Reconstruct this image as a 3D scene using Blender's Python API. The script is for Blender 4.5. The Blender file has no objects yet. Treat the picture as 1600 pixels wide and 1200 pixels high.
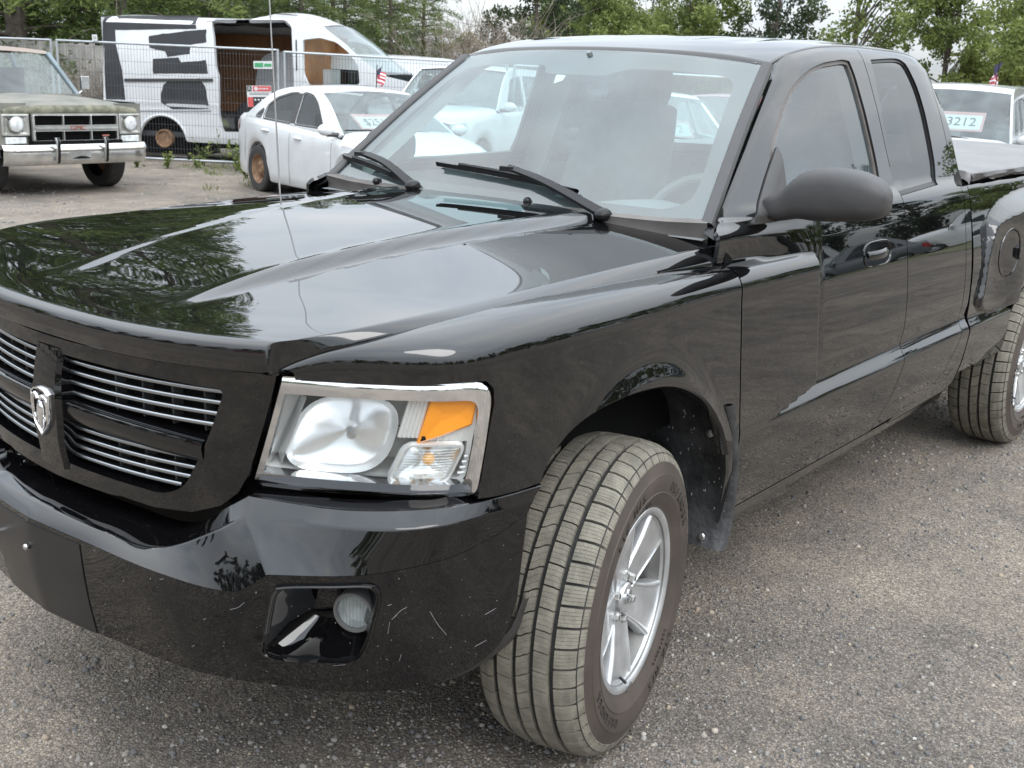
import bpy, bmesh, math, random
import numpy as np
from mathutils import Vector, Matrix
from mathutils.geometry import delaunay_2d_cdt

R = math.radians
random.seed(7)
rng = np.random.default_rng(7)
SC = bpy.context.scene
COL = SC.collection

# ------------------------------------------------------------------ camera
CAM_C = np.array([2.09088787, 2.18597654, 1.59015682])
CAM_YAW, CAM_PITCH, CAM_ROLL, CAM_F = -2.46925898, 0.271632693, 0.0399437597, 1746.10595
_fw = np.array([math.cos(CAM_PITCH) * math.cos(CAM_YAW), math.cos(CAM_PITCH) * math.sin(CAM_YAW), -math.sin(CAM_PITCH)])
_rt = np.cross(_fw, [0, 0, 1]); _rt /= np.linalg.norm(_rt)
_up = np.cross(_rt, _fw)
_r = math.cos(CAM_ROLL) * _rt + math.sin(CAM_ROLL) * _up
_u = -math.sin(CAM_ROLL) * _rt + math.cos(CAM_ROLL) * _up
cd = bpy.data.cameras.new('camera')
cam = bpy.data.objects.new('camera', cd)
COL.objects.link(cam)
cam.matrix_world = Matrix(((_r[0], _u[0], -_fw[0], CAM_C[0]), (_r[1], _u[1], -_fw[1], CAM_C[1]), (_r[2], _u[2], -_fw[2], CAM_C[2]), (0, 0, 0, 1)))
cd.sensor_fit = 'HORIZONTAL'; cd.sensor_width = 36.0
cd.lens = 36.0 * CAM_F / 1600.0
cd.clip_start = 0.05; cd.clip_end = 3000
cd.dof.use_dof = True; cd.dof.focus_distance = 3.4; cd.dof.aperture_fstop = 11.0
SC.camera = cam

# ------------------------------------------------------------------ world and sun
SUN_EL, SUN_AZ = 46.0, 72.0          # azimuth in degrees from +X towards +Y (where the sun stands)
W = bpy.data.worlds.new('World'); SC.world = W; W.use_nodes = True
nt = W.node_tree; nt.nodes.clear()
def N(t, kind, **kw):
    n = t.nodes.new(kind)
    for k, v in kw.items(): setattr(n, k, v)
    return n
wo = N(nt, 'ShaderNodeOutputWorld')
sky = N(nt, 'ShaderNodeTexSky'); sky.sky_type = 'NISHITA'; sky.sun_disc = False
sky.sun_elevation = R(SUN_EL); sky.sun_rotation = R(90 - SUN_AZ)
bgs = N(nt, 'ShaderNodeBackground'); bgs.inputs['Strength'].default_value = 0.11
nt.links.new(sky.outputs[0], bgs.inputs['Color'])
tc = N(nt, 'ShaderNodeTexCoord')
sx = N(nt, 'ShaderNodeSeparateXYZ'); nt.links.new(tc.outputs['Generated'], sx.inputs[0])
def M_(op, a, b=None, c=None, t=nt, clamp=False):
    n = N(t, 'ShaderNodeMath', operation=op); n.use_clamp = clamp
    for i, v in enumerate((a, b, c)):
        if v is None: continue
        if isinstance(v, (int, float)): n.inputs[i].default_value = v
        else: t.links.new(v, n.inputs[i])
    return n.outputs[0]
el = M_('MAXIMUM', sx.outputs['Z'], 0.0)
den = M_('ADD', el, 0.16)
cx = M_('DIVIDE', sx.outputs['X'], den); cy = M_('DIVIDE', sx.outputs['Y'], den)
cv = N(nt, 'ShaderNodeCombineXYZ'); nt.links.new(cx, cv.inputs[0]); nt.links.new(cy, cv.inputs[1])
n1 = N(nt, 'ShaderNodeTexNoise'); n1.inputs['Scale'].default_value = 0.85; n1.inputs['Detail'].default_value = 7; n1.inputs['Roughness'].default_value = 0.55; n1.inputs['Distortion'].default_value = 0.5
nt.links.new(cv.outputs[0], n1.inputs['Vector'])
n2 = N(nt, 'ShaderNodeTexNoise'); n2.inputs['Scale'].default_value = 2.6; n2.inputs['Detail'].default_value = 5
nt.links.new(cv.outputs[0], n2.inputs['Vector'])
cl = M_('ADD', M_('MULTIPLY', n1.outputs[0], 0.75), M_('MULTIPLY', n2.outputs[0], 0.25))
cr = N(nt, 'ShaderNodeValToRGB')
e = cr.color_ramp.elements
e[0].position = 0.34; e[0].color = (0.58, 0.66, 0.75, 1)
e[1].position = 0.62; e[1].color = (0.95, 0.98, 1.0, 1)
m_ = cr.color_ramp.elements.new(0.48); m_.color = (0.79, 0.855, 0.925, 1)
nt.links.new(cl, cr.inputs[0])
grad = M_('ADD', M_('MULTIPLY', M_('POWER', el, 0.60), 2.5), 0.30)   # overcast sky: brighter overhead
bgc = N(nt, 'ShaderNodeBackground')
nt.links.new(cr.outputs[0], bgc.inputs['Color']); nt.links.new(grad, bgc.inputs['Strength'])
mx = N(nt, 'ShaderNodeMixShader'); mx.inputs[0].default_value = 0.88
nt.links.new(bgs.outputs[0], mx.inputs[1]); nt.links.new(bgc.outputs[0], mx.inputs[2])
nt.links.new(mx.outputs[0], wo.inputs['Surface'])

sd = bpy.data.lights.new('sun', 'SUN'); sd.energy = 1.0; sd.angle = R(34); sd.color = (1.0, 0.975, 0.94)
sun = bpy.data.objects.new('sun', sd); COL.objects.link(sun)
_sv = Vector((math.cos(R(SUN_EL)) * math.cos(R(SUN_AZ)), math.cos(R(SUN_EL)) * math.sin(R(SUN_AZ)), math.sin(R(SUN_EL))))
sun.rotation_euler = _sv.to_track_quat('Z', 'Y').to_euler()
SC.view_settings.view_transform = 'Standard'; SC.view_settings.look = 'None'
SC.view_settings.exposure = 0.66; SC.view_settings.gamma = 1.0; SC.view_settings.use_curve_mapping = False

# ------------------------------------------------------------------ helpers
def at(u, v, x=None, y=None, z=None):
    """a point of the place seen at photo position (u, v) and lying on the given plane"""
    d = _fw + (u - 800) / CAM_F * _r + (600 - v) / CAM_F * _u
    i, val = (0, x) if x is not None else (1, y) if y is not None else (2, z)
    k = (val - CAM_C[i]) / d[i]
    return CAM_C + k * d
def project(P):
    d = np.asarray(P, float) - CAM_C
    z = d @ _fw
    return np.stack([800 + CAM_F * (d @ _r) / z, 600 - CAM_F * (d @ _u) / z], -1)

def spl(pts, n, closed=False):
    """Catmull-Rom through the points, n samples by chord length"""
    P = np.array(pts, float)
    if closed: P = np.vstack([P, P[:1]])
    if len(P) == 2:
        t = np.linspace(0, 1, n)[:, None]; return P[0] * (1 - t) + P[1] * t
    L = np.r_[0, np.cumsum(np.linalg.norm(np.diff(P, axis=0), axis=1) + 1e-9)]
    T = np.zeros_like(P)
    if closed:
        Q = np.vstack([P[-2], P, P[1]]); h = np.diff(np.r_[-(L[-1] - L[-2]), L, L[-1] + L[1]])
        for i in range(len(P)): T[i] = (Q[i + 2] - Q[i]) / (h[i] + h[i + 1])
    else:
        T[1:-1] = (P[2:] - P[:-2]) / (L[2:] - L[:-2])[:, None]
        T[0] = (P[1] - P[0]) / (L[1] - L[0]); T[-1] = (P[-1] - P[-2]) / (L[-1] - L[-2])
    s = np.linspace(0, L[-1], n + 1)[:-1] if closed else np.linspace(0, L[-1], n)
    k = np.clip(np.searchsorted(L, s, side='right') - 1, 0, len(P) - 2)
    h = (L[k + 1] - L[k])[:, None]; t = ((s - L[k])[:, None]) / h
    return (2*t**3 - 3*t**2 + 1) * P[k] + (t**3 - 2*t**2 + t) * h * T[k] + (-2*t**3 + 3*t**2) * P[k+1] + (t**3 - t**2) * h * T[k+1]
def ss(a, b, x):
    t = np.clip((np.asarray(x, float) - a) / (b - a), 0, 1); return t * t * (3 - 2 * t)
def curve1(tab):
    """smooth 1-D function through a table of (x, value)"""
    tab = sorted(tab); X = np.array([p[0] for p in tab], float); V = np.array([p[1] for p in tab], float)
    m = np.zeros_like(V); dl = np.diff(V) / np.diff(X)
    m[0], m[-1] = dl[0], dl[-1]
    for i in range(1, len(V) - 1):
        m[i] = 0 if dl[i-1] * dl[i] <= 0 else 2 / (1/dl[i-1] + 1/dl[i]) * .5 + .25 * (dl[i-1] + dl[i])
    def f(x):
        x = np.asarray(x, float); xc = np.clip(x, X[0], X[-1])
        k = np.clip(np.searchsorted(X, xc, side='right') - 1, 0, len(X) - 2)
        h = X[k+1] - X[k]; t = (xc - X[k]) / h
        return (2*t**3 - 3*t**2 + 1) * V[k] + (t**3 - 2*t**2 + t) * h * m[k] + (-2*t**3 + 3*t**2) * V[k+1] + (t**3 - t**2) * h * m[k+1]
    return f
def lin1(tab, sig=.006):
    """piecewise linear table rounded off with a small radius"""
    tab = sorted(tab); X = np.array([p[0] for p in tab]); V = np.array([p[1] for p in tab])
    g = np.arange(X[0] - .1, X[-1] + .1, .001); v = np.interp(g, X, V)
    k = np.exp(-.5 * (np.arange(-30, 31) * .001 / sig) ** 2); k /= k.sum()
    v = np.convolve(np.pad(v, 30, mode='edge'), k, mode='valid')
    return lambda x: np.interp(x, g, v)

# --- materials
def mat(name, col, rough=.5, metal=0., coat=0., coat_rough=.03, spec=.5, var=.0, vscale=8., bump=0., bscale=60., col2=None, alpha=None, dirt=None):
    m = bpy.data.materials.new(name); m.use_nodes = True
    t = m.node_tree; b = t.nodes['Principled BSDF']
    b.inputs['Base Color'].default_value = (*col, 1); b.inputs['Roughness'].default_value = rough
    b.inputs['Metallic'].default_value = metal; b.inputs['Coat Weight'].default_value = coat
    b.inputs['Coat Roughness'].default_value = coat_rough; b.inputs['Specular IOR Level'].default_value = spec
    tcn = N(t, 'ShaderNodeTexCoord')
    if var or col2:
        n = N(t, 'ShaderNodeTexNoise'); n.inputs['Scale'].default_value = vscale; n.inputs['Detail'].default_value = 6
        t.links.new(tcn.outputs['Object'], n.inputs['Vector'])
        r = N(t, 'ShaderNodeValToRGB'); r.color_ramp.elements[0].position = .35; r.color_ramp.elements[1].position = .65
        c2 = col2 or tuple(min(1, c * (1 + var)) for c in col); c1 = col if col2 else tuple(c * (1 - var) for c in col)
        r.color_ramp.elements[0].color = (*c1, 1); r.color_ramp.elements[1].color = (*c2, 1)
        t.links.new(n.outputs[0], r.inputs[0]); t.links.new(r.outputs[0], b.inputs['Base Color'])
        rr = N(t, 'ShaderNodeMapRange'); rr.inputs['To Min'].default_value = max(0, rough - .08); rr.inputs['To Max'].default_value = min(1, rough + .08)
        t.links.new(n.outputs[0], rr.inputs[0]); t.links.new(rr.outputs[0], b.inputs['Roughness'])
    if bump:
        n = N(t, 'ShaderNodeTexNoise'); n.inputs['Scale'].default_value = bscale; n.inputs['Detail'].default_value = 4
        t.links.new(tcn.outputs['Object'], n.inputs['Vector'])
        bp = N(t, 'ShaderNodeBump'); bp.inputs['Strength'].default_value = bump; bp.inputs['Distance'].default_value = .01
        t.links.new(n.outputs[0], bp.inputs['Height']); t.links.new(bp.outputs[0], b.inputs['Normal'])
    return m
MT = {}
# --- objects
def link(name, me, mt, parent=None):
    o = bpy.data.objects.new(name, me); COL.objects.link(o)
    if mt is not None and not me.materials:
        for k in (mt if isinstance(mt, (list, tuple)) else [mt]): me.materials.append(k)
    if parent is not None: o.parent = parent
    return o
def mesh(name, V, F, mt, parent=None, smooth=True, sharp=None, normals=None, midx=None):
    me = bpy.data.meshes.new(name)
    me.from_pydata([tuple(map(float, v)) for v in V], [], [tuple(map(int, f)) for f in F])
    if midx is not None: me.polygons.foreach_set('material_index', midx)
    if smooth: me.polygons.foreach_set('use_smooth', [True] * len(me.polygons))
    me.update()
    if sharp: me.set_sharp_from_angle(angle=R(sharp))
    if normals is not None: me.normals_split_custom_set_from_vertices([tuple(n) for n in normals])
    return link(name, me, mt, parent)
def thing(name, label, cat, loc=(0, 0, 0), rz=0., group=None):
    o = bpy.data.objects.new(name, None); COL.objects.link(o); o.empty_display_size = .1
    o.location = loc; o.rotation_euler = (0, 0, rz); o['label'] = label; o['category'] = cat
    if group: o['group'] = group
    return o
def tag(o, label=None, cat=None, group=None, kind=None):
    if label: o['label'] = label
    if cat: o['category'] = cat
    if group: o['group'] = group
    if kind: o['kind'] = kind
    return o
def copy_tree(o, parent=None):
    c = o.copy(); COL.objects.link(c); c.parent = parent
    for ch in list(o.children): copy_tree(ch, c)
    return c
class MB:
    """collects simple solids into one mesh"""
    def __init__(s): s.V = []; s.F = []
    def add(s, V, F):
        k = len(s.V); s.V += [tuple(v) for v in V]; s.F += [tuple(i + k for i in f) for f in F]; return s
    def box(s, c, d, rot=None):
        x, y, z = [k / 2 for k in d]
        V = np.array([(-x,-y,-z),(x,-y,-z),(x,y,-z),(-x,y,-z),(-x,-y,z),(x,-y,z),(x,y,z),(-x,y,z)])
        if rot is not None: V = V @ np.array(rot.to_3x3()).T
        return s.add(V + np.array(c), [(0,3,2,1),(4,5,6,7),(0,1,5,4),(1,2,6,5),(2,3,7,6),(3,0,4,7)])
    def bar(s, a, b, w, h, up=(0, 0, 1)):
        a, b = np.array(a, float), np.array(b, float); d = b - a; L = np.linalg.norm(d); d /= L
        sd = np.cross(d, up); sd /= np.linalg.norm(sd) + 1e-12; u = np.cross(sd, d)
        V = [p + i * sd * w / 2 + j * u * h / 2 for p in (a, b) for i, j in ((-1,-1),(1,-1),(1,1),(-1,1))]
        return s.add(V, [(0,3,2,1),(4,5,6,7),(0,1,5,4),(1,2,6,5),(2,3,7,6),(3,0,4,7)])
    def tube(s, pts, r, n=8, cap=True):
        P = np.array(pts, float); m = len(P); rr = np.broadcast_to(np.asarray(r, float), (m,))
        k = len(s.V); V = []; F = []
        T = np.gradient(P, axis=0); T /= np.linalg.norm(T, axis=1)[:, None] + 1e-12
        ref = np.array([0, 0, 1.]) if abs(T[0][2]) < .9 else np.array([1., 0, 0])
        a = np.cross(T[0], ref); a /= np.linalg.norm(a)
        for i in range(m):
            a = a - T[i] * (a @ T[i]); a /= np.linalg.norm(a) + 1e-12; b = np.cross(T[i], a)
            for j in range(n):
                th = 2 * math.pi * j / n; V.append(P[i] + rr[i] * (math.cos(th) * a + math.sin(th) * b))
        for i in range(m - 1):
            for j in range(n):
                F.append((i*n + j, i*n + (j+1) % n, (i+1)*n + (j+1) % n, (i+1)*n + j))
        if cap: F.append(tuple(range(n - 1, -1, -1))); F.append(tuple((m-1)*n + j for j in range(n)))
        return s.add(V, F)
    def lathe(s, prof, n=32, M=None, closed=False):
        """prof: (axial, radius) pairs round the local Y axis"""
        m = len(prof); V = []; F = []
        for (a, r) in prof:
            for j in range(n):
                th = 2 * math.pi * j / n; V.append((r * math.cos(th), a, r * math.sin(th)))
        for i in range(m - 1 + (1 if closed else 0)):
            i2 = (i + 1) % m
            for j in range(n): F.append((i*n + j, i2*n + j, i2*n + (j+1) % n, i*n + (j+1) % n))
        V = np.array(V)
        if M is not None: V = V @ np.array(M.to_3x3()).T + np.array(M.translation)
        return s.add(V, F)
    def prism(s, poly, a, b, axis='y', M=None):
        """2-D outline extruded from a to b along an axis"""
        n = len(poly)
        f = {'y': lambda p, t: (p[0], t, p[1]), 'x': lambda p, t: (t, p[0], p[1]), 'z': lambda p, t: (p[0], p[1], t)}[axis]
        V = [f(p, a) for p in poly] + [f(p, b) for p in poly]
        if M is not None: V = [tuple(M @ Vector(v)) for v in V]
        return s.add(V, [tuple(range(n - 1, -1, -1)), tuple(range(n, 2*n))] + [(i, (i+1) % n, n + (i+1) % n, n + i) for i in range(n)])
    def sphere(s, c, r, n=10, m=6):
        r = np.broadcast_to(np.asarray(r, float), (3,)); V = [(0, 0, 1)]; F = []
        for i in range(1, m):
            for j in range(n):
                p, t = math.pi * i / m, 2 * math.pi * j / n; V.append((math.sin(p)*math.cos(t), math.sin(p)*math.sin(t), math.cos(p)))
        V.append((0, 0, -1)); L = len(V) - 1
        for j in range(n):
            F.append((0, 1 + j, 1 + (j+1) % n)); F.append((L, L - n + (j+1) % n, L - n + j))
            for i in range(m - 2): F.append((1 + i*n + j, 1 + (i+1)*n + j, 1 + (i+1)*n + (j+1) % n, 1 + i*n + (j+1) % n))
        return s.add(np.array(V) * r + np.array(c), F)
    def grid(s, rows, closed=False):
        A = np.array(rows, float); m, n = A.shape[:2]
        F = [(i*n + j, (i+1)*n + j, (i+1)*n + (j+1) % n, i*n + (j+1) % n) for i in range(m-1) for j in range(n if closed else n-1)]
        return s.add(A.reshape(-1, 3), F)
    def build(s, name, mt, parent=None, smooth=True, sharp=30, bevel=0):
        bm = bmesh.new(); vs = [bm.verts.new(v) for v in s.V]
        for f in s.F:
            try: bm.faces.new([vs[i] for i in f])
            except ValueError: pass
        bmesh.ops.recalc_face_normals(bm, faces=bm.faces)
        me = bpy.data.meshes.new(name); bm.to_mesh(me); bm.free()
        if smooth:
            me.polygons.foreach_set('use_smooth', [True] * len(me.polygons)); me.set_sharp_from_angle(angle=R(sharp))
        o = link(name, me, mt, parent)
        if bevel:
            b = o.modifiers.new('bevel', 'BEVEL'); b.width = bevel; b.segments = 2; b.limit_method = 'ANGLE'; b.angle_limit = R(25)
        return o
def inpoly(pts, poly):
    pts = np.asarray(pts); x, y = pts[:, 0], pts[:, 1]; r = np.zeros(len(pts), bool); n = len(poly)
    for i in range(n):
        x1, y1 = poly[i]; x2, y2 = poly[(i+1) % n]
        c = ((y1 > y) != (y2 > y)); 
        if abs(y2 - y1) > 1e-12: r ^= c & (x < (x2 - x1) * (y - y1) / (y2 - y1) + x1)
    return r
def segdist(pts, poly):
    pts = np.asarray(pts, float); d = np.full(len(pts), 9.); n = len(poly)
    for i in range(n):
        a, b = np.array(poly[i], float), np.array(poly[(i+1) % n], float); ab = b - a
        t = np.clip(((pts - a) @ ab) / (ab @ ab + 1e-12), 0, 1)
        d = np.minimum(d, np.linalg.norm(pts - a - t[:, None] * ab, axis=1))
    return d
def dense(poly, h):
    out = []; n = len(poly)
    for i in range(n):
        a, b = np.array(poly[i], float), np.array(poly[(i+1) % n], float)
        k = max(1, int(math.ceil(np.linalg.norm(b - a) / h)))
        out += [a + (b - a) * j / k for j in range(k)]
    return np.array(out)
def rounded(poly, r, k=5):
    """polygon with rounded corners; r is one radius or one per corner"""
    P = [np.array(p, float) for p in poly]; n = len(P); out = []
    rr = r if isinstance(r, (list, tuple)) else [r] * n
    for i in range(n):
        a, b, c = P[i-1], P[i], P[(i+1) % n]; q = rr[i]
        if q <= 0: out.append(b); continue
        d1, d2 = a - b, c - b; l1, l2 = np.linalg.norm(d1), np.linalg.norm(d2)
        t = min(q, .45*l1, .45*l2); p1, p2 = b + d1/l1*t, b + d2/l2*t
        for j in range(k + 1):
            s = j / k; out.append((1-s)**2*p1 + 2*s*(1-s)*b + s*s*p2)
    return out
def trim(name, f, outer, holes=(), h=.02, mt=None, parent=None, skirt=.012, mirror=False, hole_skirt=None, lift=0., out=(.1, 1, .2)):
    """a smooth surface f(a, b) cut to an outline, with holes and folded edges"""
    outs = dense(outer, h); hs = [dense(q, h) for q in holes]
    lo, hi = outs.min(0), outs.max(0)
    ga, gb = np.meshgrid(np.arange(lo[0] + h/2, hi[0], h), np.arange(lo[1] + h/2, hi[1], h))
    G = np.stack([ga.ravel(), gb.ravel()], 1)
    ok = inpoly(G, outs)
    for q in hs: ok &= ~inpoly(G, q)
    G = G[ok]; B = np.vstack([outs] + hs)
    if len(G):
        d = np.full(len(G), 9.)
        for i in range(0, len(B), 64): d = np.minimum(d, np.linalg.norm(G[:, None] - B[None, i:i+64], axis=2).min(1))
        G = G[d > .5 * h]
    P = np.vstack([B, G]); E = []; k = 0
    for q in [outs] + hs:
        n = len(q); E += [(k + i, k + (i+1) % n) for i in range(n)]; k += n
    vo, eo, fo, *_ = delaunay_2d_cdt([Vector(p) for p in P], E, [], 0, 1e-6)
    P = np.array([(v.x, v.y) for v in vo])
    T = np.array([q for q in fo if len(q) == 3]); c = P[T].mean(1)
    keep = inpoly(c, outs)
    for q in hs: keep &= ~inpoly(c, q)
    T = T[keep]
    a, b = P[:, 0], P[:, 1]; V = f(a, b); e = 1e-3
    nr = np.cross(f(a + e, b) - f(a - e, b), f(a, b + e) - f(a, b - e)); nr /= np.linalg.norm(nr, axis=1)[:, None] + 1e-12
    if (nr @ np.array(out)).mean() < 0: nr = -nr
    g = np.cross(V[T[:, 1]] - V[T[:, 0]], V[T[:, 2]] - V[T[:, 0]])
    w = np.sign((g * nr[T].mean(1)).sum(1)); T[w < 0] = T[w < 0][:, ::-1]
    V = V + nr * lift
    VV = list(V); FF = [tuple(t) for t in T]; NN = list(nr)
    if skirt:
        # boundary edges, with the direction they have in their triangle
        cnt = {}
        for t in T:
            for i in range(3): cnt[(t[i], t[(i+1) % 3])] = 1
        be = [(p, q) for (p, q) in cnt if (q, p) not in cnt]
        hp = np.vstack(hs) if hs else None
        idx = {}
        for p, q in be:
            for s_ in (p, q):
                if s_ not in idx:
                    dp = skirt
                    if hp is not None and hole_skirt is not None and np.linalg.norm(hp - P[s_], axis=1).min() < 1e-5: dp = hole_skirt
                    idx[s_] = (len(VV), len(VV) + 1); VV += [V[s_], V[s_] - nr[s_] * dp]; NN += [None, None]
        en = {}
        for p, q in be:
            fn = np.cross(V[q] - V[p], nr[p]); fn = fn / (np.linalg.norm(fn) + 1e-12)
            for s_ in (p, q): en[s_] = en.get(s_, 0) + fn
            FF.append((idx[q][0], idx[p][0], idx[p][1], idx[q][1]))
        for s_, (i0, i1) in idx.items():
            fn = en[s_] / (np.linalg.norm(en[s_]) + 1e-12); NN[i0] = fn; NN[i1] = fn
    VV = np.array(VV); NN = np.array(NN)
    if mirror:
        VV = VV * [1, -1, 1]; NN = NN * [1, -1, 1]; FF = [q[::-1] for q in FF]
    return mesh(name, VV, FF, mt, parent, normals=NN)
def loft(name, rows, mt, parent=None, closed=False, sharp=35, mirror=False, both=False, thick=0., bevel=0.):
    A = np.array(rows, float)
    if both:      # right half appended, centre column shared
        A = np.concatenate([A[:, ::-1] * [1, -1, 1], A[:, 1:]], 1)
    if mirror: A = A * [1, -1, 1]
    m = MB(); m.grid(A, closed); V, F = m.V, m.F
    if mirror: F = [q[::-1] for q in F]
    o = mesh(name, V, F, mt, parent, sharp=sharp)
    if thick:
        s = o.modifiers.new('solid', 'SOLIDIFY'); s.thickness = thick; s.offset = -1
    if bevel:
        b = o.modifiers.new('bevel', 'BEVEL'); b.width = bevel; b.segments = 3; b.limit_method = 'ANGLE'; b.angle_limit = R(20)
    return o
FONT_CACHE = {}
def text_mesh(body, size, depth=.001, align='CENTER'):
    c = bpy.data.curves.new('lettering', 'FONT'); c.body = body; c.size = size; c.extrude = depth; c.align_x = align; c.align_y = 'CENTER'
    o = bpy.data.objects.new('lettering', c); COL.objects.link(o)
    dg = bpy.context.evaluated_depsgraph_get()
    me = bpy.data.meshes.new_from_object(o.evaluated_get(dg)); bpy.data.objects.remove(o); return me
def lettering(body, size, M, mt, parent, name='lettering', depth=.001, sx=1.):
    me = text_mesh(body, size, depth); me.transform(M @ Matrix.Diagonal((sx, 1, 1, 1))); me.materials.clear()
    return link(name, me, mt, parent)
def frame(o, xdir, ydir):
    """matrix whose X and Y run along the given directions"""
    x = Vector(xdir).normalized(); y = Vector(ydir); y = (y - x * y.dot(x)).normalized(); z = x.cross(y)
    return Matrix(((x.x, y.x, z.x, o[0]), (x.y, y.y, z.y, o[1]), (x.z, y.z, z.z, o[2]), (0, 0, 0, 1)))
# ------------------------------------------------------------------ materials
def paint(name, col, rough=.3, coat_ior=1.72, dust=(.30, .27, .24), amt=.05, low=0.0, flake=0.):
    m = mat(name, col, rough, coat=1., coat_rough=.012, spec=.0); t = m.node_tree; b = t.nodes['Principled BSDF']
    b.inputs['Coat IOR'].default_value = coat_ior
    tcn = N(t, 'ShaderNodeTexCoord'); out = t.nodes['Material Output']
    n = N(t, 'ShaderNodeTexNoise'); n.inputs['Scale'].default_value = 3.; n.inputs['Detail'].default_value = 8; n.inputs['Roughness'].default_value = .65
    t.links.new(tcn.outputs['Object'], n.inputs['Vector'])
    s = N(t, 'ShaderNodeTexNoise'); s.inputs['Scale'].default_value = 260.; s.inputs['Detail'].default_value = 2
    t.links.new(tcn.outputs['Object'], s.inputs['Vector'])
    sp = M_('MULTIPLY', M_('GREATER_THAN', s.outputs[0], .745, t=t), .22, t=t)
    f = M_('ADD', M_('MULTIPLY', n.outputs[0], amt * 2, t=t), sp if amt else 0., t=t)
    if low:
        sx_ = N(t, 'ShaderNodeSeparateXYZ'); t.links.new(tcn.outputs['Object'], sx_.inputs[0])
        mr = N(t, 'ShaderNodeMapRange'); mr.inputs['From Min'].default_value = .95; mr.inputs['From Max'].default_value = .40
        mr.inputs['To Min'].default_value = 0; mr.inputs['To Max'].default_value = low
        t.links.new(sx_.outputs['Z'], mr.inputs[0])
        st = N(t, 'ShaderNodeMapping'); st.inputs['Scale'].default_value = (2, 2, 14); t.links.new(tcn.outputs['Object'], st.inputs[0])
        ns = N(t, 'ShaderNodeTexNoise'); ns.inputs['Scale'].default_value = 1.6; ns.inputs['Detail'].default_value = 6; t.links.new(st.outputs[0], ns.inputs['Vector'])
        f = M_('ADD', f, M_('MULTIPLY', mr.outputs[0], M_('MULTIPLY', ns.outputs[0], 1.6, t=t), t=t), t=t)
    d = N(t, 'ShaderNodeBsdfDiffuse'); d.inputs['Color'].default_value = (*dust, 1)
    mx = N(t, 'ShaderNodeMixShader'); t.links.new(f, mx.inputs[0]); t.links.new(b.outputs[0], mx.inputs[1]); t.links.new(d.outputs[0], mx.inputs[2])
    t.links.new(mx.outputs[0], out.inputs['Surface'])
    return m
def glass(name, tint=(.72, .82, .80), film=.04, filmcol=(.62, .66, .66), ior=1.75):
    m = bpy.data.materials.new(name); m.use_nodes = True; t = m.node_tree; t.nodes.clear()
    out = N(t, 'ShaderNodeOutputMaterial'); tr = N(t, 'ShaderNodeBsdfTransparent'); tr.inputs[0].default_value = (*tint, 1)
    gl = N(t, 'ShaderNodeBsdfGlossy'); gl.inputs['Roughness'].default_value = .01
    fr = N(t, 'ShaderNodeFresnel'); ge = N(t, 'ShaderNodeNewGeometry')    # a thin pane: the same reflection from both sides
    t.links.new(M_('ADD', M_('MULTIPLY', ge.outputs['Backfacing'], 1 / ior - ior, t=t), ior, t=t), fr.inputs['IOR'])
    m1 = N(t, 'ShaderNodeMixShader'); t.links.new(fr.outputs[0], m1.inputs[0]); t.links.new(tr.outputs[0], m1.inputs[1]); t.links.new(gl.outputs[0], m1.inputs[2])
    d = N(t, 'ShaderNodeBsdfDiffuse'); d.inputs[0].default_value = (*filmcol, 1)  # pale haze on the pane: sky sheen and thin dust put into colour
    tcn = N(t, 'ShaderNodeTexCoord'); n = N(t, 'ShaderNodeTexNoise'); n.inputs['Scale'].default_value = 5; n.inputs['Detail'].default_value = 7
    t.links.new(tcn.outputs['Object'], n.inputs['Vector'])
    m2 = N(t, 'ShaderNodeMixShader'); t.links.new(M_('MULTIPLY', n.outputs[0], film * 2, t=t), m2.inputs[0]); t.links.new(m1.outputs[0], m2.inputs[1]); t.links.new(d.outputs[0], m2.inputs[2])
    t.links.new(m2.outputs[0], out.inputs['Surface'])
    return m
MT['black_paint'] = paint('black_paint', (.002, .0022, .0027), low=.035, amt=.003)
MT['gloss_black'] = paint('gloss_black', (.002, .002, .0025), coat_ior=1.6, amt=.002)
MT['bumper_black'] = paint('bumper_black', (.002, .002, .0025), coat_ior=1.6, amt=.003)
MT['dark'] = mat('dark_void', (.006, .006, .006), .9, spec=.1)
MT['trim_plastic'] = mat('grained_black_plastic', (.042, .040, .040), .52, var=.15, vscale=14, bump=.15, bscale=900)
MT['faded_plastic'] = mat('faded_plastic', (.105, .095, .088), .6, var=.2, vscale=9, bump=.15, bscale=700)
MT['rubber'] = mat('black_rubber', (.007, .007, .0075), .42, spec=.35)
MT['seal'] = mat('faded_seal', (.10, .088, .08), .6, var=.15, vscale=20)
MT['chrome'] = mat('chrome', (.82, .82, .83), .06, metal=1.)
MT['satin_chrome'] = mat('satin_chrome', (.62, .64, .66), .22, metal=1.)
MT['slat'] = mat('slat_chrome', (.36, .38, .40), .28, metal=1.)
MT['alloy'] = mat('silver_alloy', (.60, .61, .62), .34, metal=.75, coat=.4, var=.12, vscale=18)
MT['nut'] = mat('nut_chrome', (.55, .54, .52), .28, metal=1., var=.2, vscale=60)
MT['tread'] = mat('tread_rubber', (.185, .170, .136), .82, var=.22, vscale=26, bump=.25, bscale=240)
MT['groove'] = mat('groove_rubber', (.022, .021, .020), .85, var=.2, vscale=30)
MT['sidewall'] = mat('sidewall_rubber', (.058, .045, .037), .6, var=.22, vscale=7, bump=.1, bscale=300)
MT['brown_letter'] = mat('sidewall_letter', (.030, .025, .022), .5)
MT['liner'] = mat('dirty_liner', (.012, .012, .013), .5, col2=(.05, .05, .052), vscale=10, bump=.5, bscale=45)
MT['mudspeck'] = mat('mud_splash', (.25, .25, .25), .8)
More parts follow.
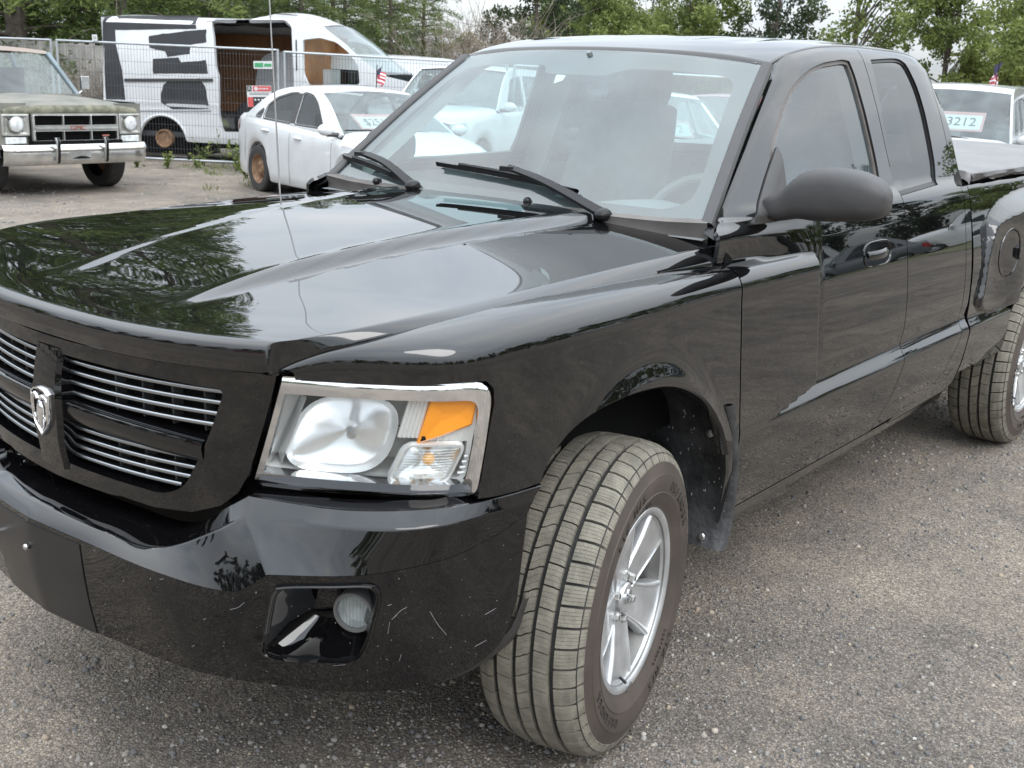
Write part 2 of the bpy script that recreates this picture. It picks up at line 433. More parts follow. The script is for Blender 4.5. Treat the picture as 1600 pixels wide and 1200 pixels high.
MT['windshield'] = glass('windshield_glass', film=.07, ior=2.0, tint=(.72, .84, .83), filmcol=(.54, .66, .68))
MT['side_glass'] = glass('side_glass', film=.03, ior=1.95, tint=(.68, .80, .81), filmcol=(.5, .62, .66))
MT['privacy_glass'] = glass('privacy_glass', film=.02, ior=1.75, tint=(.05, .055, .06))
MT['clear_lens'] = glass('clear_lens', film=.012, ior=1.45, tint=(.96, .97, .97))
MT['frit'] = mat('black_frit', (.01, .01, .011), .4)
MT['seat'] = mat('grey_seat_cloth', (.17, .18, .195), .85, var=.15, vscale=20)
MT['dash'] = mat('grey_dashboard', (.19, .20, .205), .6, var=.08, vscale=10)
MT['headliner'] = mat('headliner', (.35, .35, .34), .9)
MT['vinyl'] = mat('grey_vinyl', (.12, .115, .115), .42, var=.2, vscale=5, bump=.4, bscale=14)
MT['vinyl_edge'] = mat('vinyl_edge', (.035, .033, .033), .45, var=.2, vscale=9, bump=.3, bscale=30)
MT['amber'] = mat('amber_plastic', (.95, .33, .01), .18, coat=.6)
MT['bulb'] = mat('amber_bulb', (.9, .42, .05), .1, coat=1.)
MT['reflector'] = mat('reflector', (.80, .81, .81), .24, metal=.75)
MT['silver_plastic'] = mat('silver_plastic', (.74, .74, .72), .28, metal=.35)
MT['barrel'] = mat('shaded_barrel', (.20, .195, .185), .5, metal=.4, var=.3, vscale=9)  # recess shade put into the colour: darker than the rim alloy
MT['fog_ring'] = mat('fog_ring', (.10, .10, .10), .3, coat=.5)
MT['fog_bowl'] = mat('fog_bowl', (.34, .36, .36), .35, metal=.4)
MT['steel_bolt'] = mat('steel_bolt', (.6, .6, .6), .35, metal=1.)
MT['underbody'] = mat('underbody', (.02, .019, .018), .8, var=.3, vscale=12)
MT['white_scratch'] = mat('scratch', (.26, .26, .27), .7)

# ------------------------------------------------------------------ the black pickup truck
TRUCK = thing('pickup_truck', 'glossy black extended cab pickup truck parked on gravel in the foreground', 'pickup truck')
_cab = lin1([(.36,.80),(.40,.835),(.44,.862),(.50,.882),(.56,.897),(.64,.908),(.688,.912),(.694,.911),(.737,.882),(.748,.8835),(.80,.890),(.86,.889),(.92,.885),(.98,.878),(1.04,.869),(1.10,.858),(1.16,.847),(1.20,.837),(1.225,.829),(1.245,.818),(1.258,.805),(1.268,.793),(1.29,.785),(1.31,.777),(1.51,.704),(1.62,.659),(1.68,.631),(1.705,.612),(1.722,.588),(1.736,.55)], .006)
_cabf = lin1([(.36,.80),(.40,.835),(.44,.862),(.50,.882),(.56,.897),(.64,.908),(.688,.912),(.74,.86),(.80,.82),(1.0,.80),(1.128,.797),(1.196,.803),(1.212,.79),(1.225,.768),(1.31,.735),(1.51,.668),(1.62,.630),(1.68,.610),(1.705,.60),(1.722,.588),(1.736,.55)], .006)
ZTOP = curve1([(-1.0,1.625),(-1.07,1.645),(-1.144,1.667),(-1.209,1.682),(-1.33,1.701),(-1.466,1.713),(-1.70,1.721),(-1.95,1.721),(-2.15,1.716),(-2.25,1.706),(-2.32,1.686),(-2.365,1.655)])
_pil = lin1([(1.0,.835),(1.222,.760),(1.31,.7305),(1.60,.633),(1.645,.612),(1.675,.597),(1.72,.590),(1.74,.588)], .006)
xpil = lambda z: -.532 - (np.asarray(z, float) - 1.222) * 1.273 - .006
# fender section at station x: seam (ys, zs), crest level zc, half width Y
F_ys = curve1([(.828,.636),(.81,.655),(.77,.695),(.72,.733),(.6,.775),(.45,.795),(.25,.80),(0,.80),(-.2,.80),(-.48,.798)])
F_zs = curve1([(.828,1.052),(.81,1.066),(.77,1.088),(.72,1.104),(.6,1.124),(.45,1.137),(.25,1.142),(0,1.142),(-.2,1.14),(-.48,1.13)])
F_Y = curve1([(.828,.640),(.81,.664),(.77,.712),(.735,.757),(.68,.818),(.62,.868),(.55,.893),(.45,.903),(.3,.908),(.1,.905),(-.1,.898),(-.3,.888),(-.48,.880)])
F_zc = curve1([(.828,1.044),(.77,1.05),(.68,1.055),(.5,1.055),(.2,1.055),(-.2,1.055),(-.48,1.055)])
F_lean = curve1([(.55,0),(.2,.05),(-.48,.085)])
ARCH = spl([(.372,.50),(.385,.62),(.390,.72),(.384,.80),(.350,.846),(.29,.885),(.21,.909),(.12,.920),(.03,.920),(-.06,.911),(-.14,.893),(-.22,.862),(-.29,.822),(-.345,.772),(-.385,.72),(-.41,.66)], 60)
def F_side(x, d):
    """fender side, d metres below the crest"""
    z = F_zc(x) - d
    y = F_Y(x) + F_lean(x) * d - .10 * np.maximum(0, d - .42) ** 1.5
    r = np.sqrt(((x - .0) / .405) ** 2 + (np.maximum(z, .5) - .5) ** 2 / .42 ** 2)   # ~1 on the arch edge
    return y + .012 * np.exp(-((r - 1.0) / .10) ** 2) * ss(.62, .45, x)
def fender_f(x, a):
    """a in 0..1 from the hood seam to the crest, then 1 + metres down the side"""
    x = np.asarray(x, float); a = np.asarray(a, float)
    t = np.clip(a / .25, 0, 1) * math.pi / 2
    ys, zs, Y, zc = F_ys(x), F_zs(x), F_Y(x), F_zc(x)
    p = 2 / 2.7
    sn = np.abs(np.sin(t)) ** p; cs = np.abs(np.cos(t)) ** p
    yt = ys + (Y - ys) * sn; zt = zc + (zs - zc) * cs
    d = np.maximum(0, a - .25)
    s = a > .25
    return np.stack([x, np.where(s, F_side(x, d), yt), np.where(s, zc - d, zt)], -1)
# side profile of the fender at the door seam, carried on into the door as a bulge
_aa = np.linspace(0, .75, 400); _fp = fender_f(np.full(400, -.48), _aa)
_ok = np.argsort(_fp[:, 2]); _bz, _by = _fp[_ok, 2], _fp[_ok, 1]
def side_y(x, z):
    x = np.asarray(x, float); z = np.asarray(z, float)
    w = ss(-.50, -1.02, x)
    # greenhouse narrows only close to the windshield pillar
    wg = ss(0, .15, xpil(z) - x); kz = ss(1.20, 1.27, z); w = w * (1 - kz) + wg * kz
    zt_ = ZTOP(x); z2 = z + (1.722 - zt_) * ss(1.42, zt_, z)
    pf = np.where(z > 1.235, _pil(z), _cabf(z)); base = pf * (1 - w) + _cab(z2) * w
    led = _cab(z)
    zl = np.interp(x, [-.97, -.62], [.738, .692])
    bul = np.interp(z, _bz, _by, left=.9, right=-1.)
    bul = np.where(z < .70, np.maximum(bul, _cab(z) - .002), bul)
    bul = bul - .06 * ss(-.955, -1.0, x) - .05 * ss(zl + .006, zl - .016, z)
    low = np.where(z < .74, led, -1)
    base = np.where(z < .74, np.maximum(base, low), base)
    k = .004
    return np.maximum(base, bul) + k * np.exp(-np.abs(base - bul) / k) * .5
def side_f(x, z): return np.stack([np.asarray(x, float), side_y(x, z), np.asarray(z, float)], -1)
def onside(u, v, fy=side_y, y0=.85):
    y = y0
    for _ in range(25):
        p = at(u, v, y=y); y = .5 * y + .5 * float(fy(p[0], p[2]))
    return (p[0], p[2])

_bed = lin1([(.44,.86),(.50,.882),(.56,.897),(.64,.907),(.688,.911),(.695,.910),(.735,.890),(.78,.892),(.88,.889),(.94,.885),(1.0,.877),(1.05,.868),(1.1,.857),(1.16,.845),(1.2,.834),(1.235,.820),(1.25,.810),(1.262,.792),(1.268,.76)], .005)
_bs = lambda x, z: float(_bed(z))
FL = spl([(-2.66,.72)] + [onside(u, v, _bs) for u, v in ((1525,480),(1533,440),(1539,400),(1542,362),(1541,345),(1546,331),(1560,314),(1582,300),(1602,291))] + [(-2.95,1.205),(-3.335,1.215),(-3.75,1.20),(-4.0,1.14),(-4.12,1.0),(-4.16,.8),(-4.17,.72)], 60)
def bed_y(x, z):
    x = np.asarray(x, float); z = np.asarray(z, float); y = _bed(z)
    P = np.stack([x.ravel(), z.ravel()], 1); d = segdist(P, FL)
    ins = inpoly(P, FL); d = np.where(ins, d, -d).reshape(x.shape)
    k = ss(-2.55, -2.95, x); fl = np.maximum(y + .014 + .022 * k, .900 + .032 * k) + .006 * ss(1.0, .75, z)
    w = ss(-.004, .012 + .055 * ss(1.02, 1.14, z), d)
    low = np.where(z < .735, _bed(z), -1)
    return np.maximum(y * (1 - w) + fl * w, low)
def bed_f(x, z): return np.stack([np.asarray(x, float), bed_y(x, z), np.asarray(z, float)], -1)
# --- side panels, left ones from the photograph, right ones mirrored
xs_rear = curve1([(.44,-1.545),(.5,-1.58),(.6,-1.64),(.7,-1.675),(.80,-1.685),(1.3,-1.685),(1.8,-1.685)])     # front/rear door seam
xb_rear = curve1([(.455,-1.72),(.473,-1.84),(.50,-2.02),(.534,-2.13),(.6,-2.205),(.68,-2.265),(.74,-2.292),(.85,-2.295),(1.8,-2.295)])
def xa(z): return -.482 - 1.335 * np.maximum(0, np.asarray(z) - 1.215) ** 1.02   # door edge along the windshield pillar
g = .0045
zz = lambda a, b, n=20: np.linspace(a, b, n)
belt = 1.262
# window openings (from the photograph, carried onto the door surface)
wf = [onside(u, v) for u, v in ((1209,262),(1212,228),(1237,150),(1262,119),(1287,105),(1306,101),(1319,99),(1327,101),(1333,116),(1350,175),(1367,250),(1374,290),(1290,306),(1214,316))]
wf = [(x, z) for x, z in wf]
wr = [onside(u, v) for u, v in ((1362,96),(1400,94),(1411,98),(1418,106),(1437,150),(1459,250),(1463,286),(1405,303),(1381,203))]
WF = [tuple(p) for p in spl(wf[:8], 30)] + [tuple(p) for p in spl(wf[7:12], 22)][1:] + wf[12:]
WR = [tuple(p) for p in spl(wr[:7], 34)] + [wr[7]]
def scale_poly(P, d):
    """offset a clockwise or counter-clockwise outline by d (positive grows)"""
    P = np.array(P); n = len(P); a = 0
    for i in range(n): a += P[i-1][0] * P[i][1] - P[i][0] * P[i-1][1]
    sgn = 1 if a > 0 else -1; out = []
    for i in range(n):
        e1 = P[i] - P[i-1]; e2 = P[(i+1) % n] - P[i]
        n1 = np.array([e1[1], -e1[0]]) / (np.linalg.norm(e1) + 1e-9); n2 = np.array([e2[1], -e2[0]]) / (np.linalg.norm(e2) + 1e-9)
        m = n1 + n2; m /= max(.5, (m @ m) / 2 + 1e-9) ; out.append(tuple(P[i] + sgn * d * m))
    return out
ztop = 1.722
def fd_outline():
    o = [(-.482 - g/2, .66), (-.482 - g/2, 1.13), (-.482 - g/2, 1.195), (-.492, 1.215)]
    pl = lambda x, z: float(_pil(z))
    o += [onside(u, v, pl, .7) for u, v in ((1121,345),(1128,326),(1140,295),(1152,264),(1165,232),(1177,200),(1190,167),(1201,139),(1210,115))]
    o += [(x, float(ZTOP(x)) - .003) for x in np.linspace(-1.09, -1.685, 14)[:-1]]
    o += [(-1.685 + g/2, float(ZTOP(-1.685)) - .003)] + [(float(xs_rear(z)) + g/2, z) for z in zz(1.3, .452, 26)]
    return o + [(-1.0, .452), (-.50, .452), (-.482 - g/2, .47)]
def rd_outline():
    o = [(float(xs_rear(z)) - g/2, z) for z in zz(.456, 1.3, 26)] + [(x, float(ZTOP(x)) - .003) for x in np.linspace(-1.685 - g/2, -2.293, 14)]
    return o + [(float(xb_rear(z)) + g/2, z) for z in zz(1.5, .46, 44)]
def cc_outline():
    o = [(float(xb_rear(z)) - g/2, z) for z in zz(.46, 1.64, 50)] + [(x, float(ZTOP(x)) - .003) for x in (-2.2975, -2.32, -2.345, -2.362)] + [(-2.362, 1.5), (-2.362, .47), (-2.30, .44), (-1.72, .44)]
    return o
def fender_panel(mirror):
    f = fender_f
    # lower outline in (x, a): headlight, bumper top, arch, door seam
    def a_of(x, z): return .25 + float(F_zc(x)) - z
    o = [(.826, .0), (.6, 0), (.3, 0), (0, 0), (-.25, 0), (-.478, 0), (-.478, .10), (-.478, .25), (-.478, a_of(-.478, .69)), (-.43, a_of(-.43, .69))]
    A = [p for p in ARCH if p[1] > .69][::-1]
    A = [p for p in A if not (p[0] > .3 and p[1] < .78)]
    o += [(x, a_of(x, z)) for x, z in A]
    o += [(.45, a_of(.45, .792)), (.51, a_of(.51, .795)), (.556, a_of(.556, .80))]
    o += [(.537, a_of(.537, .92)), (.524, a_of(.524, .985)), (.526, a_of(.526, 1.015)), (.545, a_of(.545, 1.033)), (.58, a_of(.58, 1.036))]
    o += [(x, a_of(x, z)) for x, z in ((.62, 1.036), (.68, 1.036), (.735, 1.037), (.78, 1.038), (.81, 1.038))]
    return trim('fender', f, o, h=.014, mt=MT['black_paint'], parent=TRUCK, mirror=mirror, skirt=.016)
def arch_lip(pts, fy, name, depth=.03, mirror=False, mt='black_paint'):
    P = np.array(pts); y = fy(P[:, 0], P[:, 1]); c = np.array([P[:, 0].mean(), P[:, 1].min() - .1])
    d = P - c; d /= np.linalg.norm(d, axis=1)[:, None]
    rows = []
    for off, iny in ((0, 0), (.004, .003), (.008, .010), (.008, depth)):
        Q = P - d * off * 1.0; rows.append(np.stack([Q[:, 0], y - iny, Q[:, 1]], 1))
    return loft(name, rows, MT[mt], TRUCK, mirror=mirror)
def fside_z(x, z): return F_side(x, F_zc(x) - z)
for mir in (False, True):
    fender_panel(mir)
    tri = trim('front_door', side_f, fd_outline(), [scale_poly(WF, .012)], h=.0075, mt=MT['black_paint'], parent=TRUCK, mirror=mir, hole_skirt=.022)
    trim('rear_door', side_f, rd_outline(), [scale_poly(WR, .006)], h=.016, mt=MT['black_paint'], parent=TRUCK, mirror=mir, hole_skirt=.018)
    trim('cab_corner', side_f, cc_outline(), h=.02, mt=MT['black_paint'], parent=TRUCK, mirror=mir)
    # rocker panel under the doors
    rk = [(x, z) for x, z in ((-.50, .447), (-1.2, .447), (-1.715, .447), (-1.73, .436), (-2.30, .434), (-2.362, .40), (-2.0, .385), (-.50, .385))]
    trim('rocker_panel', side_f, rk, h=.03, mt=MT['black_paint'], parent=TRUCK, mirror=mir)
    # window seals and panes
    def inset(dy):
        return lambda x, z: side_f(x, z) - np.array([0, dy, 0])
    trim('window_seal', inset(.008), scale_poly(WF, .0125), [scale_poly(WF, -.002)], h=.012, mt=MT['seal'], parent=TRUCK, mirror=mir, skirt=.012)
    trim('window_pane', inset(.014), scale_poly(WF, .004), h=.03, mt=MT['side_glass'], parent=TRUCK, mirror=mir, skirt=0)
    trim('rear_window_seal', inset(.007), scale_poly(WR, .0065), [scale_poly(WR, -.006)], h=.012, mt=MT['rubber'], parent=TRUCK, mirror=mir, skirt=.012)
    trim('rear_window_pane', inset(.010), scale_poly(WR, .0), h=.03, mt=MT['privacy_glass'], parent=TRUCK, mirror=mir, skirt=0)
    arch_lip([p for i, p in enumerate(ARCH) if p[1] > (.655 if i > 30 else .80)], fside_z, 'wheel_arch_lip', mirror=mir)
    # cargo bed side with the flared rear fender
    RA = spl([(-2.95,.50),(-2.925,.62),(-2.91,.72),(-2.925,.80),(-2.98,.875),(-3.08,.93),(-3.2,.955),(-3.335,.962),(-3.47,.955),(-3.59,.93),(-3.69,.875),(-3.745,.80),(-3.76,.72),(-3.77,.62),(-3.78,.54)], 60)
    bo = [(-2.378, .512), (-2.378, .70), (-2.378, 1.262), (-3.2, 1.262), (-4.55, 1.262), (-4.55, .62), (-4.5, .56)] + [tuple(p) for p in RA[::-1]] + [(-2.9, .505)]
    fuel = [(-2.735 + .098 * math.cos(t), .958 + .098 * math.sin(t)) for t in np.linspace(0, 2*math.pi, 40, endpoint=False)]
    trim('bed_side', bed_f, bo, [fuel] if not mir else [], h=.010 if not mir else .02, mt=MT['black_paint'], parent=TRUCK, mirror=mir)
    arch_lip(RA, bed_y, 'wheel_arch_lip', mirror=mir)
    if not mir:
        fd = trim('fuel_door', bed_f, scale_poly(fuel, -.005), h=.017, mt=MT['black_paint'], parent=TRUCK)
        fz = MB(); fz.grid([[(p[0], float(bed_y(p[0], p[1])) + dy, p[1]) for p in scale_poly(fuel, s_)] for s_, dy in ((-.004, -.006), (-.001, .0025), (.004, .003), (.006, -.001))], closed=True)
        fz.build('fuel_door_rim', MT['black_paint'], fd)
        k = MB(); c = np.array(bed_f(-2.815, .955)); k.prism([(-.016, -.03), (.012, -.018), (.012, .018), (-.016, .03)], -.004, .014); k.V = [tuple(np.array(v) + c) for v in k.V]
        k.build('fuel_door_tab', MT['black_paint'], fd)

# --- hood
H_xc = curve1([(0,.915),(1,.9195),(2,.9150),(2.4,.902),(3,.872),(4,.75),(5,.60),(6,.40),(7,.15),(8,-.10),(9,-.35),(10,-.495)])
H_zc = curve1([(0,1.024),(1,1.050),(2,1.074),(2.4,1.083),(3,1.088),(4,1.101),(5,1.128),(6,1.160),(7,1.19),(8,1.208),(9,1.218),(10,1.220)])
H_xe = curve1([(0,.838),(1,.845),(2,.842),(2.4,.830),(3,.797),(4,.70),(5,.56),(6,.38),(7,.14),(8,-.13),(9,-.40),(10,-.565)])
H_ye = curve1([(0,.632),(1,.626),(2,.622),(2.4,.630),(3,.662),(4,.72),(5,.748),(6,.758),(7,.760),(8,.760),(9,.760),(10,.760)])
H_ze = curve1([(0,1.050),(1,1.074),(2,1.097),(2.4,1.105),(3,1.112),(4,1.130),(5,1.145),(6,1.155),(7,1.164),(8,1.173),(9,1.180),(10,1.182)])
ridge_y = curve1([(.86,.225),(.735,.235),(.5,.265),(.1,.325),(-.35,.385),(-.6,.41)])
def hood_pt(t, b):
    """t 0..10 front to rear, b 0..1 centre to crease, 1..1.3 down the side face to the seam"""
    bb = min(b, 1.); e = bb ** 2
    x = H_xc(t) + (H_xe(t) - H_xc(t)) * (bb ** 2.4); y = bb * H_ye(t)
    z = H_zc(t) + (H_ze(t) - H_zc(t)) * bb ** 2 + .012 * (1 - bb ** 2) * ss(3, 5, t) * 0
    hgt = .017 * ss(.80, .45, x)
    yr = ridge_y(x)
    z = z - hgt * ss(yr - .012, yr + .030, y) + hgt * .55 + .006 * ss(.80, .6, x) * np.exp(-((y - yr + .010) / .016) ** 2)
    if b > 1:
        k = (b - 1) / .3; xs = float(x); q = min(1., k)
        ys_, zs_ = float(F_ys(xs)) - .004, float(F_zs(xs)) - .001
        if t < 2.5: ys_ = max(ys_ , float(y) + .002); 
        r = .16
        y = y + (ys_ - y) * (q ** .75); z = z + (zs_ - z) * (q ** 1.35)
        x = x - .0 * q
    return (float(x), float(y), float(z))
hb = [0] + [i / 40 for i in range(1, 37)] + [.92, .94, .955, .97, .98, .99, 1.0, 1.006, 1.014, 1.025, 1.04, 1.065, 1.1, 1.14, 1.19, 1.24, 1.3]
ht = list(np.linspace(0, 3, 40)) + list(np.linspace(3, 10, 84))[1:]
rows = [[hood_pt(t, b) for b in hb] for t in ht]
# hem
first = [(p[0] - .004, p[1], p[2] - .004) for p in rows[0]]; first2 = [(p[0] - .03, p[1] * .985, p[2] - .006) for p in rows[0]]
last = [(p[0] - .003, p[1], p[2] - .004) for p in rows[-1]]; last2 = [(p[0] + .02, p[1], p[2] - .02) for p in rows[-1]]
rows = [first2, first] + rows + [last, last2]
rows = [r + [(r[-1][0], r[-1][1] - .001, r[-1][2] - .004), (r[-1][0], r[-1][1] - .02, r[-1][2] - .006)] for r in rows]
loft('hood', rows, MT['black_paint'], TRUCK, both=True, sharp=50)

# --- windshield, roof, pillars
WB_L = [(-.532, .742, 1.222), (-.515, .70, 1.212)]       # lower corner
wb = spl([(-.532,.740,1.222),(-.515,.60,1.214),(-.500,.40,1.212),(-.493,.20,1.212),(-.490,0,1.212)], 24)
wt = spl([(-1.064,.600,1.640),(-1.050,.50,1.652),(-1.030,.35,1.665),(-1.018,.18,1.672),(-1.013,0,1.674)], 24)
def ws_pt(i, s, lift=0.):
    a, b = wb[i], wt[i]; p = a * (1 - s) + b * s
    n = np.array([.60, 0, .80]); k = 1 - (p[1] / .75) ** 2
    return p + n * (.022 * math.sin(math.pi * s) * (.3 + .7 * k) + lift)
def ws_f(a, b):
    """a across 1 (left) .. -1, b 0..1 up"""
    a = np.asarray(a, float); b = np.asarray(b, float)
    s = (1 - np.abs(a)) * 23; i = np.clip(s.astype(int), 0, 22); t = (s - i)[..., None]
    B = wb[i] * (1 - t) + wb[i + 1] * t; T = wt[i] * (1 - t) + wt[i + 1] * t
    p = B * (1 - b[..., None]) + T * b[..., None]
    k = 1 - (p[..., 1] / .75) ** 2
    p = p + np.array([.60, 0, .80]) * (.022 * np.sin(math.pi * b) * (.3 + .7 * k))[..., None]
    return p * np.stack([np.ones_like(a), np.sign(a + 1e-9), np.ones_like(a)], -1)
def inv(f, pix, ua, ub, n=160):
    """parameters of the surface point seen at each photo position"""
    A, B = np.meshgrid(np.linspace(*ua, n), np.linspace(*ub, n), indexing='ij'); Q = project(f(A, B)); out = []
    for p in pix:
        d = ((Q - np.array(p)) ** 2).sum(-1); i = np.unravel_index(d.argmin(), d.shape); a, b = A[i], B[i]
        for _ in range(6):
            e = 1e-4; q0 = project(f(np.array(a), np.array(b))); J = np.stack([(project(f(np.array(a + e), np.array(b))) - q0) / e, (project(f(np.array(a), np.array(b + e))) - q0) / e], 1)
            da, db = np.linalg.lstsq(J, np.array(p) - q0, rcond=None)[0]
            a = float(np.clip(a + np.clip(da, -.05, .05), ua[0], ua[1])); b = float(np.clip(b + np.clip(db, -.05, .05), ub[0], ub[1]))
        out.append((a, b))
    return out
# trim works in a metric parameter space: scale a by .68, b by .68
wsm = lambda a, b: ws_f(np.asarray(a) / .68, np.asarray(b) / .68)
trim('windshield', wsm, [(-.672, .006), (.672, .006), (.672, .674), (-.672, .674)], h=.03, out=(.6, 0, .8), mt=MT['windshield'], parent=TRUCK, skirt=0)
clear = [(-.595,.075),(-.55,.052),(-.3,.052),(0,.052),(.3,.052),(.55,.052),(.605,.085),(.615,.15),(.595,.56),(.575,.592),(.53,.602),(.22,.592),(.17,.575),(.14,.552),(.10,.548),(-.08,.548),(-.13,.552),(-.15,.585),(-.18,.598),(-.53,.602),(-.575,.592),(-.60,.54),(-.615,.15)]
trim('windshield_frit', lambda a, b: wsm(a, b) - np.array([.6, 0, .8]) * .004, [(-.672,.006),(.672,.006),(.672,.674),(-.672,.674)], [rounded(clear, .03)], h=.04, out=(.6, 0, .8), mt=MT['frit'], parent=TRUCK, skirt=0)
# roof
R_top = curve1([(-1.02,1.682),(-1.10,1.700),(-1.25,1.722),(-1.45,1.738),(-1.7,1.746),(-2.0,1.745),(-2.25,1.736),(-2.33,1.726),(-2.365,1.70)])
def roof_pt(s, b):
    """s 0..1 front to rear, b 0..1 centre to edge"""
    yf = .605; ye = .588
    xfront = wt[int(round((1 - b) * 23))][0] if b <= 1 else wt[0][0]
    xf = -1.020 - (.060) * b ** 2; x = xf + (-2.365 - xf) * s
    y = b * .592
    z0 = R_top(x + .060 * b ** 2 * (1 - s))
    ze = float(ZTOP(x)); z = float(z0) - max(0, float(z0) - ze) * (.42 * b ** 2 + .58 * b ** 7)
    # pressed beads along the roof
    if .10 < s < .95:
        w = float(ss(.10, .2, s) * ss(.95, .85, s))
        for yb in (.0, .2, .40): z -= .0045 * w * math.exp(-((y - yb) / .035) ** 2)
    return (x, y, z)
rb = [i / 30 for i in range(28)] + [.93, .955, .975, .99, 1.0]; rs = [0, .006, .015, .03, .05, .08] + list(np.linspace(.11, .9, 30)) + [.93, .95, .97, .985, 1.]
rows = [[roof_pt(s, b) for b in rb] for s in rs]
rows = [[(p[0] + .012, p[1], p[2] - .016) for p in rows[0]], [(p[0] + .006, p[1], p[2] - .005) for p in rows[0]]] + rows + [[(p[0] - .004, p[1], p[2] - .03) for p in rows[-1]]]
rows = [r + [(r[-1][0], r[-1][1] + .003, r[-1][2] - .004), (r[-1][0], r[-1][1] + .003, r[-1][2] - .02)] for r in rows]
loft('roof', rows, MT['black_paint'], TRUCK, both=True, sharp=60)
# dark trim strips that edge the windshield
for sg in (1, -1):
    st = MB(); a = [ws_f(np.array(sg * .994), np.array(b)) for b in np.linspace(0, 1, 16)]
    rows = []
    for k, (dy, dn) in enumerate(((-.020, .004), (-.016, .009), (.004, .011), (.014, .008), (.018, -.004))):
        rows.append([p + np.array([0, sg * dy, 0]) + np.array([.6, 0, .8]) * dn for p in a])
    st.grid(rows); st.build('windshield_trim', MT['trim_plastic'], TRUCK)
# back wall of the cab with the rear window
bw = [(y, z) for y, z in ((-.80,.95),(.80,.95),(.80,1.24),(.76,1.30),(.62,1.66),(.57,1.70),(-.57,1.70),(-.62,1.66),(-.76,1.30),(-.80,1.24))]
bwf = lambda y, z: np.stack([-2.335 - .02 * (1 - (np.asarray(y) / .8) ** 2) + .04 * (np.asarray(z) - 1.2), np.asarray(y, float), np.asarray(z, float)], -1)
rw = rounded([(-.68,1.285),(.68,1.285),(.56,1.625),(-.56,1.625)], .06)
trim('cab_back_wall', bwf, bw, [rw], h=.05, out=(-1, 0, 0), mt=MT['black_paint'], parent=TRUCK, skirt=.03)
trim('back_window', lambda y, z: bwf(y, z) + np.array([.006, 0, 0]), scale_poly(rw, .008), h=.08, out=(-1, 0, 0), mt=MT['side_glass'], parent=TRUCK, skirt=0)
# ------------------------------------------------------------------ truck: front end
def mirror_tree(o, parent):
    me = o.data.copy(); me.transform(Matrix.Diagonal((1, -1, 1, 1))); me.flip_normals()
    c = bpy.data.objects.new(o.name.split('.')[0], me); COL.objects.link(c); c.parent = parent
    for md in o.modifiers:
        n = c.modifiers.new(md.name, md.type)
        for k in ('width', 'segments', 'limit_method', 'angle_limit', 'thickness', 'offset'):
            if hasattr(md, k): setattr(n, k, getattr(md, k))
    for ch in list(o.children): mirror_tree(ch, c)
    return c
gx = lambda y: .918 - .30 * np.asarray(y, float) ** 2
gf = lambda y, z: np.stack([gx(y) - .012 * (np.asarray(z) - .87), np.asarray(y, float), np.asarray(z, float)], -1)
gp = lambda u, v: inv(gf, [(u, v)], (-.05, .68), (.70, 1.07), 90)[0]
half = [gp(u, v) for u, v in ((432,586),(427,610),(415,655),(400,705),(388,742),(372,770),(345,790),(300,800),(240,792),(190,775))]
zt = lambda y: 1.021 + .022 * (y / .6) ** 2
rt_ = [(y, zt(y)) for y in np.linspace(0, half[0][0] - .01, 14)]
out_h = rt_ + half + [(.20, half[-1][1] - .004), (0, half[-1][1] - .008)]
outl = out_h + [(-y, z) for y, z in out_h[::-1]]
outl = [p for i, p in enumerate(outl) if i == 0 or np.hypot(p[0] - outl[i-1][0], p[1] - outl[i-1][1]) > 1e-4]
if np.hypot(outl[0][0] - outl[-1][0], outl[0][1] - outl[-1][1]) < 1e-4: outl.pop()
hole = rounded([(.497,.990),(.455,.878),(.398,.775),(.345,.750),(-.345,.750),(-.398,.775),(-.455,.878),(-.497,.990)], [.016,.05,.03,.03,.03,.03,.05,.016])
grille = trim('grille', gf, outl, [hole], h=.016, mt=MT['gloss_black'], parent=TRUCK, out=(1, 0, 0), skirt=.03, hole_skirt=.055)
bk = MB(); bk.grid([[tuple(gf(y, z) - np.array([.062, 0, 0])) for y in np.linspace(-.52, .52, 21)] for z in (.735, .87, 1.0)]); bk.build('grille_backing', MT['dark'], grille)
# upright webs behind the slats, thin and dark
wb_ = MB()
for y in (-.42, -.34, -.26, -.18, .18, .26, .34, .42):
    for z0, z1 in ((.89, .985), (.757, .837)):
        if abs(y) > .36 and z0 < .8: continue
        wb_.box((float(gx(y)) - .045, y, (z0 + z1) / 2), (.024, .004, z1 - z0))
wb_.build('grille_web', MT['trim_plastic'], grille)['kind'] = 'stuff'
yedge = lambda z: np.interp(z, [.750, .775, .878, .990], [.34, .393, .450, .492])
for z in (.973, .950, .927, .904, .829, .808, .787, .766):
    for sg in (1, -1):
        m = MB(); ys = np.linspace(.052, yedge(z) - .002, 22) * sg
        sec = [(-.036, -.0035), (-.018, -.0045), (-.0165, -.004), (-.015, 0), (-.0165, .0035), (-.018, .004), (-.036, .001)]
        if z == .829: pass
        m.grid([[(float(gx(y)) + dx, y, z + dz + .010 * (abs(y) / .5) ** 2) for dx, dz in sec] for y in ys])
        m.build('slat', MT['slat'], grille, sharp=50)
for sg in (1, -1):
    m = MB(); ys = np.linspace(.045, .447, 20) * sg
    sec = [(-.05, .026), (.004, .025), (.012, .020), (.016, .008), (.013, -.010), (.006, -.022), (-.05, -.027)]
    m.grid([[(float(gx(y)) + dx - .010, y, .865 + dz - .008 * (abs(y) / .45) ** 2) for dx, dz in sec] for y in ys]); m.build('grille_crossbar', MT['gloss_black'], grille, sharp=35)
m = MB()
zs_ = [(.735, .055, .012), (.78, .052, .018), (.81, .056, .022), (.835, .060, .024), (.895, .060, .024), (.918, .054, .020), (.95, .052, .016), (1.0, .054, .004)]
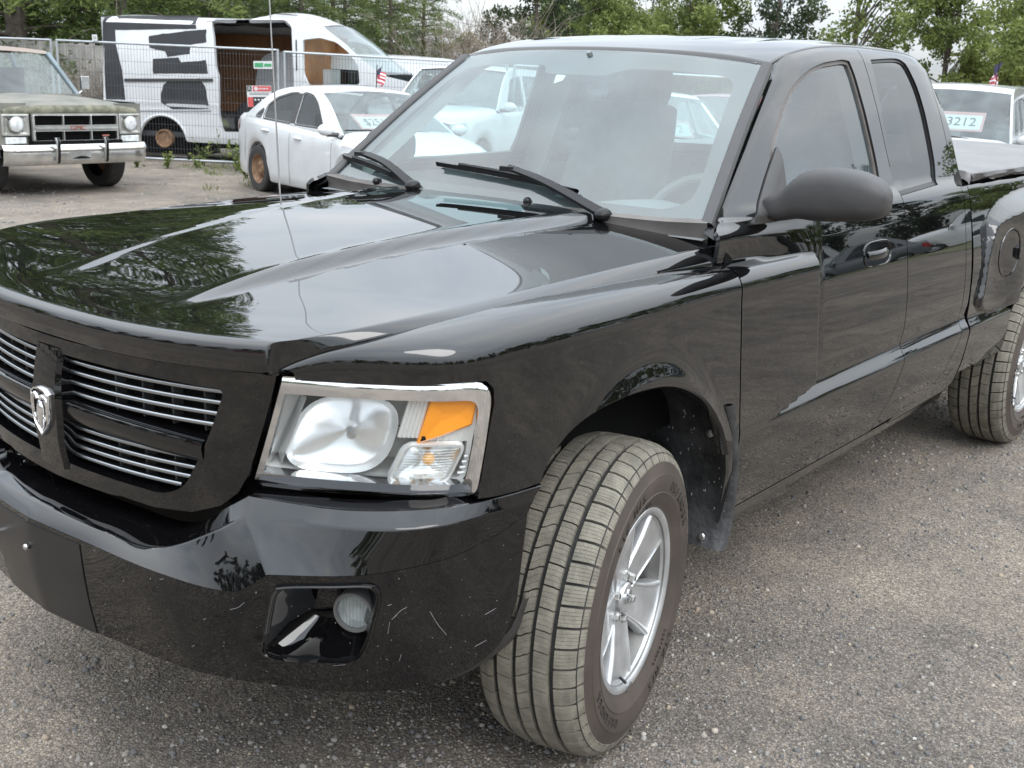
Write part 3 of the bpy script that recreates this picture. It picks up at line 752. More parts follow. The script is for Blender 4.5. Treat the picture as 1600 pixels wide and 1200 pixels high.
m.grid([[(.90 - .05, -w, z), (.912 + d - .008, -w * .96, z), (.914 + d, -w * .80, z), (.916 + d, 0, z), (.914 + d, w * .80, z), (.912 + d - .008, w * .96, z), (.90 - .05, w, z)] for z, w, d in zs_])
m.build('grille_pillar', MT['gloss_black'], grille, sharp=35)
# badge: shield with a ram's head
EX = .9455
sh = lambda k: [(y * k, .862 + z * k) for y, z in ((-.035,.040),(-.036,.018),(-.033,-.014),(-.024,-.034),(0,-.057),(.024,-.034),(.033,-.014),(.036,.018),(.035,.040),(.020,.050),(0,.053),(-.020,.050))]
m = MB(); m.grid([[(EX + d, y, z) for y, z in sh(k)] for k, d in ((1.0, -.010), (1.0, -.001), (.97, .002), (.90, .002), (.87, -.001), (.86, -.004))], closed=True)
badge = m.build('badge', MT['chrome'], grille, sharp=40)
m = MB(); m.prism([(y, z) for y, z in sh(.88)], EX - .008, EX - .0035, 'x'); m.build('badge_field', MT['gloss_black'], badge, sharp=20)
m = MB()
head = [(-.0105,.012),(-.0125,-.004),(-.0085,-.022),(-.0060,-.036),(0,-.043),(.0060,-.036),(.0085,-.022),(.0125,-.004),(.0105,.012),(.006,.022),(-.006,.022)]
m.grid([[(EX + d, y * k, .862 + z * k + (1 - k) * -.005) for y, z in head] for k, d in ((1., -.004), (1., .000), (.72, .0045), (.3, .006), (.01, .006))], closed=True)
for sg in (1, -1):
    arc = [(.005,.026),(.012,.034),(.021,.033),(.027,.022),(.0275,.006),(.0235,-.010),(.018,-.020),(.0145,-.012)]
    P = spl([(EX, sg * y, .862 + z) for y, z in arc], 20); m.tube(P, np.linspace(.0062, .0022, 20), 7)
m.build('ram_head', MT['chrome'], badge, sharp=40)

# --- headlights
hl_b = spl([at(395,757,z=.797), at(480,767,z=.796), at(560,773,z=.795), at(640,777,z=.793), at(705,776,z=.790), at(744,774,y=.884)], 30)
hl_t = spl([at(442,588,z=1.037), at(520,593,z=1.036), at(600,597,z=1.035), at(690,599,z=1.034), at(748,597,y=.890), at(771,600,y=.900)], 30)
def hlp(s, t, d=0.):
    s = np.clip(np.asarray(s, float), 0, 1); t = np.asarray(t, float); d = np.asarray(d, float)
    k = s * 29; i = np.clip(k.astype(int), 0, 28); q = (k - i)[..., None]
    B = hl_b[i] * (1 - q) + hl_b[i+1] * q; T = hl_t[i] * (1 - q) + hl_t[i+1] * q
    P = B * (1 - t[..., None]) + T * t[..., None]
    n = np.array([.62, .78, .0])
    return P + n * (.010 * np.sin(math.pi * np.clip(t, 0, 1)) - d)[..., None]
hlm = lambda a, b: hlp(np.asarray(a) / .42, np.asarray(b) / .24)
hl_out = rounded([(0,0),(.42,0),(.42,.24),(0,.24)], [.004, .025, .045, .004])
hl_in = rounded([(.012,.034),(.388,.030),(.392,.206),(.012,.208)], [.004, .02, .03, .004])
HL = trim('headlight', lambda a, b: hlm(a, b) + np.array([.62, .78, 0]) * (.006 * np.clip(np.minimum(1, np.minimum(np.minimum((.42 - a) / .012, b / .012), (.24 - b) / .012)), 0, 1))[..., None], hl_out, [hl_in], h=.008, mt=MT['chrome'], parent=TRUCK, skirt=.02, hole_skirt=.022, out=(.6, .8, 0))
trim('lens', lambda a, b: hlm(a, b) - np.array([.62, .78, 0]) * .002, scale_poly(hl_in, .003), h=.02, mt=MT['clear_lens'], parent=HL, skirt=0, out=(.6, .8, 0))
P2 = lambda a, b, d: tuple(hlp(np.array(a / .42), np.array(b / .24), np.array(d)))
# rim between lens and housing
m = MB(); m.grid([[P2(a, b, d) for a, b in scale_poly(hl_in, k)] for k, d in ((.004, .014), (-.006, .016), (-.009, .024), (-.012, .05), (-.02, .085), (-.05, .092), (-.086, .094))], closed=True)
m.build('lamp_housing', MT['silver_plastic'], HL, sharp=30)
def bowl(name, outline, depth, d0, mt, n=7, sharp=12, cen=None, p=.5, flute=0.):
    O = np.array(dense(outline, .014)); c = O.mean(0) if cen is None else np.array(cen); m = MB()
    rows = []
    for k in np.linspace(0, 1, n):
        q = O * (1 - k * .93) + c * k * .93; rows.append([P2(a, b, d0 + depth * k ** p) for a, b in q])
    rows = [rows[0]] + [[tuple(np.array(q_) + np.array([.62, .78, 0]) * flute * math.sin(j_ * 1.57) * (i_ / len(rows))) for j_, q_ in enumerate(r_)] for i_, r_ in enumerate(rows[1:])]
    m.grid(rows, closed=True); m.add(rows[-1], [tuple(range(len(O)))])
    return m.build(name, mt, HL, smooth=True, sharp=sharp)
bowl('main_reflector', rounded([(.036,.040),(.236,.038),(.252,.203),(.056,.203)], .075, 9), .062, .022, MT['reflector'], n=12, sharp=70, cen=(.165, .115))
m = MB(); c = np.array(P2(.165, .118, .05)); ax = np.array([.62, .78, 0]); m.tube([c - ax * .02, c + ax * .010], .008, 14); m.tube([c + ax * .008, c + ax * .016], [.010, .006], 14)
m.build('headlamp_bulb', MT['satin_chrome'], HL)
# triangular facets either side of the bowl
m = MB()
for a0, a1 in ((.014, .045),):
    rows = [[P2(a0, .036, .012), P2(a0, .206, .012)], [P2(.036, .06, .06), P2(.05, .19, .06)], [P2(a1, .046, .02), P2(a1 + .014, .196, .02)]]; m.grid(rows)
m.build('side_facet', MT['reflector'], HL, smooth=False)
# fluted strip between the bowl and the amber corner
m = MB()
for i in range(5):
    a0 = .252 + i * .008; pts = [P2(a0 + (b - .13) * .10, b, .020) for b in (.126, .205)]; m.tube(pts, .0045, 8)
m.build('flute', MT['silver_plastic'], HL)
# amber corner reflector
A = [(.285,.114),(.386,.152),(.390,.205),(.297,.206)]
m = MB(); m.grid([[P2(a, b, d) for a, b in scale_poly(dense(A, .02), k)] for k, d in ((0, .03), (0, .012), (-.004, .009), (-.02, .012), (-.03, .014))], closed=True)
m.add([P2(a, b, .014) for a, b in scale_poly(dense(A, .02), -.03)], [tuple(range(len(dense(A, .02))))])
m.build('amber_reflector', MT['amber'], HL, sharp=25)
m = MB(); q = [P2(a, b, .020) for a, b in ((.285,.112),(.388,.116),(.388,.160))]; m.add(q, [(0, 1, 2)])
for i in range(7):
    t = i / 7; m.tube([P2(.30 + .084 * t, .112 + .004 * t, .019), P2(.30 + .084 * t, .114 + .030 * t, .019)], .0022, 6)
m.build('ribbed_corner', MT['silver_plastic'], HL)
# park lamp with ribbed lens
PLo = rounded([(.252,.036),(.352,.036),(.372,.108),(.268,.108)], .014)
bowl('park_reflector', PLo, .03, .016, MT['reflector'], n=6, sharp=14, flute=.002)
m = MB(); q = rounded([(.256,.039),(.350,.039),(.366,.105),(.270,.105)], .012)
for i in range(11):
    b = .043 + i * .006; a0 = .257 + (b - .039) * .2; a1 = .349 + (b - .039) * .24
    m.tube([P2(a, b, .010 - .004 * math.sin(math.pi * (a - a0) / (a1 - a0))) for a in np.linspace(a0, a1, 10)], .0026, 6)
m.build('ribbed_park_lens', MT['clear_lens'], HL)
m = MB(); c = np.array(P2(.315, .078, .024)); m.sphere(c, (.013, .013, .013), 12, 8); m.build('park_bulb', MT['bulb'], HL)
m = MB(); m.grid([[P2(a, b, d) for a, b in scale_poly(PLo, k)] for k, d in ((.010, .016), (.006, .006), (.002, .006), (0, .018))], closed=True); m.build('park_lamp_rim', MT['silver_plastic'], HL, sharp=30)
m = MB()
for b in (.05, .062, .074, .086): m.tube([P2(.374 + (b - .05) * .2, b, .012), P2(.389, b, .012)], .003, 6)
m.build('side_rib', MT['silver_plastic'], HL)
m = MB(); m.grid([[P2(a, b, d) for a, b in ((.0,-.004),(.0,.245),(.10,.246),(.3,.246),(.42,.246))] for d in (.012, .12)]); m.build('lamp_gap', MT['dark'], HL)
mirror_tree(HL, TRUCK)

# --- front bumper
r1 = [(.968,0,.405),(.950,.18,.405),(.905,.43,.401),(.862,.54,.400),(.830,.60,.400),(.755,.72,.400),(.685,.795,.403),(.585,.862,.415),(.49,.902,.462),(.446,.912,.55)]
r2 = [(.992,0,.632),(.978,.18,.631),(.957,.43,.630),(.910,.592,.630),(.886,.667,.680),(.793,.772,.680),(.722,.830,.685),(.607,.877,.692),(.492,.898,.712),(.420,.910,.735)]
r3 = [(.965,0,.657),(.955,.19,.654),(.920,.375,.657),(.884,.527,.728),(.853,.566,.760),(.790,.720,.763),(.715,.825,.764),(.630,.880,.763),(.50,.903,.760),(.405,.912,.760)]
r3b = [(.957,0,.659),(.947,.19,.656),(.912,.375,.659),(.876,.524,.732),(.846,.566,.768),(.783,.718,.770),(.709,.822,.770),(.624,.877,.770),(.496,.901,.768),(.400,.911,.767)]
r4 = [(.905,0,.672),(.895,.19,.672),(.866,.375,.676),(.845,.505,.760),(.832,.548,.789),(.772,.700,.790),(.702,.790,.790),(.606,.860,.790),(.480,.900,.789),(.378,.912,.786)]
r5 = [(.86,0,.672),(.85,.19,.672),(.825,.365,.678),(.80,.49,.758),(.79,.528,.788),(.735,.665,.790),(.665,.755,.790),(.58,.822,.790),(.46,.862,.789),(.372,.875,.785)]
def brow(r, n=60):
    P = np.array(r); t = np.linspace(0, 9, n); o = []
    a = spl(P[:5], 400); b = spl(P[4:], 400)
    La = [np.argmin(np.linalg.norm(a - p, axis=1)) for p in P[:5]]; Lb = [np.argmin(np.linalg.norm(b - p, axis=1)) for p in P[4:]]
    ip = lambda A, k: np.array([np.interp(k, np.arange(len(A)), A[:, c]) for c in range(3)])
    for q in t:
        o.append(ip(a, np.interp(q, range(5), La)) if q <= 4 else ip(b, np.interp(q, range(4, 10), Lb)))
    return np.array(o)
NB = 91
R1, R2, R3, R3b, R4, R5 = [brow(r, NB) for r in (r1, r2, r3, r3b, r4, r5)]
r0 = R1 + np.array([0, 0, -.02]) - np.stack([np.full(NB, .05), R1[:, 1] * .02, np.zeros(NB)], 1)
bulgev = lambda v: .016 * np.sin(math.pi * v)
rows = [R2 + (R3 - R2) * k + np.array([.7, .3, .7]) * .002 * math.sin(math.pi * k) for k in (0, .15, .3, .45, .6, .75, .9, 1)] + [R3b, R4, R5]
BUMP = loft('front_bumper', rows, MT['bumper_black'], TRUCK, both=True, sharp=22, bevel=.004)
def bf(a, b):
    """lower face: a = station * .13, b = height fraction * .26"""
    a = np.asarray(a, float); b = np.asarray(b, float) / .26
    k = np.clip(a / .13, 0, 9) * (NB - 1) / 9; i = np.clip(k.astype(int), 0, NB - 2); q = (k - i)[..., None]
    A = R1[i] * (1 - q) + R1[i+1] * q; B = R2[i] * (1 - q) + R2[i+1] * q
    P = A * (1 - b[..., None]) + B * b[..., None]
    return P + np.array([.8, .55, 0]) * (.009 * np.sin(math.pi * np.clip(b, 0, 1)))[..., None]
fog = inv(bf, [(433,932),(440,922),(520,920),(575,920),(587,930),(583,960),(566,1012),(553,1026),(500,1028),(450,1026),(418,1016),(420,1000)], (0, 1.17), (0, .26), 200)
fog = [tuple(p) for p in spl(fog, 44, closed=True)]
for sg in (False, True):
    fo = [(0, 0)] + [(a, 0) for a in np.linspace(.1, 1.165, 12)] + [(1.17, .26)] + [(a, .26) for a in np.linspace(1.1, .0, 12)]
    fo = [(0, .001), (1.169, .001), (1.169, .259), (0, .259)]
    trim('bumper_face', bf, fo, [fog], h=.014, mt=MT['bumper_black'], parent=BUMP, mirror=sg, skirt=.02, hole_skirt=.004, out=(.8, .6, 0))
fc = np.array(fog).mean(0); ctr = bf(np.array(fc[0]), np.array(fc[1]))
m = MB(); FO = [bf(np.array(a), np.array(b)) for a, b in fog]
inw = np.array([-.80, -.55, .02])
def fring(k, d): return [tuple(ctr + (p - ctr) * k + inw * d) for p in FO]
def fdeep(k, d): c2 = ctr * .35 + np.mean([FO[0], FO[8]], 0) * 0 + bf(np.array(fog[0][0] * .35 + np.array(fog)[:, 0].max() * .65), np.array(np.array(fog)[:, 1].max() * .70 + np.array(fog)[:, 1].min() * .30)) * .65; return [tuple(c2 + (p - c2) * k + inw * d) for p in FO]
m.grid([fring(1.115, -.0005), fring(1.105, -.006), fring(1.075, -.008), fring(1.05, -.003), fring(1.035, -.003), fring(1.01, .002), fdeep(.99, .010), fdeep(.80, .040), fdeep(.56, .072), fdeep(.50, .080)], closed=True); q = fdeep(.50, .080); m.add(q, [tuple(range(len(q)))])
FB = m.build('fog_lamp_recess', MT['gloss_black'], BUMP, sharp=30)
m = MB(); fcn = np.array(at(558, 955, z=.545)); fcn = fcn + inw * .06
fcn = np.array(inv(lambda a, b: bf(a, b) + inw * .045, [(553, 957)], (0, 1.17), (0, .26), 120)[0]); fcn = bf(np.array(fcn[0]), np.array(fcn[1])) + inw * .05
fm = Matrix.Translation(fcn) @ Vector((.90, .38, 0)).to_track_quat('Y', 'Z').to_matrix().to_4x4()
m.lathe([(-.03, .042), (.004, .043), (.008, .041), (.008, .036), (.002, .034)], 32, fm); FLAMP = m.build('fog_lamp', MT['fog_ring'], BUMP)
m = MB(); m.lathe([(.003, .035), (.006, .027), (.008, .014), (.0085, .0005)], 32, fm); m.build('fog_lens', MT['clear_lens'], FLAMP)
m = MB(); m.lathe([(.001, .034), (-.012, .026), (-.02, .0005)], 32, fm); m.build('fog_reflector', MT['fog_bowl'], FLAMP)
m = MB()
for i in range(9):
    t = (i - 4) * .0072; h = math.sqrt(max(0, .033 ** 2 - t * t)); m.tube([tuple(fm @ Vector((t, .004, -h))), tuple(fm @ Vector((t, .0065, 0))), tuple(fm @ Vector((t, .004, h)))], .0012, 5)
m.build('lens_rib', MT['clear_lens'], FLAMP)['kind'] = 'stuff'
mirror_tree(FB, BUMP); mirror_tree(FLAMP, BUMP)
# licence plate bracket, unpainted, and its bolt
MT['bracket'] = mat('bracket_plastic', (.008, .008, .009), .32, var=.3, vscale=16)
m = MB(); rows = []
for b in np.linspace(.0, .246, 9):
    rows.append([tuple(bf(np.array(abs(y) / .18 * .13), np.array(b)) * np.array([1, np.sign(y) if y else 1, 1]) + np.array([.0022, 0, 0])) for y in np.linspace(-.178, .178, 25)])
edge_ = rows[0] + [r_[-1] for r_ in rows[1:]] + rows[-1][-2::-1] + [r_[0] for r_ in rows[-2:0:-1]]; m.grid(rows); m.grid([edge_, [(p[0] - .008, p[1], p[2]) for p in edge_]], closed=True); pb = m.build('plate_bracket', MT['bracket'], BUMP)
for y in (.06, -.12):
    m = MB(); p = np.array(at(45, 853, x=.99)) if y > 0 else np.array([.996, -.17, .545]); m.tube([p - [.02, 0, 0], p + [.006, 0, 0]], .0045, 8); m.sphere(p + [.007, 0, 0], (.006, .0075, .0075), 8, 6); m.build('plate_bolt', MT['steel_bolt'], pb)
# scratches and stone chips in the bumper
SCR = [((606,946),(612,944)),((612,968),(616,964),(620,961)),((614,966),(625,955),(636,948)),((609,972),(606,990)),((672,955),(684,975),(698,992)),((624,1033),(627,1022)),((360,952),(372,949),(382,941)),((758,960),(775,950)),((742,1010),(760,1000)),((300,1010),(304,1008)),((318,968),(322,966)),((60,880),(58,905)),((520,1040),(540,1038)),((250,905),(256,904)),((160,990),(163,985))]
for q in SCR:
    try: P = [bf(np.array(a), np.array(b)) + np.array([.0008, .0005, 0]) for a, b in inv(bf, q, (0, 1.17), (0, .26), 120)]
    except Exception: continue
    m = MB(); m.tube(spl(P, max(3, len(P) * 3)) if len(P) > 2 else P, .0004, 4); m.build('scratch', MT['white_scratch'], BUMP)
rc_ = random.Random(6); m = MB()
for _ in range(70):
    a, b = rc_.uniform(.1, 1.15), rc_.uniform(.005, .25); s_ = rc_.uniform(.0004, .0010); m.sphere(bf(np.array(a), np.array(b)), (s_, s_ * 1.4, s_), 5, 3)
m.build('stone_chip', MT['white_scratch'], BUMP)['kind'] = 'stuff'
# valance under the bumper
loft('air_dam', [R1 + np.array([-.03, 0, .02]), R1 * [1, .97, 1] + np.array([-.06, 0, -.03]), R1 * [1, .94, 1] + np.array([-.14, 0, -.045])], MT['trim_plastic'], TRUCK, both=True)

# --- cowl, wipers, antenna
cw = []
for b in np.linspace(0, 1, 30):
    i = int(round((1 - b) * 23)); w = wb[i]; h_ = np.array(hood_pt(10, min(1, abs(w[1]) / .76)))
    w = np.array(w) + np.array([.6, 0, .8]) * .004
    h2 = np.array([h_[0] + .03, w[1], h_[2] - .022])
    m1 = w * .55 + h2 * .45 + np.array([0, 0, .004]); cw.append([w + np.array([-.02, 0, .012]), w + np.array([.012, 0, .004]), m1, h2 * .8 + w * .2 + np.array([0, 0, -.004]), h2])
loft('cowl_panel', np.array(cw).transpose(1, 0, 2), MT['faded_plastic'], TRUCK, both=True)
for sg in (1, -1):
    m = MB(); m.add([(-.535, sg * .735, 1.222), (-.512, sg * .735, 1.205), (-.505, sg * .775, 1.188), (-.535, sg * .775, 1.205), (-.56, sg * .765, 1.235)], [(0, 1, 2, 3, 4)]); m.build('cowl_corner', MT['bracket'], TRUCK)
def wiper(pivot, elbow, mid, tip0, tip1, lift):
    """photo positions -> a wiper lying on the glass"""
    def on_ws(u, v, dn):
        a, b = inv(ws_f, [(u, v)], (-1, 1), (-.12, 1), 120)[0]; return ws_f(np.array(a), np.array(b)) + np.array([.6, 0, .8]) * dn
    pv = on_ws(*pivot, .02); md = on_ws(*mid, .030); el = on_ws(*elbow, .035)
    b0, b1 = on_ws(*tip0, .010), on_ws(*tip1, .010)
    m = MB(); P = spl([pv, el, md], 14); up = np.array([.6, 0, .8])
    rows = []
    T = np.gradient(P, axis=0)
    for i, p in enumerate(P):
        w = .016 - .006 * i / 13; sd = np.cross(T[i], up); sd /= np.linalg.norm(sd)
        rows.append([p - sd * w - up * .004, p - sd * w * .8 + up * .007, p + sd * w * .8 + up * .007, p + sd * w - up * .004])
    m.grid(rows); m.sphere(pv - up * .004, (.028, .024, .018), 12, 8)
    W_ = m.build('wiper', MT['rubber'], TRUCK)
    m = MB(); B = spl([b0, (b0 + b1) / 2 + up * .006, b1], 18)
    m.grid([[p + np.array([0, 0, -.006]), p + np.array([-.004, 0, .004]), p + up * .012 + np.array([.002, 0, 0]), p + up * .012 + np.array([.010, 0, 0]), p + np.array([.012, 0, -.004])] for p in B]); m.build('wiper_blade', MT['rubber'], W_)
    m = MB(); B2 = [p + up * .016 for p in B[3:-3]]; m.tube(B2, .006, 6); c = (b0 + b1) / 2 * .5 + md * .5; m.box(md - up * .004, (.032, .05, .013)); m.build('blade_carrier', MT['rubber'], W_)
    return W_
wiper((945,342), (860,300), (800,274), (688,261), (905,304), 0)
wiper((648,296), (610,268), (572,250), (520,245), (636,287), 0)
for u, v in ((824,314), (588,283)):
    p = at(u, v, x=-.50); m = MB(); m.sphere(p, (.014, .012, .012), 10, 6); m.tube([p + [-.05, -.02, .004], p], .005, 6); m.build('washer_nozzle', MT['rubber'], TRUCK)
a0, a1 = at(437, 294, y=-.80), at(421, 0, y=-.80); d = (a1 - a0) / np.linalg.norm(a1 - a0)
m = MB(); m.tube([a0 - d * .09, a0 + d * .35, a1 + d * .12], [.0032, .0026, .002], 6); m.sphere(a0 - d * .09, (.012, .012, .012), 8, 6)
an = m.build('antenna', MT['steel_bolt'], TRUCK)

# --- door mirrors and handles
def mirror_shape():
    m = MB(); n = 28
    # stations outwards along the housing: centre, half height up, down, front depth, back depth
    st = [(.795,1.262,.028,.030,.030,.03,-.02),(.815,1.266,.034,.036,.036,.034,-.02),(.842,1.272,.043,.042,.044,.040,-.03),(.868,1.288,.056,.052,.052,.048,-.04),(.895,1.302,.064,.062,.060,.056,-.05),(.94,1.309,.070,.070,.070,.062,-.055),(.99,1.312,.070,.069,.075,.064,-.055),(1.04,1.313,.065,.064,.074,.062,-.055),(1.08,1.311,.056,.056,.066,.055,-.05),(1.108,1.308,.043,.044,.052,.044,-.045),(1.124,1.306,.026,.028,.034,.03,-.04),(1.130,1.305,.008,.010,.012,.01,-.035)]
    S = spl([s for s in st], 30); rows = []
    for y, zc, hu, hd, df, db, xo in S:
        r = []
        for j in range(n):
            t = 2 * math.pi * j / n; c, s = math.cos(t), math.sin(t); q = 2 / 3.3
            cc, sn = math.copysign(abs(c) ** q, c), math.copysign(abs(s) ** q, s)
            r.append((-.735 + xo * .6 + (df if c > 0 else db) * cc, y, zc + (hu if s > 0 else hd) * sn))
        rows.append(r)
    m.grid(rows, closed=True); m.add(rows[0], [tuple(range(n))]); m.add(rows[-1], [tuple(range(n-1, -1, -1))])
    return m
mm = mirror_shape().build('door_mirror', MT['trim_plastic'], TRUCK, sharp=60)
# sail panel that carries the mirror
sl = [onside(u, v) for u, v in ((1208,228),(1215,240),(1224,296),(1226,318),(1200,347),(1170,350),(1180,316),(1192,275))]
sm = trim('mirror_mount', lambda x, z: side_f(x, z) + np.array([0, .012, 0]), [tuple(p) for p in sl], h=.010, mt=MT['trim_plastic'], parent=TRUCK, skirt=.013)
m = MB(); m.lathe([(0, .0005), (.0, .058)], 28, Matrix.Translation((-.80, 1.0, 1.312)) @ Matrix.Diagonal((1, 1, 1, 1)) @ Matrix.Rotation(R(90), 4, 'Z') @ Matrix.Diagonal((1.6, 1, 1, 1))); m.build('mirror_glass', MT['chrome'], mm)
fm_ = mirror_tree(mm, TRUCK); mirror_tree(sm, TRUCK)
piv = Vector((-.74, -.80, 1.30)); fm_.matrix_local = Matrix.Translation(piv) @ Matrix.Rotation(R(-72), 4, 'Z') @ Matrix.Translation(-piv)   # the far mirror is folded back
hp = [onside(u, v) for u, v in ((1342,398),(1345,388),(1360,381),(1385,376),(1399,378),(1402,388),(1398,402),(1380,413),(1350,418),(1342,412))]
hc = np.mean(hp, 0); hw = (max(p[0] for p in hp) - min(p[0] for p in hp)); hh = (max(p[1] for p in hp) - min(p[1] for p in hp))
def handle():
    m = MB(); cx, cz = float(hc[0]), float(hc[1]); n = 36
    def ringp(k, dy, sx=1., sz=1.):
        r = []
        for j in range(n):
            t = 2 * math.pi * j / n; c, s = math.cos(t), math.sin(t); q = 2 / 3.2
            x = cx + .112 * k * sx * math.copysign(abs(c) ** q, c); z = cz + .040 * k * sz * math.copysign(abs(s) ** q, s)
            r.append((x, float(side_y(x, z)) + dy, z))
        return r
    m.grid([ringp(1.03, -.003), ringp(1.02, .002), ringp(.98, .004), ringp(.94, .001), ringp(.90, -.008), ringp(.6, -.022), ringp(.02, -.026)], closed=True)
    h = m.build('door_handle', MT['gloss_black'], TRUCK, sharp=30)
    m = MB(); xs = np.linspace(cx - .085, cx + .080, 18); rows = []
    for i, x in enumerate(xs):
        t = i / 17; b = .026 * math.sin(math.pi * min(1, max(0, (t + .12) / 1.24))) ** .6; hz = .014 + .004 * (1 - t); yy = float(side_y(x, cz)) - .016 + b
        rows.append([(x, yy, cz + hz - .004), (x, yy + .007, cz + hz * .6 - .004), (x, yy + .009, cz - .004), (x, yy + .006, cz - hz * .7 - .004), (x, yy - .003, cz - hz - .004), (x, yy - .006, cz - .004)])
    m.grid(rows, closed=True); m.build('grip', MT['gloss_black'], h, sharp=50)
    return h
h_ = handle(); mirror_tree(h_, TRUCK)
# ------------------------------------------------------------------ truck: wheels
WR_, RIMR = .385, .227
def tread_R(y): 
    return np.interp(abs(y), [0, .05, .085, .104, .116, .124, .130], [.385, .384, .380, .374, .364, .350, .334])
def make_wheel():
    w = bpy.data.objects.new('wheel', None); COL.objects.link(w); w.parent = TRUCK
    m = MB()
    m.lathe([(-.118, .229), (-.126, .246), (-.134, .272), (-.136, .297), (-.133, .318), (-.125, .344), (-.115, .360), (-.10, .367), (-.05, .3725), (0, .3735), (.05, .3725), (.10, .367), (.115, .358), (.1225, .346), (.1262, .344), (.1275, .338), (.1325, .320), (.1348, .312), (.1362, .311), (.1368, .300), (.1355, .285), (.1330, .268), (.1345, .266), (.1325, .262), (.1270, .248), (.1225, .239), (.1195, .233), (.118, .227), (.105, .222)], 96)
    ty = m.build('tyre', MT['sidewall'], w, sharp=28)
    # tread blocks: every rib is cut into blocks, every block into slices by its sipes
    V = []; F = []
    ribs = [(-.127, -.0735, 50, .10, 5), (-.0610, -.0265, 50, -.16, 4), (-.0145, .0145, 50, .5, 3), (.0265, .0610, 50, -.16, 4), (.0735, .127, 50, .10, 5)]
    for ri, (y0, y1, n, shear, ns) in enumerate(ribs):
        yy = np.linspace(y0, y1, 4) if abs(y0 + y1) < .15 else (np.array([y0, -.118, -.108, -.088, y1]) if y0 < 0 else np.array([y0, .088, .108, .118, y1]))
        step = 2 * math.pi / n; ph = ri * .37 * step
        for b in range(n):
            gap = (.0066 if abs(y0 + y1) > .15 else .0036) / WR_
            for s in range(ns):
                a0 = b * step + ph + gap / 2 + (step - gap) * s / ns + (.00035 / WR_ if s else 0); a1 = b * step + ph + gap / 2 + (step - gap) * (s + 1) / ns - (.00035 / WR_ if s < ns - 1 else 0)
                k = len(V); L = len(yy)
                for dr in (0, -.0115):
                    for a in (a0, a1):
                        for y in yy:
                            zig = shear * (y - (y0 + y1) / 2) / WR_ + (.0012 / WR_ * math.sin(y * 420) if L == 4 else 0)
                            r = tread_R(y) + dr; V.append((r * math.cos(a + zig), y, r * math.sin(a + zig)))
                q = lambda t, i, j: k + (t * 2 + i) * L + j
                for j in range(L - 1):
                    F.append((q(0,0,j), q(0,1,j), q(0,1,j+1), q(0,0,j+1)))
                    F.append((q(0,0,j), q(0,0,j+1), q(1,0,j+1), q(1,0,j))); F.append((q(0,1,j), q(1,1,j), q(1,1,j+1), q(0,1,j+1)))
                F.append((q(0,0,0), q(1,0,0), q(1,1,0), q(0,1,0))); F.append((q(0,0,L-1), q(0,1,L-1), q(1,1,L-1), q(1,0,L-1)))
    tr = mesh('tread', V, F, MT['tread'], w, smooth=False); tr['kind'] = 'stuff'
    m = MB(); m.lathe([(-.120, .3600), (-.108, .3655), (-.085, .3710), (-.05, .3740), (0, .3745), (.05, .3740), (.085, .3710), (.108, .3655), (.120, .3600)], 96); m.build('tread_base', MT['groove'], w)
    # raised lettering
    let = MB(); 
    def ring_text(body, r, size, a_mid, sp):
        n = len(body); objs = []
        for i, ch in enumerate(body):
            if ch == ' ': continue
            me = text_mesh(ch, size, .0014); a = a_mid + (i - (n - 1) / 2) * sp / r
            yb = .1366 if r > .27 else .1335
            Mx = frame((r * math.cos(a), yb, r * math.sin(a)), (-math.sin(a), 0, math.cos(a)), (math.cos(a), .0, math.sin(a)))
            me.transform(Mx); let.add([tuple(v.co) for v in me.vertices], [tuple(p.vertices) for p in me.polygons]); bpy.data.meshes.remove(me)
    ring_text('DEFENDER', .288, .030, R(-30), .026); ring_text('LTX M/S', .288, .030, R(-112), .026); ring_text('DEFENDER', .288, .030, R(150), .026); ring_text('LTX M/S', .288, .030, R(75), .026)
    ring_text('265/70R16', .252, .013, math.pi * 1.35, .012); ring_text('M+S', .252, .013, math.pi * .55, .012)
    let.build('raised_lettering', MT['brown_letter'], w, smooth=False)['kind'] = 'stuff'
    # rim
    m = MB(); m.lathe([(.100, .205), (.113, .209), (.1175, .214), (.1195, .221), (.1190, .2265), (.1165, .229), (.110, .229), (.10, .224)], 80); 
    rim = m.build('rim', MT['alloy'], w, sharp=28)
    m = MB(); m.lathe([(.1125, .2085), (.100, .2055), (.085, .2005), (.06, .196), (0, .192), (-.09, .19), (-.115, .215)], 80); m.build('barrel', MT['barrel'], w, sharp=28)
    m = MB()
    for k in range(5):
        a = R(6 + 72 * k)
        rows = []
        for t in np.linspace(0, 1, 12):
            r = .045 + (.2075 - .045) * t; hw_ = .044 + .034 * t - .004 * math.sin(math.pi * t); yc = .080 + .025 * t ** 1.2 + .004 * math.sin(math.pi * t)
            prof = [(-1, -.030), (-.99, -.008), (-.95, .0), (-.90, .0022), (-.84, .0022), (-.78, -.0012), (-.70, -.0016), (0, -.001), (.70, -.0016), (.78, -.0012), (.84, .0022), (.90, .0022), (.95, .0), (.99, -.008), (1, -.030)]
            rows.append([(r * math.cos(a) - q * hw_ * math.sin(a), yc + dy, r * math.sin(a) + q * hw_ * math.cos(a)) for q, dy in prof])
        m.grid(rows)
    m.build('spoke_set', MT['alloy'], w, sharp=40)
    m = MB(); m.lathe([(.04, .082), (.066, .082), (.0745, .077), (.076, .062), (.0765, .038), (.073, .034), (.072, .0005)], 40); m.build('hub', MT['alloy'], w, sharp=35)
    m = MB(); m.lathe([(.070, .037), (.086, .037), (.0905, .034), (.092, .022), (.0925, .0005)], 32); cap = m.build('centre_cap', MT['alloy'], w, sharp=30)
    m = MB()
    P = lambda y, z: (y, .0935, z)
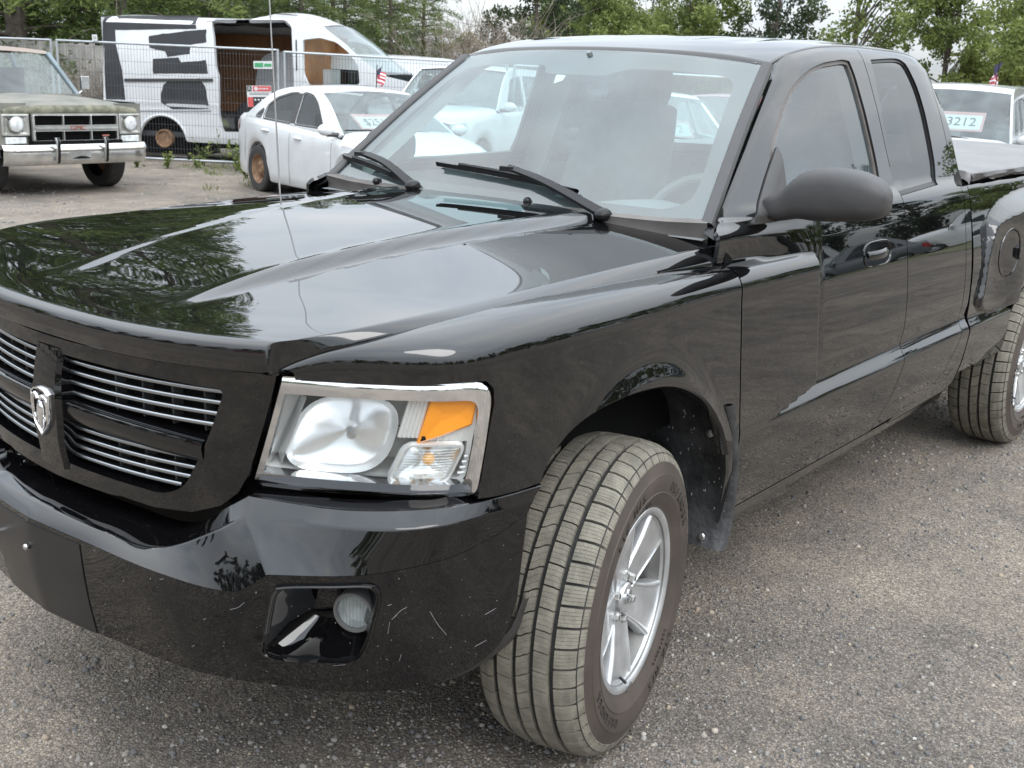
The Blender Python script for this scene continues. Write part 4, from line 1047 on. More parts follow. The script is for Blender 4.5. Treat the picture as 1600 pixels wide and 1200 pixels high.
    m.tube([P(-.006, .004), P(0, -.016), P(.006, .004)], [.004, .0035, .004], 6)
    for sg in (1, -1): m.tube(spl([P(sg * .003, .010), P(sg * .010, .016), P(sg * .018, .010), P(sg * .018, -.002), P(sg * .012, -.006)], 10), .0028, 6)
    m.build('cap_emblem', MT['satin_chrome'], cap)
    for k in range(6):
        a = R(38 + 60 * k); c = (.0572 * math.cos(a), 0, .0572 * math.sin(a))
        m = MB(); Mx = Matrix.Translation(c); m.lathe([(.066, .0110), (.088, .0102), (.093, .008), (.0935, .0005)], 6, Mx); m.lathe([(.0765, .017), (.0775, .0145), (.072, .0135)], 16, Mx); m.build('lug_nut', MT['nut'], w, sharp=25)
    m = MB(); m.lathe([(.055, .02), (.055, .165), (.035, .165), (.035, .02)], 40); m.build('brake_disc', MT['underbody'], w)
    m = MB(); m.lathe([(.0, .001), (.0, .19)], 40); m.build('hub_backing', MT['dark'], w)
    m = MB(); a = R(-64); m.tube([(.193*math.cos(a), .104, .193*math.sin(a)), (.203*math.cos(a), .122, .203*math.sin(a))], .004, 6); m.build('valve', MT['rubber'], w)
    m = MB(); a = R(-72); m.box((.221*math.cos(a), .1205, .221*math.sin(a)), (.014, .005, .030), Matrix.Rotation(-a, 4, 'Y')); m.build('balance_weight', MT['satin_chrome'], w)
    return w
STEER = .21
wh = make_wheel(); wh.location = (0, .7975, .382); wh.rotation_euler = (0, R(12), STEER)
for x, y, rz, roll in ((0, -.7975, math.pi + STEER, 40), (-3.335, .7975, 0, -22), (-3.335, -.7975, math.pi, 70)):
    c = copy_tree(wh, TRUCK); c.location = (x, y, .382); c.rotation_euler = (0, R(roll), rz)
# wheel wells, mud flaps, underside
for sg in (1, -1):
    for cx, pts in ((0, ARCH), (-3.335, RA)):
        P = np.array(pts); c = np.array([P[:, 0].mean(), .45]); Q = c + (P - c) * 1.06
        m = MB(); m.grid([[(x, sg * yv, z) for x, z in Q] for yv in (.855, .80, .60, .40)]); m.add([(x, sg * .42, z) for x, z in Q], [tuple(range(len(Q)))])
        m.build('wheel_well', MT['liner'], TRUCK)
# curved splash flap behind the front wheel
flp = [onside(u, v, lambda x, z: .905) for u, v in ((1117,646),(1136,660),(1141,720),(1140,800),(1130,845),(1118,862))]
for sg in (1, -1):
    m = MB(); rows = []
    prof = spl([(-.392,.79),(-.425,.72),(-.452,.62),(-.458,.52),(-.447,.43),(-.425,.378)], 22)
    for x, z in prof:
        k = (z - .378) / .41; rows.append([(x + .022, sg * .60, z), (x + .012, sg * .70, z), (x + .020, sg * .76, z), (x + .004, sg * .82, z), (x, sg * .875, z), (x - .002, sg * .905, z), (x - .012, sg * .914, z), (x - .034, sg * .914, z), (x - .04, sg * .895, z)])
    m.grid(rows); mf = m.build('mud_flap', MT['liner'], TRUCK, sharp=50)
    m = MB()
    for z in (.70, .405): m.sphere((np.interp(z, prof[::-1, 1], prof[::-1, 0]) + .012, sg * .855, z), (.006, .012, .012), 8, 6)
    m.build('flap_bolt', MT['steel_bolt'], mf)
    if sg == 1:
        m = MB(); r_ = random.Random(4)
        for _ in range(70):
            z = r_.uniform(.385, .78); y = r_.uniform(.64, .90); x = np.interp(z, prof[::-1, 1], prof[::-1, 0]) + np.interp(y, [.6, .7, .76, .82, .875, .905], [.022, .012, .020, .004, 0, -.002]) + .001
            s_ = r_.uniform(.0010, .0030); m.sphere((x, y, z), (.0012, s_, s_ * r_.uniform(1, 2.2)), 5, 3)
        o = m.build('mud_speck', MT['mudspeck'], mf); o['kind'] = 'stuff'
# rear edge of the fender below the seam
for sg in (1, -1):
    m = MB(); m.grid([[(-.41, sg * .908, .69), (-.445, sg * .912, .69), (-.478, sg * .911, .69)], [(-.43, sg * .908, .60), (-.455, sg * .911, .60), (-.486, sg * .908, .60)], [(-.445, sg * .89, .45), (-.47, sg * .89, .45), (-.50, sg * .868, .45)]]); m.build('fender_extension', MT['black_paint'], TRUCK)
m = MB(); m.box((-1.9, 0, .56), (4.9, .95, .16)); m.box((-.9, 0, .48), (2.6, 1.5, .10)); m.box((-3.4, 0, .62), (2.0, 1.1, .12)); m.box((.36, 0, .62), (.5, .8, .30)); m.tube([(0, -.75, .38), (0, .75, .38)], .04, 10); m.tube([(-3.335, -.75, .38), (-3.335, .75, .38)], .05, 10)
m.sphere((-3.335, .0, .38), (.16, .14, .15)); m.build('chassis', MT['underbody'], TRUCK)
m = MB(); m.box((.20, 0, .92), (.7, 1.0, .22)); m.box((-.44, 0, .92), (.05, 1.45, .4)); m.build('engine_bay', MT['dark'], TRUCK)
for sg in (1, -1):
    m = MB(); m.grid([[(x, sg * .86, z) for z in (.46, .70)] for x in (-.47, -1.2, -2.33)]); m.grid([[(x, sg * .80, z) for z in (.70, 1.05, 1.20)] for x in (-.52, -1.2, -2.33)]); m.grid([[(x, sg * .74, z) for z in (.7, 1.08)] for x in (.40, .2, -.46)])
    m.build('inner_panel', MT['dark'], TRUCK)
# --- cargo bed with soft cover
m = MB(); m.box((-3.47, 0, .80), (2.16, 1.55, .06)); m.box((-2.40, 0, 1.02), (.03, 1.56, .44)); m.build('bed_floor', MT['underbody'], TRUCK)
m = MB(); m.grid([[(-4.54, y, z) for z in (.62, 1.0, 1.25)] for y in np.linspace(-.80, .80, 9)]); m.build('tailgate', MT['black_paint'], TRUCK)
m = MB(); m.box((-4.66, 0, .62), (.16, 1.74, .20)); m.build('rear_bumper', MT['chrome'], TRUCK, bevel=.02)
for sg in (1, -1):
    m = MB(); m.grid([[(x, sg * y, z) for y, z in ((.806, 1.252), (.798, 1.268), (.75, 1.272), (.74, 1.25))] for x in np.linspace(-2.385, -4.54, 24)]); m.build('bed_rail', MT['trim_plastic'], TRUCK)
    m = MB(); m.grid([[(-4.45, sg * .85, z) for z in (.9, 1.2)], [(-4.56, sg * .87, 0.9), (-4.56, sg * .85, 1.2)]]); m.build('tail_lamp', MT['amber'], TRUCK)
rows = []
nr = random.Random(9)
for x in np.linspace(-2.368, -4.52, 60):
    r = []
    for y in np.linspace(0, .806, 26):
        b = y / .806; z = 1.322 - .030 * b ** 3 + .004 * math.sin(x * 9 + y * 5) * b + .0035 * math.sin(x * 23 + 2 * math.sin(x * 7)) * b ** 4
        r.append((x, y, z))
    ed = .006 * math.sin(x * 17) + .004 * math.sin(x * 41); tk = max(0, 1 - (-2.368 - x) / .05)
    r += [(x, .822, 1.288 + ed * .3), (x, .829, 1.278 + ed * .5), (x, .828 + .3 * abs(ed), 1.262 + ed)]
    rows.append(r)
rows = [[(p[0] + .008, p[1], p[2] - .03) for p in rows[0]]] + rows
tv = loft('tonneau_cover', rows, MT['vinyl'], TRUCK, both=True, sharp=70)
m = MB(); m.grid([[(x, .828 + .004 * math.sin(x * 17), 1.285), (x, .835 + .003 * math.sin(x * 29), 1.272 + .003 * math.sin(x * 13)), (x, .831, 1.2605 + .004 * math.sin(x * 19))] for x in np.linspace(-2.372, -4.52, 70)]); m.build('cover_hem', MT['vinyl_edge'], tv)
# --- cabin
m = MB(); m.box((-1.5, 0, .62), (1.9, 1.5, .08)); m.build('cab_floor', MT['seat'], TRUCK)
rows = []
for y in np.linspace(-.74, .74, 30):
    hump = .035 * math.exp(-((y - .36) / .17) ** 2); rows.append([(-.50, y, 1.185), (-.62, y, 1.196), (-.80, y, 1.20 + hump), (-.90, y, 1.195 + hump), (-.98, y, 1.165 + hump * .6), (-1.0, y, 1.08), (-.95, y, .92), (-.90, y, .70)])
m = MB(); m.grid(rows); m.build('dashboard', MT['dash'], TRUCK, sharp=50)
def seat(y):
    m = MB(); c = []
    def cush(rows): m.grid(rows, closed=True); m.add(rows[0], [tuple(range(len(rows[0])))]); m.add(rows[-1], [tuple(range(len(rows[-1])))])
    def oval(x, z, hw_, th, ux, uz, n=20):
        r = []
        for j in range(n):
            t = 2 * math.pi * j / n; c, s = math.cos(t), math.sin(t); q = .6; a = math.copysign(abs(c) ** q, c); b = math.copysign(abs(s) ** q, s)
            r.append((x + b * th * ux, y + a * hw_, z + b * th * uz))
        return r
    cush([oval(-1.12 - i * .10, .90 - i * .012, .24, .075, 0, 1) for i in range(6)])
    cush([oval(-1.60 - .24 * t, .88 + .60 * t, .245 - .05 * t ** 3, .075 - .02 * t, -.92, -.35) for t in np.linspace(0, 1, 9)])
    s_ = m.build('seat', MT['seat'], TRUCK, sharp=60)
    m = MB(); rows = [oval(-1.87 - .03 * t, 1.475 + .165 * t, .135 - .03 * (2 * t - 1) ** 4, .055 - .02 * abs(2 * t - 1) ** 3, -.95, -.2) for t in np.linspace(0, 1, 8)]
    m.grid(rows, closed=True); m.add(rows[0], [tuple(range(20))]); m.add(rows[-1], [tuple(range(20))])
    for dy in (-.06, .06): m.tube([(-1.84, y + dy, 1.42), (-1.87, y + dy, 1.50)], .007, 6)
    m.build('headrest', MT['seat'], s_, sharp=60)
seat(.37); seat(-.37)
m = MB(); m.grid([[tuple(bwf(np.array(y), np.array(z)) + np.array([.03, 0, 0])) for y in (-.7, 0, .7)] for z in (.75, 1.0, 1.275)]); m.box((-2.10, 0, .95), (.36, 1.35, .14)); m.build('rear_trim', MT['seat'], TRUCK)
for sg in (1, -1):
    m = MB(); m.grid([[(x, sg * .785, z) for z in (.70, 1.0, 1.22)] for x in (-.62, -1.2, -2.28)]); m.build('door_trim', MT['dash'], TRUCK)
m = MB(); m.box((-1.45, 0, .98), (.55, .22, .22)); m.build('console', MT['dash'], TRUCK, bevel=.02)
sc_ = Vector((-1.10, .36, 1.12)); Mx = Matrix.Translation(sc_) @ Matrix.Rotation(R(-28), 4, 'Y')
m = MB(); t_ = np.linspace(0, 2 * math.pi, 41); P = [tuple(Mx @ Vector((0, .185 * math.cos(t), .185 * math.sin(t)))) for t in t_]; m.tube(P, .015, 8, cap=False)
for a in (0, math.pi, -math.pi / 2): m.tube([tuple(Mx @ Vector((.01, 0, 0))), tuple(Mx @ Vector((0, .18 * math.cos(a), .18 * math.sin(a))))], .014, 6)
m.sphere(tuple(sc_), (.03, .07, .07)); m.build('steering_wheel', MT['dash'], TRUCK)
m = MB(); m.grid([[(x, y, z) for x, z in ((-1.06, 1.645), (-1.2, 1.685), (-1.6, 1.705), (-2.2, 1.70), (-2.32, 1.67))] for y in (-.56, -.3, 0, .3, .56)]); m.build('headliner', MT['headliner'], TRUCK)
for sg in (1, -1):
    for p, q, w_, h_, u_ in (((-1.69, sg * .755, 1.20), (-1.69, sg * .575, 1.67), .10, .03, (1, 0, 0)), ((-2.29, sg * .72, 1.20), (-2.29, sg * .56, 1.66), .09, .03, (1, 0, 0)), ((-.62, sg * .695, 1.22), (-1.09, sg * .560, 1.61), .04, .04, (0, 0, 1)), ((-1.10, sg * .545, 1.64), (-2.28, sg * .55, 1.67), .04, .04, (0, 0, 1))):
        m = MB(); m.bar(p, q, w_, h_, u_); m.build('pillar_trim', MT['headliner'], TRUCK)
m = MB(); m.sphere((-1.02, 0, 1.60), (.02, .125, .036), 14, 8); m.tube([(-1.02, 0, 1.61), (-.985, 0, 1.665)], .010, 6); m.build('inside_mirror', MT['dash'], TRUCK)
for sg in (1, -1):
    m = MB(); m.box((-1.14, sg * .30, 1.655), (.16, .42, .012), Matrix.Rotation(R(14), 4, 'Y')); m.build('sun_visor', MT['headliner'], TRUCK, bevel=.005)
m = MB(); q = inv(ws_f, [(864,128),(868,115),(876,112),(883,116),(878,123)], (-1, 1), (0, 1), 120); m.add([tuple(ws_f(np.array(a), np.array(b)) - np.array([.6, 0, .8]) * .006) for a, b in q], [tuple(range(5))]); m.build('windshield_sticker', mat('paper', (.6, .62, .55), .8), TRUCK)
# ------------------------------------------------------------------ ground
def gz(x, y):
    x = np.asarray(x, float); y = np.asarray(y, float)
    return -.17 * ss(3.5, 9.5, -y) - .10 * ss(12, 30, -y)
def gmat(name, c1, c2, c3, c4, stone=1.0, dark=.30):
    m = bpy.data.materials.new(name); m.use_nodes = True; t = m.node_tree; b = t.nodes['Principled BSDF']
    b.inputs['Roughness'].default_value = .93; b.inputs['Specular IOR Level'].default_value = .25
    tcn = N(t, 'ShaderNodeTexCoord')
    def noise(s, d=5, r=.55):
        n = N(t, 'ShaderNodeTexNoise'); n.inputs['Scale'].default_value = s; n.inputs['Detail'].default_value = d; n.inputs['Roughness'].default_value = r
        t.links.new(tcn.outputs['Object'], n.inputs['Vector']); return n.outputs[0]
    def ramp(v, a, b_, ca, cb):
        r = N(t, 'ShaderNodeValToRGB'); r.color_ramp.elements[0].position = a; r.color_ramp.elements[1].position = b_
        r.color_ramp.elements[0].color = (*ca, 1); r.color_ramp.elements[1].color = (*cb, 1); t.links.new(v, r.inputs[0]); return r.outputs[0]
    def mix(f, a, b_, mode='MIX'):
        n = N(t, 'ShaderNodeMix', data_type='RGBA', blend_type=mode)
        if isinstance(f, float): n.inputs[0].default_value = f
        else: t.links.new(f, n.inputs[0])
        t.links.new(a, n.inputs[6]); t.links.new(b_, n.inputs[7]); return n.outputs[2]
    big = ramp(noise(.75, 7, .62), .40, .60, c1, c2)
    mid = ramp(noise(3.2, 7, .62), .38, .66, c3, c4)
    base = mix(.55, big, mid)
    v1 = N(t, 'ShaderNodeTexVoronoi'); v1.inputs['Scale'].default_value = 120; t.links.new(tcn.outputs['Object'], v1.inputs['Vector'])
    v2 = N(t, 'ShaderNodeTexVoronoi'); v2.inputs['Scale'].default_value = 340; t.links.new(tcn.outputs['Object'], v2.inputs['Vector'])
    g1 = ramp(v1.outputs['Color'], .15, .85, (.68, .68, .69), (1.25, 1.22, 1.18)); g2 = ramp(v2.outputs['Color'], .1, .9, (.50, .50, .50), (1.45, 1.42, 1.38))
    col = mix(1.0, mix(1.0, base, g1, 'MULTIPLY'), g2, 'MULTIPLY')
    cr_ = ramp(v1.outputs['Distance'], .25, .62, (1, 1, 1), (.62, .60, .58)); col = mix(.8, col, mix(1.0, col, cr_, 'MULTIPLY'))
    col = mix(1.0, col, ramp(noise(.28, 5, .6), .38, .62, (.76, .76, .77), (1.10, 1.08, 1.06)), 'MULTIPLY')
    t.links.new(col, b.inputs['Base Color'])
    h = M_('ADD', M_('MULTIPLY', v1.outputs['Distance'], -.9, t=t), M_('MULTIPLY', v2.outputs['Distance'], -.4, t=t), t=t)
    h = M_('ADD', h, M_('MULTIPLY', noise(26, 6, .6), .8, t=t), t=t)
    bp = N(t, 'ShaderNodeBump'); bp.inputs['Strength'].default_value = .65; bp.inputs['Distance'].default_value = .008
    t.links.new(h, bp.inputs['Height']); t.links.new(bp.outputs[0], b.inputs['Normal'])
    return m
MT['gravel'] = gmat('gravel_lot', (.195, .178, .160), (.330, .298, .260), (.165, .156, .146), (.350, .312, .266))
MT['grass_ground'] = mat('grassy_soil', (.06, .075, .03), .95, col2=(.14, .13, .07), vscale=1.2, bump=.4, bscale=30)
gx_ = np.unique(np.r_[np.linspace(-400, -40, 14), np.linspace(-40, 12, 66), np.linspace(12, 400, 16)]); gy_ = np.unique(np.r_[np.linspace(-400, -40, 14), np.linspace(-40, 12, 66), np.linspace(12, 400, 16)])
m = MB(); m.grid([[(x, y, float(gz(x, y))) for x in gx_] for y in gy_]); GROUND = m.build('gravel_ground', MT['gravel']); tag(GROUND, kind='structure')

def stones(name, n, area, size, mt, seed, dens=None):
    r = np.random.default_rng(seed); x0, x1, y0, y1 = area
    P = np.stack([r.uniform(x0, x1, n), r.uniform(y0, y1, n)], 1)
    # clumped: keep more where a few random waves overlap
    w = sum(np.sin(P @ r.normal(0, f, 2) + r.uniform(0, 6)) for f in (1.3, 2.2, 3.7, 5.5, 8)) / 3
    keep = r.uniform(0, 1, n) < np.clip(.22 + .55 * w, .03, 1.); P = P[keep]
    q = project(np.column_stack([P, np.zeros(len(P))])); dpt = (np.column_stack([P, np.zeros(len(P))]) - CAM_C) @ _fw
    ok = (dpt > .3) & (q[:, 0] > -150) & (q[:, 0] < 1750) & (q[:, 1] < 1330); P = P[ok]; k = len(P)
    ico = np.array([(0,0,1),(.9,0,.3),(.28,.86,.3),(-.73,.53,.3),(-.73,-.53,.3),(.28,-.86,.3),(.73,.53,-.4),(-.28,.86,-.4),(-.9,0,-.4),(-.28,-.86,-.4),(.73,-.53,-.4)])
    tri = np.array([(0,1,2),(0,2,3),(0,3,4),(0,4,5),(0,5,1),(1,6,2),(2,7,3),(3,8,4),(4,9,5),(5,10,1),(6,7,2),(7,8,3),(8,9,4),(9,10,5),(10,6,1)])
    s = size[0] * np.exp(r.gamma(1.5, .28, k)); s = np.minimum(s, size[1])
    V = ico[None] * (s[:, None, None] * r.uniform(.6, 1.25, (k, 1, 3))) * [1, 1, .75] + r.normal(0, .13, (k, 11, 3)) * s[:, None, None]
    a = r.uniform(0, 6.28, k); c, sn = np.cos(a)[:, None], np.sin(a)[:, None]
    X = V[..., 0] * c - V[..., 1] * sn; Y = V[..., 0] * sn + V[..., 1] * c
    V = np.stack([X + P[:, :1], Y + P[:, 1:], V[..., 2] + (gz(P[:, 0], P[:, 1]) + s * .18)[:, None]], -1).reshape(-1, 3)
    F = (tri[None] + (np.arange(k) * 11)[:, None, None]).reshape(-1, 3)
    me = bpy.data.meshes.new(name); me.vertices.add(len(V)); me.vertices.foreach_set('co', V.ravel())
    me.loops.add(F.size); me.loops.foreach_set('vertex_index', F.ravel()); me.polygons.add(len(F)); me.polygons.foreach_set('loop_start', np.arange(0, F.size, 3))
    ca = me.attributes.new('tone', 'FLOAT', 'POINT'); ca.data.foreach_set('value', np.repeat(r.uniform(0, 1, k), 11))
    me.update(); me.validate(); o = link(name, me, mt); tag(o, kind='stuff'); return o
def stone_mat(name):
    m = mat(name, (.3, .29, .27), .85); t = m.node_tree; a = N(t, 'ShaderNodeAttribute'); a.attribute_name = 'tone'
    r = N(t, 'ShaderNodeValToRGB'); e = r.color_ramp.elements; e[0].color = (.085, .085, .09, 1); e[1].color = (.40, .38, .35, 1); e[1].position = 1
    for p, c in ((.30, (.14, .135, .13)), (.6, (.22, .205, .188)), (.82, (.28, .26, .235)), (.92, (.30, .24, .175))):
        x = e.new(p); x.color = (*c, 1)
    t.links.new(a.outputs['Fac'], r.inputs[0]); t.links.new(r.outputs[0], t.nodes['Principled BSDF'].inputs['Base Color']); return m
MT['stone'] = stone_mat('loose_stone')
stones('gravel_stones', 170000, (-4.2, 2.6, -2.6, 2.6), (.0025, .0095), MT['stone'], 3)
stones('gravel_chips', 60000, (-9, 1.0, -1.5, 4.2), (.0034, .011), MT['stone'], 5)
stones('far_gravel', 16000, (-10, -1, -13, -1.0), (.007, .022), MT['stone'], 8)

# ------------------------------------------------------------------ trees and plants
def leafmat(name, c1, c2, trans=.35):
    m = mat(name, c1, .6, spec=.3); t = m.node_tree; b = t.nodes['Principled BSDF']
    a = N(t, 'ShaderNodeAttribute'); a.attribute_name = 'tone'; r = N(t, 'ShaderNodeValToRGB'); r.color_ramp.elements[0].color = (*c1, 1); r.color_ramp.elements[1].color = (*c2, 1)
    t.links.new(a.outputs['Fac'], r.inputs[0]); t.links.new(r.outputs[0], b.inputs['Base Color'])
    tl = N(t, 'ShaderNodeBsdfTranslucent'); t.links.new(r.outputs[0], tl.inputs[0]); mx_ = N(t, 'ShaderNodeMixShader'); mx_.inputs[0].default_value = trans
    t.links.new(b.outputs[0], mx_.inputs[1]); t.links.new(tl.outputs[0], mx_.inputs[2]); t.links.new(mx_.outputs[0], t.nodes['Material Output'].inputs['Surface']); return m
MT['needles'] = leafmat('pine_needles', (.05, .085, .028), (.205, .255, .075))
MT['leaf_mid'] = leafmat('green_leaves', (.075, .105, .028), (.22, .26, .075))
MT['leaf_dark'] = leafmat('dark_leaves', (.025, .042, .022), (.075, .10, .04))
MT['leaf_yellow'] = leafmat('yellow_green_leaves', (.15, .17, .04), (.40, .36, .09))
MT['bark'] = mat('bark', (.10, .082, .068), .9, var=.3, vscale=9, bump=.5, bscale=20)
MT['bare_twig'] = mat('bare_twigs', (.21, .175, .145), .9, var=.25, vscale=2)
def leaves(name, C, size, r, mt, parent, aspect=.5, tone=None, dirs=None):
    """one small bent leaf-sized face at every point of C"""
    k = len(C); s = size * r.uniform(.6, 1.35, k)[:, None]
    d = r.normal(0, 1, (k, 3)) if dirs is None else dirs + r.normal(0, .45, (k, 3)); d /= np.linalg.norm(d, axis=1)[:, None]
    e = np.cross(d, r.normal(0, 1, (k, 3))); e /= np.linalg.norm(e, axis=1)[:, None]
    V = np.stack([C, C + d * s * .5 + e * s * aspect * .5, C + d * s, C + d * s * .5 - e * s * aspect * .5], 1).reshape(-1, 3)
    F = np.arange(k * 4).reshape(-1, 4)
    me = bpy.data.meshes.new(name); me.vertices.add(len(V)); me.vertices.foreach_set('co', V.ravel()); me.loops.add(F.size); me.loops.foreach_set('vertex_index', F.ravel())
    me.polygons.add(k); me.polygons.foreach_set('loop_start', np.arange(0, F.size, 4))
    t = r.uniform(0, 1, k) if tone is None else np.clip(tone + r.normal(0, .16, k), 0, 1)
    a = me.attributes.new('tone', 'FLOAT', 'POINT'); a.data.foreach_set('value', np.repeat(t, 4)); me.update(); return link(name, me, mt, parent)
def pine(seed, H=13., spread=3.4, bare=1.2, nb=96):
    r = np.random.default_rng(seed); o = bpy.data.objects.new('pine_tree', None); COL.objects.link(o)
    m = MB(); m.tube([(0, 0, -.3), (.05, 0, H * .5), (0, .05, H)], [.20, .12, .02], 7); C = []; D = []; T = []
    for i in range(nb):
        t = (i + r.uniform(0, 1)) / nb; z = bare + (H - bare) * t ** .9; L = spread * (1 - t) ** .75 * r.uniform(.65, 1.15) + .25
        a = i * 2.4 + r.uniform(-.4, .4); d = np.array([math.cos(a), math.sin(a), 0]); dr = r.uniform(.05, .28) * L
        pts = [np.array([0, 0, z]) + d * L * q + np.array([0, 0, .25 * L * q - (dr + .25 * L) * q ** 2]) for q in np.linspace(0, 1, 5)]
        m.tube(pts, np.linspace(.03 + .004 * L, .006, 5), 4, cap=False)
        tb = r.uniform(.1, .9)
        for q in np.linspace(.22, 1, max(4, int(L * 5))):
            p = np.array([0, 0, z]) + d * L * q + np.array([0, 0, .25 * L * q - (dr + .25 * L) * q ** 2])
            side = np.array([-d[1], d[0], 0]); w = .34 * L * (1 - q) + .22
            for _ in range(14):
                o_ = side * r.uniform(-w, w) + np.array([0, 0, r.normal(0, .07)]) - d * abs(r.normal(0, .1)); n_ = 3
                for _ in range(n_): C.append(p + o_ + r.normal(0, .05, 3)); D.append(d * .8 + o_ * 1.2 + np.array([0, 0, .1])); T.append(tb)
    m.build('trunk', MT['bark'], o); leaves('crown', np.array(C), .155, r, MT['needles'], o, aspect=.20, tone=np.array(T), dirs=np.array(D)); return o
def leafy(seed, H=9., W=3., mt='leaf_mid', n=9000, size=.20, low=.25, gaps=.5):
    r = np.random.default_rng(seed); o = bpy.data.objects.new('leafy_tree', None); COL.objects.link(o); m = MB()
    m.tube([(0, 0, -.3), (r.normal(0, .1), r.normal(0, .1), H * .45), (r.normal(0, .3), r.normal(0, .3), H * .86)], [.16, .10, .02], 6); cl = []
    for i in range(30):
        t = r.uniform(low, 1.); a = r.uniform(0, 6.28); rad = W * math.sin(math.pi * min(1, (t - low) / (1 - low) * .78 + .22)) ** .8 * r.uniform(.35, 1.0)
        e = np.array([rad * math.cos(a), rad * math.sin(a), H * t]); b = np.array([0, 0, H * t * r.uniform(.5, .8)])
        m.tube([b, (b + e) / 2 + np.array([0, 0, .2]), e], [.05, .03, .008], 4, cap=False)
        cl.append((e, r.uniform(.35, .95) * W * .36, r.uniform(.1, .9)))
        for _ in range(3): cl.append((e * r.uniform(.75, 1.02, 3) + r.normal(0, .3, 3), r.uniform(.25, .7) * W * .3, r.uniform(.1, .9)))
    k = np.array([c[1] ** 2 for c in cl]); k = (k / k.sum() * n).astype(int); C = []; T = []
    for (c, rad, tn), q in zip(cl, k):
        v = r.normal(0, 1, (q, 3)); v /= np.linalg.norm(v, axis=1)[:, None] + 1e-9; C.append(c + v * rad * r.uniform(.25, 1, (q, 1)) ** .5 * [1, 1, .75]); T.append(np.full(q, tn))
    C = np.vstack(C); T = np.concatenate(T); ok = C[:, 2] > .1
    m.build('trunk', MT['bark'], o); leaves('crown', C[ok], size, r, MT[mt], o, tone=T[ok]); return o
def bare(seed, H=4., W=2., n=260):
    r = np.random.default_rng(seed); o = bpy.data.objects.new('bare_shrub', None); COL.objects.link(o); m = MB()
    for i in range(n):
        a = r.uniform(0, 6.28); L = H * r.uniform(.4, 1.); b = np.array([r.normal(0, .25 * W), r.normal(0, .25 * W), 0]); d = np.array([math.cos(a) * r.uniform(.1, .75), math.sin(a) * r.uniform(.1, .75), 1.])
        p = [b, b + d * L * .5 + r.normal(0, .12, 3), b + d * L * .8 + r.normal(0, .3, 3) + [d[0] * .3, d[1] * .3, 0]]; m.tube(p, [.016, .010, .004], 3, cap=False)
        for _ in range(3):
            s = p[1] + (p[2] - p[1]) * r.uniform(0, 1); e = s + r.normal(0, .42, 3) + [0, 0, .25]; m.tube([s, (s + e) / 2 + r.normal(0, .05, 3), e], [.007, .005, .002], 3, cap=False)
    m.build('twigs', MT['bare_twig'], o, smooth=False); return o
def place(o, x, y, s=1., rz=0., label=None, cat='tree', group=None, sz=None):
    o.location = (x, y, float(gz(x, y)) - .03); o.rotation_euler = (0, 0, rz); o.scale = (s, s, sz or s)
    tag(o, label, cat, group)
    return o
def atd(u, v, s):
    """point seen at (u, v) where one metre spans s photo pixels"""
    return CAM_C + (CAM_F / s) * (_fw + (u - 800) / CAM_F * _r + (600 - v) / CAM_F * _u)
def gpos(u, s):
    p = atd(u, 100, s); return p[0], p[1]
PI_ = [pine(11, 13, 3.6), pine(12, 11, 3.0, .6, 84), pine(13, 15, 4.0, 1.6, 110)]
LF = [leafy(21, 9, 3.2, 'leaf_mid', 15000, .22, .12), leafy(22, 10, 2.5, 'leaf_dark', 12000, .20, .08), leafy(23, 8, 3.0, 'leaf_yellow', 12000, .21, .08), leafy(24, 11, 2.8, 'leaf_mid', 6500, .21, .2)]
BR = bare(31)
used_t = {}
def put(proto, x, y, s, rz, label, cat='tree', group='trees beyond the lot', sz=None):
    k = id(proto)
    o = proto if k not in used_t else copy_tree(proto); used_t[k] = 1
    return place(o, x, y, s, rz, label, cat, group, sz)
CON = [(-200, 'far beyond the left edge of the photo'), (-100, 'just beyond the left edge of the photo'), (0, 'at the left edge behind the board fence'), (70, 'directly above the old pickup cab'), (130, 'above the board fence beside the van'), (220, 'above the rear corner of the stripped van'), (280, 'above the middle black patch of the van'), (345, 'above the rear end of the van doorway'), (425, 'above the antenna tip and van doorway'), (500, 'above the windshield of the stripped van'), (565, 'above the second white van'), (630, 'above the gap between van and truck roof'), (9999, 'next to the bare shrubs')]
FAR = [(890, 'above the left end of the truck roof'), (945, 'left of the middle of the truck roof'), (1000, 'above the middle of the truck roof'), (1070, 'just right of the middle of the truck roof'), (1110, 'above the top of the near windshield pillar'), (1145, 'above the front of the near door'), (1185, 'above the near side window'), (1225, 'right of the near side window top'), (1260, 'above the door seam'), (1300, 'above the rear side window'), (1345, 'above the rear corner of the cab'), (1380, 'just behind the rear corner of the cab'), (1420, 'left of the sky gap behind the cab'), (1455, 'above the left end of the silver van'), (1485, 'above the price card of the silver van'), (1515, 'above the middle of the silver van'), (1550, 'left of the flag on the right'), (1580, 'behind the flag on the right'), (1610, 'at the right edge of the photo'), (9999, 'beyond the right edge of the photo')]
seen_lb = {}
def where(u, far, T, pre='conifer'):
    p = next(t for k, t in T if u <= k); s = ('farther ' if far else 'green ') + pre + ' ' + p; seen_lb[s] = seen_lb.get(s, 0) + 1
    return s if seen_lb[s] == 1 else s.replace('farther ', 'farther right-hand ').replace('green ', 'green right-hand ')
G1 = 'conifers behind the van'; rt = random.Random(5)
